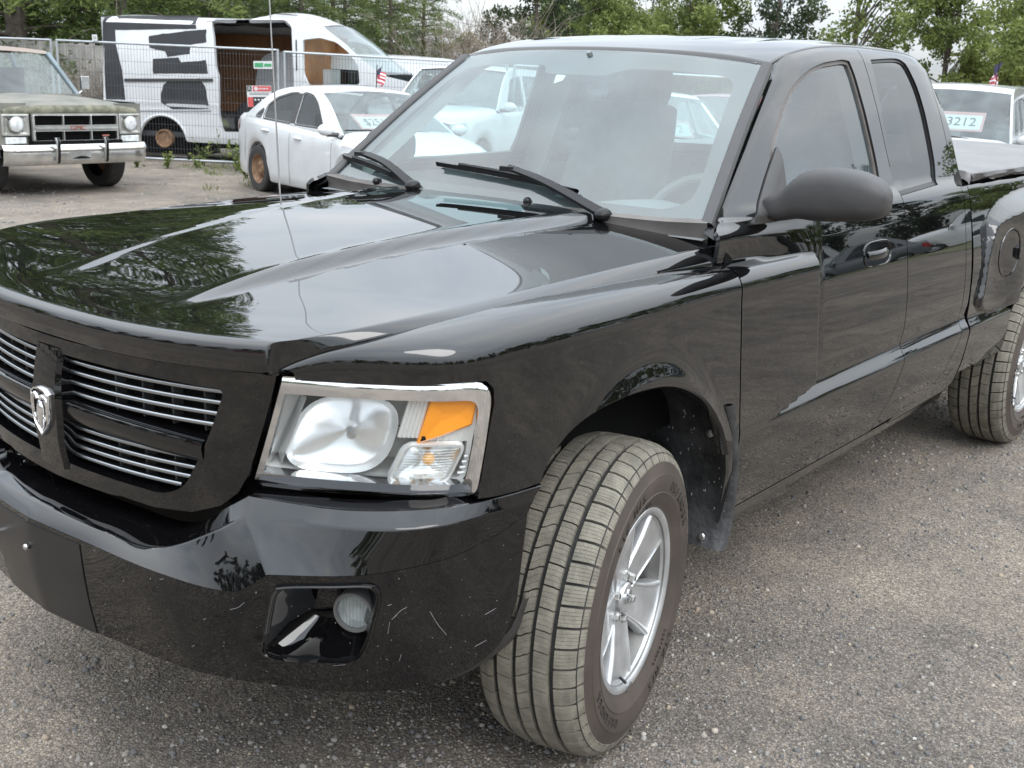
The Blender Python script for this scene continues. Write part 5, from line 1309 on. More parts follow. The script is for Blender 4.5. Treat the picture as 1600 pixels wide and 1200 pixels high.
for i, (u, s_, pk, sc) in enumerate([(-70,64,0,1.2),(30,68,1,1.35),(120,60,2,1.1),(195,66,1,1.0),(255,56,0,.75),(330,60,2,.46),(400,56,1,.62),(470,60,0,.50),(540,57,2,.42),(610,60,1,.50),(662,58,0,.42),(150,46,2,1.25),(300,45,0,.75),(370,47,2,.55),(450,46,2,.52),(520,45,1,.70),(590,47,0,.55),(-160,56,2,1.2),(-260,60,0,1.2),(-350,52,2,1.2)]):
    x, y = gpos(u, s_); put(PI_[pk], x, y, sc, rt.uniform(0, 6), where(u, s_ < 50, CON), group=G1)
for i, (u, s_, sc) in enumerate([(705,60,.95),(755,56,1.05),(800,60,.8),(140,82,.55)]):
    x, y = gpos(u, s_); put(BR, x, y, sc, rt.uniform(0, 6), ('leafless brown shrub nearest the second white van', 'leafless brown shrub above the far windshield corner', 'leafless brown shrub left of the slim dark tree')[i] if i < 3 else 'rusty brown dry shrub beside the rear of the stripped van', 'shrub', 'bare shrubs')
for u, s_, lk, sc, sz, lb in [(720,54,2,.38,.36,'low bright green bush among the bare brown shrubs'),(790,62,2,.26,.22,'small lime green bush under the bare shrubs'),(835,40,1,.75,.8,'slim dark tree at the end of the bare shrubs')]:
    x, y = gpos(u, s_); put(LF[lk], x, y, sc, rt.uniform(0, 6), lb, 'bush' if lk == 2 else 'tree', None, sz)
LBL = ['mid green leafy tree in the row beyond the truck roof', 'dark leafy tree in the row beyond the lot', 'yellowish green tree in the row beyond the lot', 'thin airy tree with gaps in its crown beyond the lot']
for u, s_, lk, sc in [(880,34,0,.78),(925,36,0,.82),(965,33,0,.8),(1010,31,3,.80),(1050,34,2,.62),(1085,32,3,.74),(1125,31,0,.56),(1165,33,3,.58),(1205,30,3,.62),(1240,33,2,.50),(1275,30,3,.66),(1330,31,3,.70),(1365,33,3,.50),(1400,31,0,.40),(1440,32,3,.52),(1470,30,2,.50),(1500,31,3,.58),(1530,33,2,.52),(1565,31,0,.56),(1590,33,3,.78),(1625,31,0,.80),(1680,32,3,.85),(1740,30,0,.8),(1385,26,0,.42),(1450,26,2,.50),(1550,26,0,.60),(1600,26,2,.68),(1350,26,2,.42),(870,30,0,.7),(905,29,3,.85),(945,28,0,.72),(985,29,2,.75),(1030,28,0,.7),(1070,28,1,.6),(1100,27,0,.66),(1140,28,2,.62),(1180,27,0,.62),(1220,28,3,.66),(1290,27,0,.52),(1320,27,1,.48),(1410,25,0,.42),(1435,25,1,.40),(1480,25,0,.50),(1515,25,2,.52),(1575,25,0,.55),(1625,25,0,.62),(1250,26,0,.42),(1150,26,0,.46),(1060,27,0,.6),(980,27,2,.68),(900,28,0,.72),(850,29,3,.75)]:
    x, y = gpos(u, s_); put(LF[lk], x, y, sc * (.80 if u < 1150 else .50 if u < 1545 else .60), rt.uniform(0, 6), where(u, s_ < 29, FAR, ('leafy tree', 'dark tree', 'yellowish tree', 'airy thin tree')[lk]))
# trees on the other sides of the lot, seen mirrored in the paintwork
for i in range(84):
    a = R(-100 + 312 * (i + rt.random()) / 84); d = rt.uniform(46, 62); x, y = 1 + d * math.cos(a), 2 + d * math.sin(a)
    lk = rt.choice((0, 0, 1, 3)); put(LF[lk], x, y, rt.uniform(.75, 1.15), rt.uniform(0, 6), 'leafy tree on the side of the lot behind the camera', group='trees mirrored in the paint')
# ------------------------------------------------------------------ other vehicles
def cpaint(name, col, rough=.3, **k): return mat(name, col, rough, coat=.8, coat_rough=.05, **k)
MT['white_paint'] = cpaint('white_paint', (.60, .61, .62), .35, var=.04, vscale=4)
MT['dirty_white'] = cpaint('dirty_white', (.44, .45, .46), .45, var=.08, vscale=3)
MT['silver_paint'] = cpaint('silver_paint', (.45, .46, .47), .35)
MT['red_paint'] = cpaint('red_paint', (.30, .02, .02), .3)
MT['dark_paint'] = cpaint('dark_car_paint', (.014, .015, .018), .3)
MT['grey_paint'] = cpaint('grey_car_paint', (.10, .11, .12), .3)
MT['blue_paint'] = cpaint('blue_car_paint', (.03, .05, .10), .3)
MT['car_glass'] = glass('car_glass', film=.09, ior=1.6, tint=(.66, .76, .75), filmcol=(.58, .66, .67))
MT['dark_glass'] = glass('dark_glass', film=.008, ior=1.35, tint=(.22, .25, .25))
MT['cabin'] = mat('cabin_trim', (.06, .06, .065), .8)
MT['cabin_light'] = mat('cabin_light', (.30, .30, .29), .8)
MT['old_tyre'] = mat('old_tyre', (.035, .033, .032), .75, var=.25, vscale=12)
MT['rusty'] = mat('rusty_steel', (.16, .085, .045), .75, col2=(.28, .17, .10), vscale=14)
MT['wheel_silver'] = mat('wheel_silver', (.42, .43, .44), .35, metal=.7)
MT['lamp_glass'] = mat('lamp_glass', (.55, .57, .58), .12, coat=1., var=.2, vscale=18)
MT['tail_red'] = mat('tail_red', (.35, .01, .01), .2, coat=1.)
MT['black_patch'] = mat('black_primer', (.022, .023, .026), .6, var=.2, vscale=5)
MT['wood_panel'] = mat('plywood_lining', (.26, .115, .045), .6, col2=(.36, .17, .07), vscale=2.5)
MT['weathered_hood'] = mat('weathered_paint', (.125, .125, .112), .7, col2=(.19, .18, .155), vscale=3.2, bump=.15, bscale=40)
MT['lichen'] = mat('lichen_edge', (.12, .125, .09), .9, col2=(.25, .24, .18), vscale=11, bump=.4, bscale=60)
MT['old_blue'] = mat('faded_blue_paint', (.15, .19, .21), .5, var=.15, vscale=3)
MT['old_chrome'] = mat('old_chrome', (.62, .62, .60), .22, metal=.9, var=.15, vscale=7)
MT['pale_metal'] = mat('pale_grille', (.36, .36, .335), .4, metal=.5, var=.15, vscale=9)
MT['galv'] = mat('galvanised_steel', (.42, .44, .45), .4, metal=.6, var=.1, vscale=5)
MT['wire'] = mat('fence_wire', (.10, .105, .11), .5, metal=.4)
MT['old_board'] = mat('weathered_board', (.33, .315, .295), .9, var=.22, vscale=3, bump=.3, bscale=12)
MT['card'] = mat('white_card', (.56, .57, .56), .7)
MT['card_red'] = mat('card_red', (.50, .08, .08), .6)
MT['card_pink'] = mat('card_pink', (.52, .26, .25), .7)
MT['card_black'] = mat('card_black', (.02, .02, .022), .6)
MT['card_green'] = mat('card_green', (.05, .28, .12), .6)
MT['ink'] = mat('sign_ink', (.035, .05, .05), .6)
MT['flag_red'] = mat('flag_red', (.42, .06, .07), .85); MT['flag_white'] = mat('flag_white', (.66, .64, .66), .85); MT['flag_blue'] = mat('flag_blue', (.035, .03, .07), .85)
MT['plate_white'] = mat('plate_white', (.62, .63, .62), .5)
MT['concrete'] = mat('concrete', (.35, .34, .32), .9, var=.15, vscale=8)

def bg_wheel(parent, x, y, z, r, w, side, rimmat, rot=0., steer=0.):
    o = bpy.data.objects.new('wheel', None); COL.objects.link(o); o.parent = parent; o.location = (x, y, z); o.rotation_euler = (0, rot, steer + (0 if side > 0 else math.pi))
    m = MB(); h = w / 2; m.lathe([(-h * .8, r * .62), (-h, r * .78), (-h * .92, r * .94), (-h * .7, r), (h * .7, r), (h * .92, r * .94), (h, r * .80), (h * .86, r * .63), (h * .5, r * .6)], 36); m.build('tyre', MT['old_tyre'], o)
    m = MB(); m.lathe([(h * .55, r * .56), (h * .80, r * .60), (h * .86, r * .635), (h * .74, r * .65), (h * .5, r * .66)], 36); m.lathe([(h * .6, r * .56), (h * .25, r * .5), (h * .2, r * .4), (h * .5, r * .27), (h * .62, r * .2), (h * .6, .001)], 30)
    for k in range(8):
        a = k * math.pi / 4; m.sphere((r * .44 * math.cos(a), h * .22, r * .44 * math.sin(a)), (r * .05, .012, r * .05), 6, 4)
    for k in range(5):
        a = k * math.pi * .4; m.tube([(r * .15 * math.cos(a), h * .5, r * .15 * math.sin(a)), (r * .15 * math.cos(a), h * .72, r * .15 * math.sin(a))], r * .035, 6)
    m.build('rim', rimmat, o, sharp=30); return o
def price_card(text, M, parent=None, label=None, w=.60, h=.42, border=True):
    """a white price card with a red edge, lying in the local XY plane"""
    o = bpy.data.objects.new('price_sign', None); COL.objects.link(o); o.matrix_world = M
    tag(o, label, 'price sign')
    m = MB(); m.box((0, 0, 0), (w, h, .004)); m.build('board', MT['card_pink'] if border else MT['card'], o)
    if border: m = MB(); m.box((0, -.02, .003), (w * .90, h * .74, .003)); m.build('white_field', MT['card'], o)
    lettering(text, h * .62, Matrix.Translation((0, -.02, .006)), MT['ink'], o, sx=.72)
    return o
def car(name, label, cat, S, loc, heading, group=None):
    """a road car from side-view tables; local +X is forward, u counts back from the nose"""
    L, W2 = S['L'], S['W'] / 2; o = thing(name, label, cat, loc, heading, group); pm = MT[S['paint']]
    wf_, belt, top, zb = curve1(S['plan']), curve1(S['belt']), curve1(S['top']), curve1(S.get('bot', [(0, .22), (.3, .20), (L - .3, .22), (L, .30)]))
    rw_ = S['r']; ax = S['axles']; g0, g1 = S['wsb'][0], S['rb'][0]
    us = set(np.round(np.linspace(0, L, 46), 4))
    for a in ax: us |= set(np.round(a + (rw_ + .06) * np.sin(np.linspace(-1.57, 1.57, 15)), 4))
    us = sorted(us | {g0 - .01, g0, g1, g1 + .01, 0.02, .05})
    rows = []
    for u in us:
        w = W2 * float(wf_(u)); b = float(belt(u)); z0 = float(zb(u)); arch = 0
        for a in ax:
            d = abs(u - a); ra = rw_ + .06
            if d <= ra: z0 = max(z0, rw_ * .98 + math.sqrt(max(0, ra * ra - d * d)) - .01); arch = 1
        z0 = min(z0, b - .12); t = float(top(u)); h = b - z0
        r = [(w * .90, z0 + .001), (w * .965, z0), (w * .985, z0 + .02), (w * (1.0 if not arch else 1.012), z0 + h * .16 + .02), (w * 1.005, z0 + h * .45), (w, z0 + h * .75), (w * .985, b - .045), (w * .955, b)]
        if g0 <= u <= g1: r += [(w * .90, b - .02), (w * .87, b - .40), (w * .4, b - .42), (0, b - .42)]
        else:
            t = max(t, b); r += [(w * .90, b + (t - b) * .55 + .006), (w * .78, b + (t - b) * .85), (w * .4, t), (0, t + .01)]
        rows.append([(L / 2 - u, y, z) for y, z in r])
    A = np.array(rows); A2 = np.concatenate([A, A[:, ::-1][:, 1:] * [1, -1, 1]], 1); m = MB(); m.grid(A2)
    for q in (A2[0], A2[-1]): m.add(q, [tuple(range(len(q)))])
    m.build('body', pm, o, sharp=38)
    # greenhouse
    (ub, zb_), (ut, zt), (vt, zvt), (vb, zvb) = S['wsb'], S['wst'], S['rt'], S['rb']; tum = S.get('tum', .36)
    mid = S.get('roof', []); prof = [S['wsb'], S['wst']] + mid + [S['rt'], S['rb']]
    pr = spl([p for p in prof], 40) if S.get('round', True) else np.array(prof)
    sf = lambda u, z: np.stack([L / 2 - np.asarray(u, float), W2 * wf_(u) * .955 - tum * np.maximum(0, np.asarray(z) - belt(u)), np.asarray(z, float)], -1)
    out = [tuple(p) for p in pr] + [(u, float(belt(u)) - .005) for u in np.linspace(vb, ub, 20)[1:-1]]
    wins = [rounded(w_, .05) for w_ in S['wins']]
    for mir in (False, True):
        trim('window_frame', sf, out, wins, h=.06, mt=pm, parent=o, mirror=mir, skirt=.03)
        for w_ in wins: trim('side_window', lambda a, b: sf(a, b) - np.array([0, .012, 0]), scale_poly(w_, .006), h=.2, mt=MT[S.get('glass', 'dark_glass')], parent=o, mirror=mir, skirt=0)
    ed = lambda u, z: sf(np.array(u), np.array(z))
    if S.get('bpillar'):
        for mir in (False, True):
            trim('pillar_cover', lambda a, b: sf(a, b) + np.array([0, .003, 0]), S['bpillar'], h=.1, mt=MT['trim_plastic'], parent=o, mirror=mir, skirt=0)
            for w_ in wins: trim('window_gasket', lambda a, b: sf(a, b) + np.array([0, .002, 0]), scale_poly(w_, .022), [scale_poly(w_, .002)], h=.08, mt=MT['trim_plastic'], parent=o, mirror=mir, skirt=0)
    rr = [p for p in pr if p[0] >= ut - 1e-6 and p[0] <= vt + 1e-6]
    rows = []
    for u, z in rr:
        e = ed(u, z); rows.append([(e[0], e[1] * k, z + .05 * (1 - k ** 2) * S.get('crown', .8)) for k in np.linspace(1, -1, 13)])
    m = MB(); m.grid(rows); m.build('roof', pm, o, sharp=50)
    def pane(p, q, nm, gl, bow):
        a, b = ed(*p), ed(*q); rows = []
        for s in np.linspace(0, 1, 6):
            e = a * (1 - s) + b * s; rows.append([(e[0] + bow * (1 - k * k), e[1] * k * .985, e[2] + (.05 * S.get('crown', .8) * s) * (1 - k * k)) for k in np.linspace(1, -1, 13)])
        m = MB(); m.grid(rows); return m.build(nm, gl, o)
    pane(S['wsb'], S['wst'], 'windshield', MT['car_glass'], .10); pane(S['rb'], S['rt'], 'rear_window', MT['dark_glass'], -.06)
    m = MB(); q = [(L / 2 - ub - .30, y, float(belt(ub)) + .012) for y in (-W2 * .8, W2 * .8)]; m.box((L / 2 - ub - .28, 0, float(belt(ub)) - .01), (.55, S['W'] * .82, .03)); m.build('dashboard', MT['cabin'], o)
    m = MB(); m.box((L / 2 - ub - 1.15, W2 * .42, float(belt(ub)) - .05), (.16, .46, .62)); m.build('seat', MT['cabin'], o, bevel=.05); m = MB(); m.box((L / 2 - ub - 1.15, -W2 * .42, float(belt(ub)) - .05), (.16, .46, .62)); m.build('seat', MT['cabin'], o, bevel=.05)
    # running gear, lamps, mirrors
    for i, a in enumerate(ax):
        for sg in (1, -1): bg_wheel(o, L / 2 - a, sg * (W2 * float(wf_(a)) - .115), rw_ * .97, rw_, .21, sg, MT[S.get('rims', 'wheel_silver')], rot=a * 3 + sg)
    m = MB(); m.box((0, 0, .36), (L * .86, S['W'] * .66, .26))
    for a in ax: m.box((L / 2 - a, 0, rw_ + .05), (2 * rw_ + .1, S['W'] * .86, rw_ * 1.5))
    m.build('underside', MT['dark'], o, smooth=False)
    for sg in (1, -1):
        hz = S.get('lampz', .66); m = MB(); rows = []
        for u in np.linspace(.015, S.get('lampl', .42), 8):
            w = W2 * float(wf_(u)); rows.append([(L / 2 - u + (.02 if u < .1 else 0), sg * (w * kk + .004), hz + dz + .10 * u) for kk, dz in ((.70, -.06), (.985, -.075), (1.0, 0), (.985, .065), (.74, .10))])
        m.grid(rows); m.build('headlight', MT['lamp_glass'], o, sharp=40)
        m = MB(); rows = []
        for u in np.linspace(L - .30, L - .005, 6):
            w = W2 * float(wf_(u)); rows.append([(L / 2 - u, sg * (w * kk + .006), float(belt(u)) - dz) for kk, dz in ((.8, .02), (.985, .04), (1.0, .14), (.98, .24))])
        m.grid(rows); m.build('tail_light', MT['tail_red'], o)
        mu = ub + .12; e = ed(mu, float(belt(mu)) + .06); m = MB(); m.sphere((e[0] - .02, sg * (e[1] + .16), e[2] + .04), (.075, .115, .075), 12, 8); mm_ = m.build('side_mirror', pm, o)
        m = MB(); m.tube([(e[0], sg * (e[1] - .02), e[2] - .02), (e[0], sg * (e[1] + .16), e[2] - .015)], .03, 6); m.build('mirror_arm', MT['trim_plastic'], mm_)
        for hu in S.get('handles', []):
            y = W2 * float(wf_(hu)) * .998; z = float(belt(hu)) - .13; m = MB(); m.tube([(L / 2 - hu - .10, sg * (y - .01), z), (L / 2 - hu - .06, sg * (y + .022), z + .006), (L / 2 - hu + .06, sg * (y + .022), z + .006), (L / 2 - hu + .10, sg * (y - .01), z)], [.012, .017, .017, .012], 8); m.build('door_handle', pm, o)
        for du in S.get('seams', []):
            m = MB(); rows = []
            for z in np.linspace(float(zb(du)) + .04, float(belt(du)) - .02, 10):
                h = float(belt(du)) - float(zb(du)); k = (z - float(zb(du))) / h; yy = W2 * float(wf_(du)) * np.interp(k, [0, .16, .45, .75, .95, 1], [.985, 1, 1.005, 1, .985, .96]); rows.append([(L / 2 - du - .0035, sg * (yy + .0015), z), (L / 2 - du + .0035, sg * (yy + .0015), z)])
            m.grid(rows); m.build('door_seam', MT['dark'], o)
    gw = W2 * float(wf_(0)) * .72; m = MB()
    for z0, z1 in S.get('grilles', [(.28, .40), (.52, .60)]): m.add([(L / 2 + .012, -gw, z0), (L / 2 + .012, gw, z0), (L / 2 + .012, gw * .95, z1), (L / 2 + .012, -gw * .95, z1)], [(0, 1, 2, 3)])
    m.build('front_grille', MT['dark'], o)
    for sg in (.45, -.25):
        m = MB(); e = ed(ub, float(belt(ub))); a_ = ed(ub, zb_); b_ = ed(ut, zt); p0 = a_ * .97 + b_ * .03; y0 = sg * e[1]
        m.tube([(p0[0] + .10, y0, p0[2] + .02), (p0[0] + .075, y0 - .30, p0[2] + .05), (p0[0] + .075, y0 - .62, p0[2] + .045)], .010, 5); m.build('wiper', MT['rubber'], o)
    return o, ed
SEDAN = dict(L=4.60, W=1.80, paint='white_paint', r=.325, axles=(.92, 3.605), plan=[(0,.70),(.06,.78),(.25,.90),(.6,.97),(1.2,1.0),(3.4,1.0),(4.1,.95),(4.45,.86),(4.6,.74)],
    belt=[(0,.60),(.25,.70),(.6,.80),(1.2,.88),(2.2,.94),(3.2,.99),(4.0,1.01),(4.4,1.0),(4.6,.93)], top=[(0,.60),(.05,.70),(.25,.79),(.6,.88),(1.2,.985),(1.35,.99),(3.9,1.06),(4.4,1.07),(4.55,1.04),(4.6,.96)],
    wsb=(1.18, .935), wst=(2.02, 1.405), roof=[(2.4,1.452),(2.75,1.462),(3.1,1.435)], rt=(3.45, 1.345), rb=(4.12, 1.03), tum=.40,
    wins=[[(1.72,.99),(2.06,1.27),(2.24,1.36),(2.42,1.385),(2.52,1.38),(2.49,1.00)], [(2.60,1.005),(2.63,1.38),(2.85,1.37),(3.2,1.30),(3.42,1.19),(3.44,1.03)], [(3.51,1.04),(3.50,1.15),(3.62,1.09),(3.70,1.045)]],
    bpillar=[(2.485,1.0),(2.515,1.385),(2.64,1.385),(2.61,1.0)], handles=(2.30, 3.28), seams=(1.38, 2.55, 3.42), lampz=.64, lampl=.75, grilles=[(.30, .42), (.50, .55), (.60, .68)])
VAN = dict(L=5.0, W=1.95, paint='silver_paint', r=.34, axles=(.95, 3.9), plan=[(0,.78),(.1,.88),(.4,.96),(1,1),(4.5,1),(5,.94)], belt=[(0,.70),(.3,.88),(.9,1.0),(5,1.08)], top=[(0,.74),(.1,.90),(.3,.98),(.95,1.13),(1.2,1.14),(5,1.1)],
    wsb=(.85, 1.06), wst=(1.75, 1.66), roof=[(2.4,1.74),(3.6,1.75)], rt=(4.75, 1.68), rb=(4.98, 1.10), tum=.22, wins=[[(1.35,1.12),(1.85,1.55),(2.35,1.60),(2.4,1.14)], [(2.5,1.14),(2.46,1.60),(3.5,1.62),(3.5,1.16)], [(3.6,1.16),(3.6,1.61),(4.6,1.58),(4.68,1.18)]], lampz=.74)
SUV = dict(L=4.7, W=1.90, paint='dark_paint', r=.37, axles=(.9, 3.65), plan=[(0,.80),(.1,.90),(.35,.98),(1,1),(4.3,1),(4.7,.93)], belt=[(0,.85),(.3,1.0),(1.2,1.08),(4.7,1.12)], top=[(0,.9),(.1,1.03),(.3,1.09),(1.35,1.18),(1.5,1.18),(4.7,1.14)],
    wsb=(1.42, 1.12), wst=(1.95, 1.68), roof=[(2.4,1.76),(3.6,1.76)], rt=(4.45, 1.70), rb=(4.68, 1.14), tum=.20, wins=[[(1.75,1.17),(2.05,1.62),(2.6,1.66),(2.6,1.18)], [(2.7,1.18),(2.7,1.66),(3.5,1.66),(3.5,1.19)], [(3.6,1.19),(3.6,1.65),(4.3,1.62),(4.45,1.21)]], lampz=.85, lampl=.3)
PICK = dict(L=5.6, W=1.98, paint='white_paint', r=.39, axles=(.95, 4.5), plan=[(0,.84),(.1,.93),(.35,.99),(1,1),(5.3,1),(5.6,.97)], belt=[(0,.95),(.3,1.10),(1.4,1.17),(3.5,1.20),(5.6,1.24)], top=[(0,1.0),(.1,1.14),(.3,1.20),(1.4,1.27),(1.6,1.27),(3.9,1.22),(5.6,1.25)],
    wsb=(1.55, 1.22), wst=(2.2, 1.78), roof=[(2.6,1.85),(3.3,1.86)], rt=(3.75, 1.80), rb=(3.92, 1.24), tum=.24, wins=[[(1.95,1.26),(2.3,1.70),(2.75,1.76),(2.75,1.27)], [(2.85,1.27),(2.85,1.76),(3.6,1.75),(3.72,1.28)]], lampz=.98, lampl=.3, grilles=[(.45,.60),(.78,1.06)])

def stand(x, y): return (x, y, float(gz(x, y)))
# white sedan with its price in the windshield
ch = R(76); p = at(402, 264, z=.14); fx, fy = math.cos(ch), math.sin(ch)
# rear right wheel outer face stands at p
cxy = (p[0] + fx * (3.605 - 2.30) - fy * -(-.895 + .02) * -1 * -1, p[1])
cx_ = p[0] + fx * 1.305 - fy * .88; cy_ = p[1] + fy * 1.305 + fx * .88
CR, CE = car('white_sedan', 'white four door sedan with rusty steel rear wheel and windshield price card', 'car', dict(SEDAN, rims='rusty'), stand(cx_, cy_), ch)
def on_glass(carobj, ed, S, s, yk, back=.05):
    a, b = ed(*S['wsb']), ed(*S['wst']); L = S['L']; c = a * (1 - s) + b * s; d = (b - a); up = Vector((d[0], 0, d[2])).normalized(); right = Vector((0, 1, 0)); n = Vector((up.z, 0, -up.x))
    pos = Vector((c[0], 0, c[2])) - n * back + Vector((0, yk, 0)) + Vector((.09, 0, 0))
    Ml = frame(pos, right, up); return carobj.matrix_world @ Ml
bpy.context.view_layer.update()
price_card('$2512', on_glass(CR, CE, SEDAN, .42, -.18, .06), label='red edged price card reading $2512 inside the windshield of the white sedan', w=.62, h=.36)

# cars parked behind the truck, seen past the tailgate and through its windows
def face(u, s, off=0.): 
    x, y = gpos(u, s); return x, y, math.atan2(CAM_C[1] - y, CAM_C[0] - x) + off
x, y, h = face(1500, 112, R(-6)); V1, E1 = car('silver_minivan', 'pale silver van with two wipers and a $3212 price card behind the cargo cover', 'van', dict(VAN, paint='silver_paint', glass='car_glass'), (x, y, -.10), h)
bpy.context.view_layer.update(); price_card('$3212', on_glass(V1, E1, VAN, .46, .20, .04), label='red edged price card reading $3212 inside the silver van windshield', w=.66, h=.42)
x, y, h = face(1005, 128, R(14)); V2, E2 = car('parked_sedan', 'white sedan with a price card seen through the back window of the black truck', 'car', dict(SEDAN, glass='car_glass', rims='wheel_silver'), (x, y, -.05), h)
bpy.context.view_layer.update(); price_card('$4812', on_glass(V2, E2, SEDAN, .42, .12, .06), label='price card ending in 12 on the sedan seen through the truck cab', w=.62, h=.36)
x, y, h = face(1140, 98, R(-30)); car('red_car', 'red sedan behind the white one, seen through the windshield near the driver pillar', 'car', dict(SEDAN, paint='red_paint', glass='car_glass'), (x, y, -.1), h)
x, y, h = face(745, 92, R(-24)); car('white_pickup', 'white pickup truck facing the lot, seen through the passenger half of the windshield', 'pickup truck', dict(PICK, glass='car_glass'), (x, y, -.22), h)
x, y, h = face(880, 80, R(-20)); car('white_pickup', 'second white pickup truck farther right along the fence line', 'pickup truck', dict(PICK, paint='dirty_white', glass='car_glass'), (x, y, -.25), h)
x, y, h = face(1030, 82, R(-15)); car('grey_car', 'grey car in the back row seen through the cab of the truck', 'car', dict(SEDAN, paint='grey_paint', glass='car_glass'), (x, y, -.2), h)
x, y, h = face(1632, 84, R(35)); car('dark_suv', 'black boxy sport utility vehicle at the right edge of the photo', 'suv', SUV, (x, y, -.1), h)
x, y, h = face(1553, 62, R(20)); car('dark_car', 'dark blue car in the far row between the van and the black suv', 'car', dict(SUV, paint='blue_paint'), (x, y, -.1), h)
# row across the lot, seen mirrored in the doors
for i, (x, y, hd, sp, pt, lb) in enumerate([(-38,11.6,75,PICK,'white_paint','white pickup truck on the verge, mirrored in the rear door'),(-43,20.5,250,PICK,'dirty_white','dusty white pickup truck on the verge, mirrored in the front door'),(-36,15.5,60,SEDAN,'grey_paint','grey sedan on the verge between two white pickups'),(-31,21.5,80,PICK,'white_paint','white pickup truck on the verge, mirrored in the door bulge'),(-27,25,95,VAN,'dark_paint','dark van on the verge, mirrored in the front fender'),(24,-9,170,SUV,'red_paint','red sport utility vehicle behind the camera, mirrored in the hood edge'),(29,-3,175,SEDAN,'white_paint','white sedan behind the camera, mirrored in the grille')]):
    car(('pickup','pickup','sedan','pickup','van','suv','sedan')[i] , lb, ('pickup truck','pickup truck','car','pickup truck','van','suv','car')[i], dict(sp, paint=pt), (x, y, 0), R(hd), 'row of vehicles across the lot')
gs = MB(); rg = random.Random(3)
gs.grid([[(x, y, .012) for x in np.linspace(-120, -28, 20)] for y in (4, 8, 14, 29, 60)]); tag(gs.build('grass_verge', MT['grass_ground']), kind='structure')
gs = MB(); gs.grid([[(x, y, float(gz(x, y)) + .012) for x in np.linspace(-120, 10, 40)] for y in np.linspace(-70, -19.5, 10)])
tag(gs.build('grass_bank', MT['grass_ground']), kind='structure')

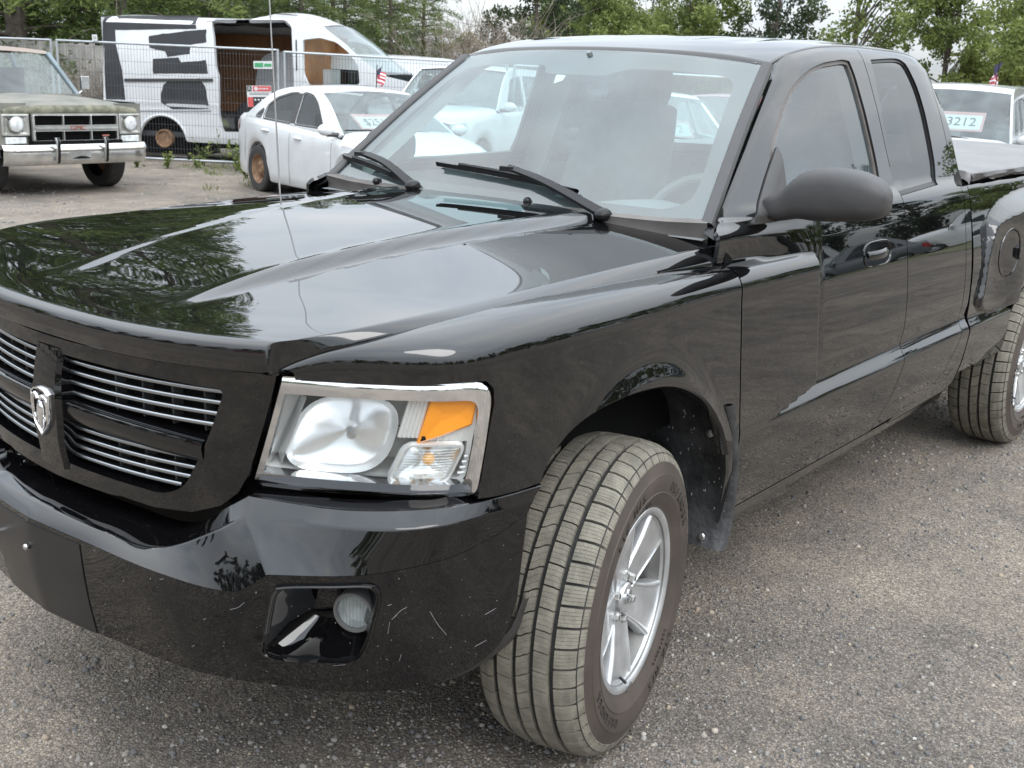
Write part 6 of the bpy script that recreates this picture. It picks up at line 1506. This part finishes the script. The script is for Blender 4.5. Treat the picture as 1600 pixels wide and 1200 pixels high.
# ------------------------------------------------------------------ old pickup on the left
def old_pickup():
    x0, y0 = -5.86, -11.50; o = thing('old_pickup', 'weathered green grey 1970s pickup with chrome bumper and black bumper guards', 'pickup truck', stand(x0, y0), R(90.5))
    # local: +X forward (nose at 0), Y left, z above the ground
    prof = lambda y: -.02 - .05 * (abs(y) / 1.0) ** 3
    # hood with a heavy front lip
    rows = []
    for x, z in ((-.03,1.02),(.0,1.06),(.005,1.10),(-.02,1.135),(-.08,1.155),(-.25,1.17),(-.6,1.195),(-1.0,1.215),(-1.36,1.225)):
        rows.append([(x + prof(y) * (1 if x > -.1 else .3), y, z - .035 * (abs(y) / .92) ** 4 + .012 * math.exp(-(y / .3) ** 2) * (1 if x < -.05 else 0)) for y in np.linspace(.94, -.94, 25)])
    m = MB(); m.grid(rows[3:]); m.build('hood', MT['weathered_hood'], o, sharp=50)
    m = MB(); rr = random.Random(8); m.grid([[(p[0] + rr.uniform(-.006, .006), p[1], p[2] + rr.uniform(-.008, .008)) for p in r] for r in rows[:4]]); m.build('hood_lip', MT['lichen'], o, sharp=60)
    for sg in (1, -1):
        rows = []
        for x in np.r_[np.linspace(-.10, -.40, 6), np.linspace(-.42, -1.18, 18), np.linspace(-1.22, -1.75, 5)]:
            zb_ = .50 if x > -.40 else (.48 + math.sqrt(max(0, .41 ** 2 - (x + .80) ** 2)) if -1.20 < x < -.40 else .48); zb_ = max(zb_, .45)
            rows.append([(x, sg * y, z) for y, z in ((.93, 1.175), (.975, 1.15), (.99, 1.08), (1.005, .98), (1.0, .9), (1.0, max(.75, zb_ + .02)), (.995, zb_), (.93, zb_))])
        m = MB(); m.grid(rows); m.build('fender', MT['old_blue'], o, sharp=40)
        m = MB(); m.grid([[(x, sg * y, z) for y, z in ((.97, 1.19), (.995, 1.05), (.995, .75), (.97, .45))] for x in (-1.76, -2.4, -2.95)]); m.build('door', MT['old_blue'], o)
        m = MB(); m.grid([[(x, sg * .99, z) for z in (.5, .85, 1.25)] for x in (-3.0, -4.0, -5.1)]); m.build('bed_side', MT['old_blue'], o)
        bg_wheel(o, -.80, sg * .84, .385, .39, .26, sg, MT['rusty']); bg_wheel(o, -4.1, sg * .84, .385, .39, .26, sg, MT['rusty'])
        # lamp panel: square bezel, round lamp, turn signal below
        c = sg * .80; m = MB()
        sq = rounded([(c - .17, .765), (c + .17, .765), (c + .17, 1.03), (c - .17, 1.03)], .02)
        m.grid([[(.015 + d + prof(y), y * 1, z) for y, z in scale_poly(sq, k)] for k, d in ((0, -.06), (0, 0), (-.018, .008), (-.035, -.004), (-.05, -.02))], closed=True); q = [(-.005 + prof(y), y, z) for y, z in scale_poly(sq, -.05)]; m.add(q, [tuple(range(len(q)))])
        bz = m.build('lamp_bezel', MT['pale_metal'], o, sharp=25)
        hm = Matrix.Translation((-.03, c, .905)) @ Vector((1, 0, 0)).to_track_quat('Y', 'Z').to_matrix().to_4x4()
        m = MB(); m.lathe([(.005, .098), (.028, .096), (.03, .088)], 28, hm); m.build('lamp_ring', MT['old_chrome'], bz)
        m = MB(); m.lathe([(.026, .088), (.040, .06), (.046, .03), (.047, .0005)], 28, hm); m.build('headlight', MT['lamp_glass'], bz)
        m = MB(); m.box((-.02 + prof(c), c, .705), (.06, .27, .085)); m.build('turn_signal', MT['lamp_glass'], o, bevel=.012)
        m = MB(); m.box((-.055 + prof(c), c + sg * .01, .88), (.05, .37, .56)); m.build('lamp_panel', MT['weathered_hood'], o)
    # grille: two rows of three openings round a centre bar
    m = MB(); gw, z0, z1 = .60, .68, 1.035; outer = rounded([(-gw, z0), (gw, z0), (gw, z1), (-gw, z1)], .03); holes = []
    f = lambda y, z: np.stack([.03 - .02 * (np.asarray(y) / .6) ** 2, np.asarray(y, float), np.asarray(z, float)], -1)
    for zz0, zz1 in ((.705, .815), (.895, 1.01)):
        for k in range(3): a = -.575 + k * .387; holes.append(rounded([(a, zz0), (a + .372, zz0), (a + .372, zz1), (a, zz1)], .012))
    gr = trim('grille', f, outer, holes, h=.04, mt=MT['pale_metal'], parent=o, skirt=.05, hole_skirt=.03, out=(1, 0, 0))
    for hl in holes:
        m = MB(); m.grid([[(float(f(y, z)[0]) + d, y, z) for y, z in scale_poly(hl, k)] for k, d in ((.012, .001), (.008, .008), (.001, .008), (-.002, -.004))], closed=True); m.build('grille_surround', MT['old_chrome'], gr, sharp=30)
        c = np.mean(hl, 0)
        for dz in (-.028, 0, .028):
            m = MB(); m.box((.005, c[0], c[1] + dz), (.012, .36, .008)); m.build('grille_bar', MT['dark'], gr)
    m = MB(); m.add([(-.03, -.58, .69), (-.03, .58, .69), (-.03, .58, 1.03), (-.03, -.58, 1.03)], [(0, 1, 2, 3)]); m.build('grille_back', MT['dark'], gr)
    m = MB(); m.box((.036, 0, .855), (.012, 1.15, .022)); m.build('centre_bar', MT['old_chrome'], gr)
    MT['dull_red'] = mat('dull_red', (.26, .085, .065), .6)
    lettering('GMC', .075, frame((.046, 0, .857), (0, 1, 0), (0, 0, 1)), MT['dull_red'], gr, sx=1.35, depth=.006)
    m = MB(); m.box((.034, .39, .757), (.006, .10, .022)); m.build('series_badge', MT['dull_red'], gr)
    # bumper
    rows = []
    for y in np.linspace(1.005, -1.005, 41):
        w = -.10 * max(0, (abs(y) - .72) / .28) ** 2; rows.append([(.09 + w + d, y, z) for d, z in ((-.10, .655), (-.012, .655), (.0, .645), (.030, .605), (.034, .590), (.016, .560), (.018, .548), (.010, .47), (-.005, .425), (-.03, .40), (-.10, .40))])
    m = MB(); m.grid(rows); bp = m.build('front_bumper', MT['old_chrome'], o, sharp=35)
    for y in (.32, -.36):
        m = MB(); P = [(.10, y, .735), (.135, y, .745), (.16, y, .70), (.15, y, .56), (.135, y, .45), (.115, y, .425)]
        m.grid([[(p[0] + dx, p[1] + dy, p[2]) for dx, dy in ((0, -.03), (.02, -.022), (.024, 0), (.02, .022), (0, .03))] for p in P]); b = m.build('bumper_guard', MT['old_chrome'], bp, sharp=50)
        m = MB(); m.grid([[(p[0] + .027, p[1] + dy, p[2]) for dy in (-.017, .017)] for p in P[1:]]); m.build('rubber_strip', MT['rubber'], b)
    m = MB(); m.box((.108, -.03, .53), (.006, .30, .15)); m.build('plate_mount', MT['old_chrome'], bp)
    m = MB(); m.prism([(-.15 + .27 * t, .475 + .032 * math.sin(math.pi * t)) for t in np.linspace(0, 1, 9)] , .112, .116, 'x'); m.build('plate_recess', MT['dark'], bp)
    for y in (.72, -.72, .9, -.9):
        m = MB(); m.sphere((.122 if abs(y) < .8 else .085, y, .59), (.01, .016, .016), 8, 6); m.build('bumper_bolt', MT['old_chrome'], bp)
    m = MB(); m.box((.0, 0, .675), (.10, 1.25, .05)); m.build('lower_valance', MT['dark'], o)
    m = MB(); m.box((-2.5, 0, .50), (4.8, 1.35, .22)); m.box((-.8, 0, .75), (1.4, 1.3, .5)); m.build('chassis', MT['underbody'], o)
    m = MB(); m.tube([(-.8, -.8, .38), (-.8, .8, .38)], .05, 8); m.build('axle', MT['rusty'], o)
    # cab
    rows = [[(-1.42 + .06 * (1 - k * k), .86 * k, 1.235) for k in np.linspace(1, -1, 11)], [(-1.88 + .06 * (1 - k * k), .70 * k, 1.755) for k in np.linspace(1, -1, 11)]]
    m = MB(); m.grid(rows); m.build('windshield', MT['car_glass'], o)
    m = MB(); m.grid([[(x, .74 * k, z + .03 * (1 - k * k)) for k in np.linspace(1, -1, 11)] for x, z in ((-1.85, 1.755), (-1.92, 1.80), (-2.3, 1.82), (-2.8, 1.81), (-2.92, 1.74))]); m.build('roof', mat('rusty_roof', (.22, .20, .18), .7, col2=(.30, .20, .15), vscale=2), o, sharp=60)
    for sg in (1, -1):
        for a, b in (((-1.40, .885, 1.20), (-1.88, .73, 1.77)), ((-2.92, .93, 1.20), (-2.92, .73, 1.76))):
            m = MB(); m.bar((a[0], sg * a[1], a[2]), (b[0], sg * b[1], b[2]), .06, .07, (1, 0, 0)); m.build('cab_pillar', MT['old_blue'], o, bevel=.015)
        m = MB(); m.tube([(-1.62, sg * .97, 1.18), (-1.62, sg * 1.12, 1.30)], .012, 6); m.box((-1.62, sg * 1.13, 1.38), (.05, .13, .18)); m.build('side_mirror', MT['old_chrome'], o, bevel=.02)
    m = MB(); m.box((-1.40, 0, 1.215), (.16, 1.78, .03)); m.build('cowl', MT['weathered_hood'], o)
    m = MB(); m.tube([(-1.40, -.2, 1.245), (-1.43, -.55, 1.275), (-1.45, -.75, 1.262)], .012, 5); m.tube([(-1.44, -.22, 1.262), (-1.46, -.78, 1.262)], .008, 5); m.build('wiper', MT['rubber'], o)
    m = MB(); m.box((-2.9, 0, 1.3), (.08, 1.8, .5)); m.box((-2.35, 0, 1.0), (.9, 1.6, .3)); m.build('cab_interior', MT['cabin'], o)
    return o
old_pickup()

# ------------------------------------------------------------------ stripped white van
vr = np.array(gpos(158, 88.0)); vf = np.array(gpos(655, 93.0)); VL = np.linalg.norm(vf - vr); vh = math.atan2(*(vf - vr)[::-1]); vg = float(gz(*vr)) - .02
VANO = thing('stripped_van', 'stripped white cargo van with black painted patches and an open side doorway', 'van', (vr[0], vr[1], vg), vh)
# local X: from the rear corner forwards; right side at y = 0 (outer), body extends to +Y
vloc = Matrix.Translation((vr[0], vr[1], vg)) @ Matrix.Rotation(vh, 4, 'Z'); vinv = vloc.inverted()
def vside(d, z):
    z = np.asarray(z, float); y = .02 + .10 * ss(1.2, 2.5, z) * np.maximum(0, z - 1.2) / 1.3 + .05 * ss(.5, .25, z) + .16 * ss(2.36, 2.53, z) ** 2
    y = y - .012 * np.exp(-((z - 1.02) / .03) ** 2) + .05 * ss(VL - .9, VL + .1, d) ** 2
    return np.stack([np.asarray(d, float), y, z], -1)
def vworld(d, z): 
    P = vside(d, z); Mx = np.array(vloc); return P @ Mx[:3, :3].T + Mx[:3, 3]
def vp(*pix): return inv(vworld, pix, (-.2, VL + .3), (0, 2.7), 120)
HT = 2.50
top_l = vp((430,22),(470,25),(505,41),(537,66),(566,93),(598,118))
outl = [(.02, .42), (.0, .60), (.0, 1.1), (.03, 1.7), (.05, 2.2), (.07, 2.38), (.14, HT - .02), (.3, HT)] + [(top_l[0][0] - .5, HT)] + top_l + vp((640,128),(652,150),(655,185),(650,215)) + [(VL - .15, .40)]
fwc = VL - .98; ra = .43
wc = vp((258,238))[0][0]
outl += [(fwc + ra * math.cos(t), max(.40, .36 + ra * math.sin(t))) for t in np.linspace(.1, 3.04, 14)]
outl += [(fwc - ra - .05, .38)] + [(vp((300,216))[0][0] + .02, .38)]
outl += [(wc + .445 * math.cos(t), .36 + .445 * math.sin(t)) for t in np.linspace(.05, 3.09, 18)]
dop = vp((334,30),(445,31),(456,40),(459,120),(462,208),(348,206),(342,180),(341,118),(337,105),(334,60))
fwin = vp((473,62),(500,59),(525,66),(545,82),(560,104),(562,132),(482,133),(474,115))
side = trim('body_side', vside, outl, [rounded(dop, .05), rounded(fwin, .05)], h=.055, mt=MT['white_paint'], parent=VANO, skirt=.03, hole_skirt=.07, out=(0, -1, 0))
BW = 2.02
trim('far_side', lambda d, z: np.stack([np.asarray(d, float), BW - vside(d, z)[..., 1], np.asarray(z, float)], -1), outl, [rounded(fwin, .05)], h=.12, mt=MT['white_paint'], parent=VANO, skirt=0, out=(0, 1, 0))
rr = [p for p in outl if p[1] > 2.0 or (p[0] > 4 and p[1] > 1.05)]; rr = [p for p in outl[5:8 + 1 + len(top_l)]]
wtop = 2
edge = lambda p: vside(np.array(p[0]), np.array(p[1]))
rp = spl([p for p in outl[4:12]], 24); rows = []
for d, z in rp:
    e = edge((d, z)); rows.append([(e[0], e[1] + (BW - 2 * e[1]) * k, e[2] + .05 * math.sin(math.pi * k)) for k in np.linspace(0, 1, 13)])
m = MB(); m.grid(rows); m.build('roof', MT['white_paint'], VANO, sharp=60)
tl = [p for p in top_l if p[0] >= rp[-1][0] - .01]; rows = []
for d, z in spl([tuple(rp[-1])] + top_l[3:], 10):
    e = edge((d, z)); rows.append([(e[0] + .14 * math.sin(math.pi * k), e[1] + (BW - 2 * e[1]) * k, e[2] + .03 * math.sin(math.pi * k)) for k in np.linspace(0, 1, 13)])
m = MB(); m.grid(rows); m.build('windshield', MT['car_glass'], VANO)
m = MB(); m.grid([[(.02 - .02 * math.sin(math.pi * k), .05 + 1.92 * k, z) for k in np.linspace(0, 1, 9)] for z in (.45, 1.2, 2.3, 2.46)]); m.build('rear_doors', MT['white_paint'], VANO)
x0, x1 = dop[0][0], dop[1][0]
for bx in ((.06, .16), (x0 - .5, x0 - .4)): pass
m = MB(); m.box((2.4, BW / 2, .50), (4.4, BW * .86, .08)); m.build('cargo_floor', MT['cabin'], VANO)
# plywood lining seen through the doorway, board by board
for k in range(24):
    a = x0 - 1.75 + k * .155; m = MB(); m.box((a, BW - .19, 1.58), (.150, .02, 1.42)); m.build('lining_board', MT['wood_panel'], VANO)
m = MB(); m.box((x1 + .35, BW / 2, 1.5), (.03, BW * .8, 1.9)); m.build('bulkhead', MT['wood_panel'], VANO)
m = MB(); m.box(((x0 + x1) / 2, BW - .24, .68), (1.6, .06, .34)); m.sphere((x0 + .25, BW - .6, .72), (.45, .35, .42), 12, 8); m.box((x0 + .9, BW - .55, .62), (.7, .5, .2)); m.build('cargo_clutter', MT['cabin'], VANO, sharp=30)
m = MB(); m.tube(spl([(x0 + .95, BW - .2, 2.2), (x0 + 1.0, BW - .22, 1.6), (x0 + 1.03, BW - .22, 1.2)], 8), .012, 5); m.build('hanging_cable', MT['galv'], VANO)
m = MB(); m.grid([[(x, y, 2.44 + .02 * math.sin(x * 7)) for y in (.15, 1.0, 1.85)] for x in np.linspace(.2, x1 + .1, 10)]); m.build('headliner', MT['cabin'], VANO)
m = MB(); m.box((x1 + 1.0, BW / 2, 1.0), (1.5, 1.7, .06)); m.box((x1 + .75, .55, 1.35), (.14, .5, .75)); m.build('front_seat', MT['cabin_light'], VANO)
# black painted patches
def patch(pix, rag=.015, seed=1):
    q = dense(vp(*pix), .07); r = np.random.default_rng(seed); q = [tuple(np.array(p) + r.normal(0, rag * .35, 2)) for p in q]
    trim('paint_patch', lambda a, b: vside(a, b) - np.array([0, .004, 0]), q, h=.08, mt=MT['black_patch'], parent=VANO, skirt=0, out=(0, -1, 0))
patch([(160,25),(200,24.5),(310,24),(307,45),(180,47),(181,68),(191,110),(196,156),(166,155),(163,75),(158,42)], .005, 2)
patch([(232,56),(295,48),(322.5,46),(322.5,66),(298,70),(296,84),(262,89),(258,80),(234,75)], .008, 3)
patch([(239,92),(279,90),(283,97),(322,94),(325,115),(239,115)], .008, 4)
patch([(255,133),(265,124),(312,122.5),(321,135),(327,170),(270,171),(252,160),(251,150)], .010, 5)
m = MB(); rl = [edge(p) + np.array([0, -.012, 0]) for p in vp((195,125),(333,125))]; m.bar(rl[0], rl[1], .02, .05); m.build('door_rail', MT['trim_plastic'], VANO)
m = MB(); pts = vp((200,172),(330,172)); a, b = [edge(p) + np.array([0, -.008, 0]) for p in pts]; m.bar(a, b, .02, .03); m.build('side_rub_strip', MT['dirty_white'], VANO)
ar = [edge((wc + .47 * math.cos(t), .36 + .47 * math.sin(t))) + np.array([0, -.012, 0]) for t in np.linspace(.1, 3.04, 24)]
m = MB(); m.tube(ar, .022, 6); m.build('arch_moulding', MT['white_paint'], VANO)
m = MB(); m.box((wc, .50, .60), (1.1, .7, .9)); m.build('wheel_housing', MT['dark'], VANO, smooth=False); m = MB(); m.box((fwc, .50, .60), (1.1, .7, .8)); m.build('wheel_housing', MT['dark'], VANO, smooth=False)
hm = Matrix.Translation((wc, .10, .42)); m = MB(); m.lathe([(0, .001), (-.02, .06), (-.02, .13), (-.06, .14), (-.06, .16), (.10, .16)], 24, hm); m.build('bare_brake_drum', MT['rusty'], VANO)
m = MB(); m.box((wc - .1, .3, .15), (1.3, .12, .10)); m.box((wc + .2, .9, .16), (.3, 1.4, .14)); m.build('support_timber', MT['old_board'], VANO)
m = MB(); m.tube([(wc, .1, .38), (wc, 1.8, .38)], .05, 8); m.box((VL / 2, BW / 2, .34), (VL * .8, 1.2, .14)); m.build('chassis', MT['underbody'], VANO)
m = MB(); m.box((VL - .12, BW / 2, .95), (.5, 1.7, .5)); m.box((VL + .05, .35, 1.22), (.30, .5, .12)); m.build('engine_parts', MT['dark'], VANO, bevel=.03)
m = MB(); m.grid([[(VL + .12 + .1 * math.sin(k * 9), .2 + k * 1.6, z) for k in np.linspace(0, 1, 7)] for z in (.9, 1.15)]); m.build('front_panel', MT['dirty_white'], VANO)
m = MB(); fs = [edge(p) + np.array([0, -.006, 0]) for p in vp((463,62),(464,110))]; m.bar(fs[0], fs[1], .03, .012, (1, 0, 0)); m.build('door_seam', MT['dark'], VANO)
# second van and car beyond the fence
x, y = gpos(640, 82); v2, _ = car('white_van', 'white cargo van with a black side window behind the stripped van', 'van', dict(VAN, L=5.6, paint='white_paint', glass='dark_glass', wst=(1.75, 2.0), roof=[(2.4,2.12),(4.4,2.12)], rt=(5.4, 2.05), rb=(5.58, 1.10), axles=(.95, 4.4), plan=[(0,.78),(.1,.88),(.4,.96),(1,1),(5,1),(5.6,.96)], tum=.12, wins=[[(1.45,1.12),(1.95,1.80),(2.45,1.86),(2.5,1.14)], [(2.6,1.14),(2.56,1.86),(4.4,1.88),(4.4,1.16)]]), (x, y, -.35), vh + R(4))
x, y = gpos(650, 87); car('white_hatchback', 'small white car between the stripped van and the second white van', 'car', dict(SEDAN, paint='white_paint'), (x, y, -.24), vh + R(-6))
# ------------------------------------------------------------------ fences, signs, flags, weeds
def fence_panel(a, b, h, label, seed):
    a, b = np.array(a, float), np.array(b, float); L = np.linalg.norm((b - a)[:2]); an = math.atan2(*(b - a)[:2][::-1]); o = thing('fence_panel', label, 'fence panel', a, an, 'temporary wire fence panels'); dz = (b - a)[2]
    up = lambda x, z: (x, 0, z + dz * x / L)
    for x in (0, L): m = MB(); m.tube([up(x, -.02), up(x, h)], .021, 8); m.build('post', MT['galv'], o)
    for z in (h - .02, .12): m = MB(); m.tube([up(0, z), up(L, z)], .019, 8); m.build('rail', MT['galv'], o)
    V = []; F = []
    def w(p, q, r=.0022):
        k = len(V); p, q = np.array(p), np.array(q); d = q - p; s = np.array([r, 0, 0]) if abs(d[0]) < abs(d[2]) else np.array([0, 0, r]); t = np.array([0, r, 0])
        V.extend([p - s, p + t, p + s, q - s, q + t, q + s]); F.extend([(k, k+1, k+4, k+3), (k+1, k+2, k+5, k+4), (k+2, k, k+3, k+5)])
    for x in np.arange(.05, L, .052): w(up(x, .12), up(x, h - .02))
    for z in np.arange(.3, h, .2): w(up(0, z), up(L, z))
    mesh('wire_mesh', V, F, MT['wire'], o, smooth=False)['kind'] = 'stuff'
    m = MB(); m.box(up(0, .04), (.24, .60, .09)); m.build('foot_block', MT['concrete'], o, bevel=.02)
    return o
def post_at(ub, vb, ut, vt, z):
    b = at(ub, vb, z=z); d = _fw + (ut - 800) / CAM_F * _r + (600 - vt) / CAM_F * _u; k = np.hypot(*(b - CAM_C)[:2]) / np.hypot(*d[:2]); return b, (CAM_C + k * d)[2] - b[2]
b0, h0 = post_at(101, 252, 99, 61, -.17); b1, h1 = post_at(437, 268, 439, 77, -.19); b2, h2 = post_at(447, 268, 447, 78, -.19); b3, h3 = post_at(786, 290, 790, 100, -.25); b4, h4 = post_at(797, 290, 799, 100, -.25)
dv = (b1 - b0); dv /= np.linalg.norm(dv)
am, hm_ = post_at(92, 250, 90, 60, -.17)
al = am - (b3 - b2) * .95; al[2] = -.17
fence_panel(al, am, h0, 'wire fence panel behind the old pickup, cut by the left edge', 1)
fence_panel(b0, b1, (h0 + h1) / 2, 'wire fence panel in front of the rear half of the stripped van', 2)
fence_panel(b2, b3, (h2 + h3) / 2, 'wire fence panel in front of the nose of the stripped van', 3)
b5 = b4 + (b3 - b2); fence_panel(b4, b5, h4, 'wire fence panel seen through the truck windshield', 4)
for i, (u, v, s) in enumerate([(1440, 134, 56), (1640, 134, 54)]):
    p = atd(u, v, s); 
pa = np.array([*gpos(1380, 50), -.1]); pb = np.array([*gpos(1620, 50), -.1]); n = 3
for i in range(n): fence_panel(pa + (pb - pa) * i / n, pa + (pb - pa) * (i + 1) / n, 1.72, ('left', 'middle', 'right')[i] + ' panel of the far wire fence behind the silver van', 5)
def fence_pt(u, v, off=.03):
    """point on the second fence panel seen at (u, v), a little nearer"""
    n = np.array([-(b1 - b0)[1], (b1 - b0)[0], 0]); n /= np.linalg.norm(n); d = _fw + (u - 800) / CAM_F * _r + (600 - v) / CAM_F * _u
    k = ((b0 - CAM_C) @ n) / (d @ n); p = CAM_C + k * d; s = np.sign((CAM_C - b0) @ n); return p + n * s * off, (b1 - b0) / np.linalg.norm((b1 - b0)[:2]), n * s
def board(u0, v0, u1, v1, name, label):
    c, t, n = fence_pt((u0 + u1) / 2, (v0 + v1) / 2); p0, _, _ = fence_pt(u0, (v0 + v1) / 2); p1, _, _ = fence_pt(u1, (v0 + v1) / 2); q0, _, _ = fence_pt((u0 + u1) / 2, v0); q1, _, _ = fence_pt((u0 + u1) / 2, v1)
    w, h = np.linalg.norm(p1 - p0), np.linalg.norm(q1 - q0); o = bpy.data.objects.new(name, None); COL.objects.link(o)
    o.matrix_world = frame(c, (p1 - p0), (0, 0, 1)); tag(o, label, 'sign'); m = MB(); m.box((0, 0, 0), (w, h, .006)); m.build('board', MT['card'], o); return o, w, h
def rect(o, x, y, w, h, mt, name): m = MB(); m.box((x, y, .005), (w, h, .004)); return m.build(name, MT[mt], o)
o, w, h = board(387, 134, 425, 167, 'safety_sign', 'red white and black safety notice on the wire fence, lower of the two signs')
rect(o, -w * .39, h * .36, w * .18, h * .24, 'card_black', 'black_box'); lettering('A', h * .24, Matrix.Translation((-w * .39, h * .36, .009)), MT['card'], o)
rect(o, w * .12, h * .36, w * .74, h * .24, 'card_red', 'red_header'); m = MB(); m.lathe([(.007, .001), (.007, h * .09)], 16, Matrix.Translation((-w * .12, h * .36, .001)) @ Matrix.Rotation(R(90), 4, 'X')); m.build('roundel', MT['card'], o)
for k in range(7): rect(o, w * (.0 + .06 * k), h * .36, w * .035, h * .07, 'card', 'header_mark').location.z = .002
for k in range(2): rect(o, 0, h * (.16 - .07 * k), w * .8, h * .018, 'card_black', 'text_line')
rect(o, -w * .37, -h * .26, w * .22, h * .46, 'card_red', 'red_block'); rect(o, w * .11, -h * .26, w * .74, h * .46, 'card_black', 'icon_field')
for k in range(5): m = MB(); m.sphere((w * (-.17 + .14 * k), -h * .16, .008), (w * .045, h * .05, .002), 8, 5); m.build('icon', MT['card'], o)
for k in range(3): m = MB(); m.sphere((w * (-.05 + .14 * k), -h * .38, .008), (w * .045, h * .05, .002), 8, 5); m.build('icon', MT['card'], o)
o, w, h = board(397, 95.5, 427, 107.5, 'notice_sign', 'small white and green notice on the wire fence, upper of the two signs'); rect(o, -w * .22, 0, w * .44, h * .55, 'card_green', 'green_block'); rect(o, w * .24, -h * .02, w * .38, h * .4, 'card_green', 'green_text')
o, w, h = board(145, 54, 153, 64, 'number_tag', 'small white tag at the rear top corner of the stripped van'); lettering('12', h * .5, Matrix.Translation((0, 0, .006)), MT['ink'], o)
# weathered board fence on the left
wa = np.array([*gpos(-120, 68), 0]); wb2 = np.array([*gpos(230, 76), 0]); wl = np.linalg.norm(wb2 - wa); wo = thing('board_fence', 'weathered grey wooden board fence behind the old pickup', 'fence', (wa[0], wa[1], -.3), math.atan2(*(wb2 - wa)[:2][::-1])); r_ = random.Random(2)
nb = int(wl / .148)
for k in range(nb):
    m = MB(); hgt = 2.22 - .12 * k / nb + r_.uniform(-.025, .02); m.box((k * .148, r_.uniform(-.008, .008), hgt / 2), (.140, .02, hgt), Matrix.Rotation(r_.uniform(-.008, .008), 4, 'Y')); m.build('board', MT['old_board'], wo)
for z in (.4, 1.7): m = MB(); m.box((wl / 2, .04, z), (wl, .04, .09)); m.build('rail', MT['old_board'], wo)
# small flags on sticks
def flag(u, v0, v1, s, label, seed):
    p0 = atd(u, v0, s); p1 = atd(u + 3, v1, s); o = thing('small_flag', label, 'flag', p1, R(30)); d = p0 - p1; hh = float(d[2]); lx = float(np.hypot(d[0], d[1]))
    m = MB(); m.tube([(0, 0, -.25), (.0, .02, hh)], .007, 6); m.build('stick', MT['rubber'], o); H = hh * .72
    def cloth(u0, u1, v0_, v1_, mt, nm):
        rows = []
        for a in np.linspace(u0, u1, 5):
            rows.append([(-.02 - .30 * a, .03 + .05 * math.sin(a * 7 + b * 3 + seed), hh * .97 - H * (b * .86 + .42 * a * (1 - .3 * b))) for b in np.linspace(v0_, v1_, 5)])
        m = MB(); m.grid(rows); m.build(nm, MT[mt], o)
    cloth(0, .5, 0, .54, 'flag_blue', 'canton')
    for k in range(7):
        c = 'flag_red' if k % 2 == 0 else 'flag_white'; cloth(.5 if k < 4 else 0, 1, k / 7 if k != 4 else .54, (k + 1) / 7 if k != 3 else .54, c, 'stripe')
flag(584, 101, 142, 105, 'small red white and blue flag behind the roof of the white sedan', 1); flag(1549, 95, 150, 100, 'small red white and blue flag beside the silver van', 2); flag(1022, 122, 165, 105, 'small flag seen through the truck windshield', 3)
# weeds along the fence foot
def weed(seed, H, n, broad):
    r = np.random.default_rng(seed); o = bpy.data.objects.new('weed', None); COL.objects.link(o); m = MB(); C = []; D = []
    for i in range(n):
        a = r.uniform(0, 6.28); l = H * r.uniform(.5, 1); e = np.array([math.cos(a) * l * .35, math.sin(a) * l * .35, l]); m.tube([(0, 0, -.03), e * .5 + [0, 0, l * .1], e], [.006, .004, .002], 3, cap=False)
        for q in np.linspace(.2, 1, 9): C.append(e * q + r.normal(0, .02, 3)); D.append(np.array([math.cos(a + q * 20), math.sin(a + q * 20), .4]))
    m.build('stem', MT['leaf_mid'], o); leaves('foliage', np.array(C), broad * .8, r, MT['leaf_mid'], o, aspect=.45, dirs=np.array(D)); return o
WD = [weed(1, .55, 8, .11), weed(2, .30, 9, .09), weed(3, .9, 4, .10)]; first = {0: 1, 1: 1, 2: 1}
spots = [(262,264,1,''),(308,264,1,''),(318,260,0,''),(348,262,2,''),(372,266,0,''),(385,280,1,''),(215,262,1,''),(378,270,1,'')]
wl_ = ['broad leaved green weed at the foot of the wire fence', 'low tuft of yellow green weed on the gravel by the wire fence', 'tall thin weed growing through the wire fence beside the van sill']
WL = {(262,264): 'small green weed tuft below the van brake drum', (308,264): 'small green weed tuft between van wheel arch and doorway', (318,260): 'broad leaved green weed on the fence foot below the van sill', (348,262): 'tall thin weed growing through the wire fence beside the van sill', (372,266): 'broad leaved green weed beside the rear bumper of the white sedan', (385,280): 'low weed tuft on the gravel by the rusty sedan wheel', (215,262): 'small green weed just right of the old pickup tyre', (378,270): 'low weed tuft behind the white sedan tail'}
for u, v, k, _ in spots:
    p = at(u, v, z=-.18); o = WD[k] if first.pop(k, 0) else copy_tree(WD[k]); o.location = (p[0], p[1], float(gz(p[0], p[1])) - .01); o.rotation_euler = (0, 0, rt.uniform(0, 6)); sc = rt.uniform(.75, 1.1); o.scale = (sc,) * 3; tag(o, WL[(u, v)], 'weed', 'weeds along the fence')
r = np.random.default_rng(12); P = []
for _ in range(2600):
    t = r.uniform(0, 1); q = b0 * (1 - t) + b3 * t + np.array([r.normal(0, .45), r.normal(.35, .5), 0]); 
    if math.sin(q[0] * 3.1) + math.sin(q[1] * 2.3 + 1) + r.normal(0, .5) > .35: P.append([q[0], q[1], float(gz(q[0], q[1]))])
for _ in range(1500):
    u = r.uniform(320, 400); v = r.uniform(262, 300); q = at(u, v, z=-.17)
    if math.sin(q[0] * 4.1) + math.sin(q[1] * 3.3 + 1) + r.normal(0, .4) > 1.0: P.append([q[0], q[1], float(gz(q[0], q[1]))])
P = np.array(P); tag(leaves('grass_tufts', P, .075, r, MT['leaf_mid'], None, aspect=.12, dirs=np.tile([0, 0, 1.2], (len(P), 1))), kind='stuff')
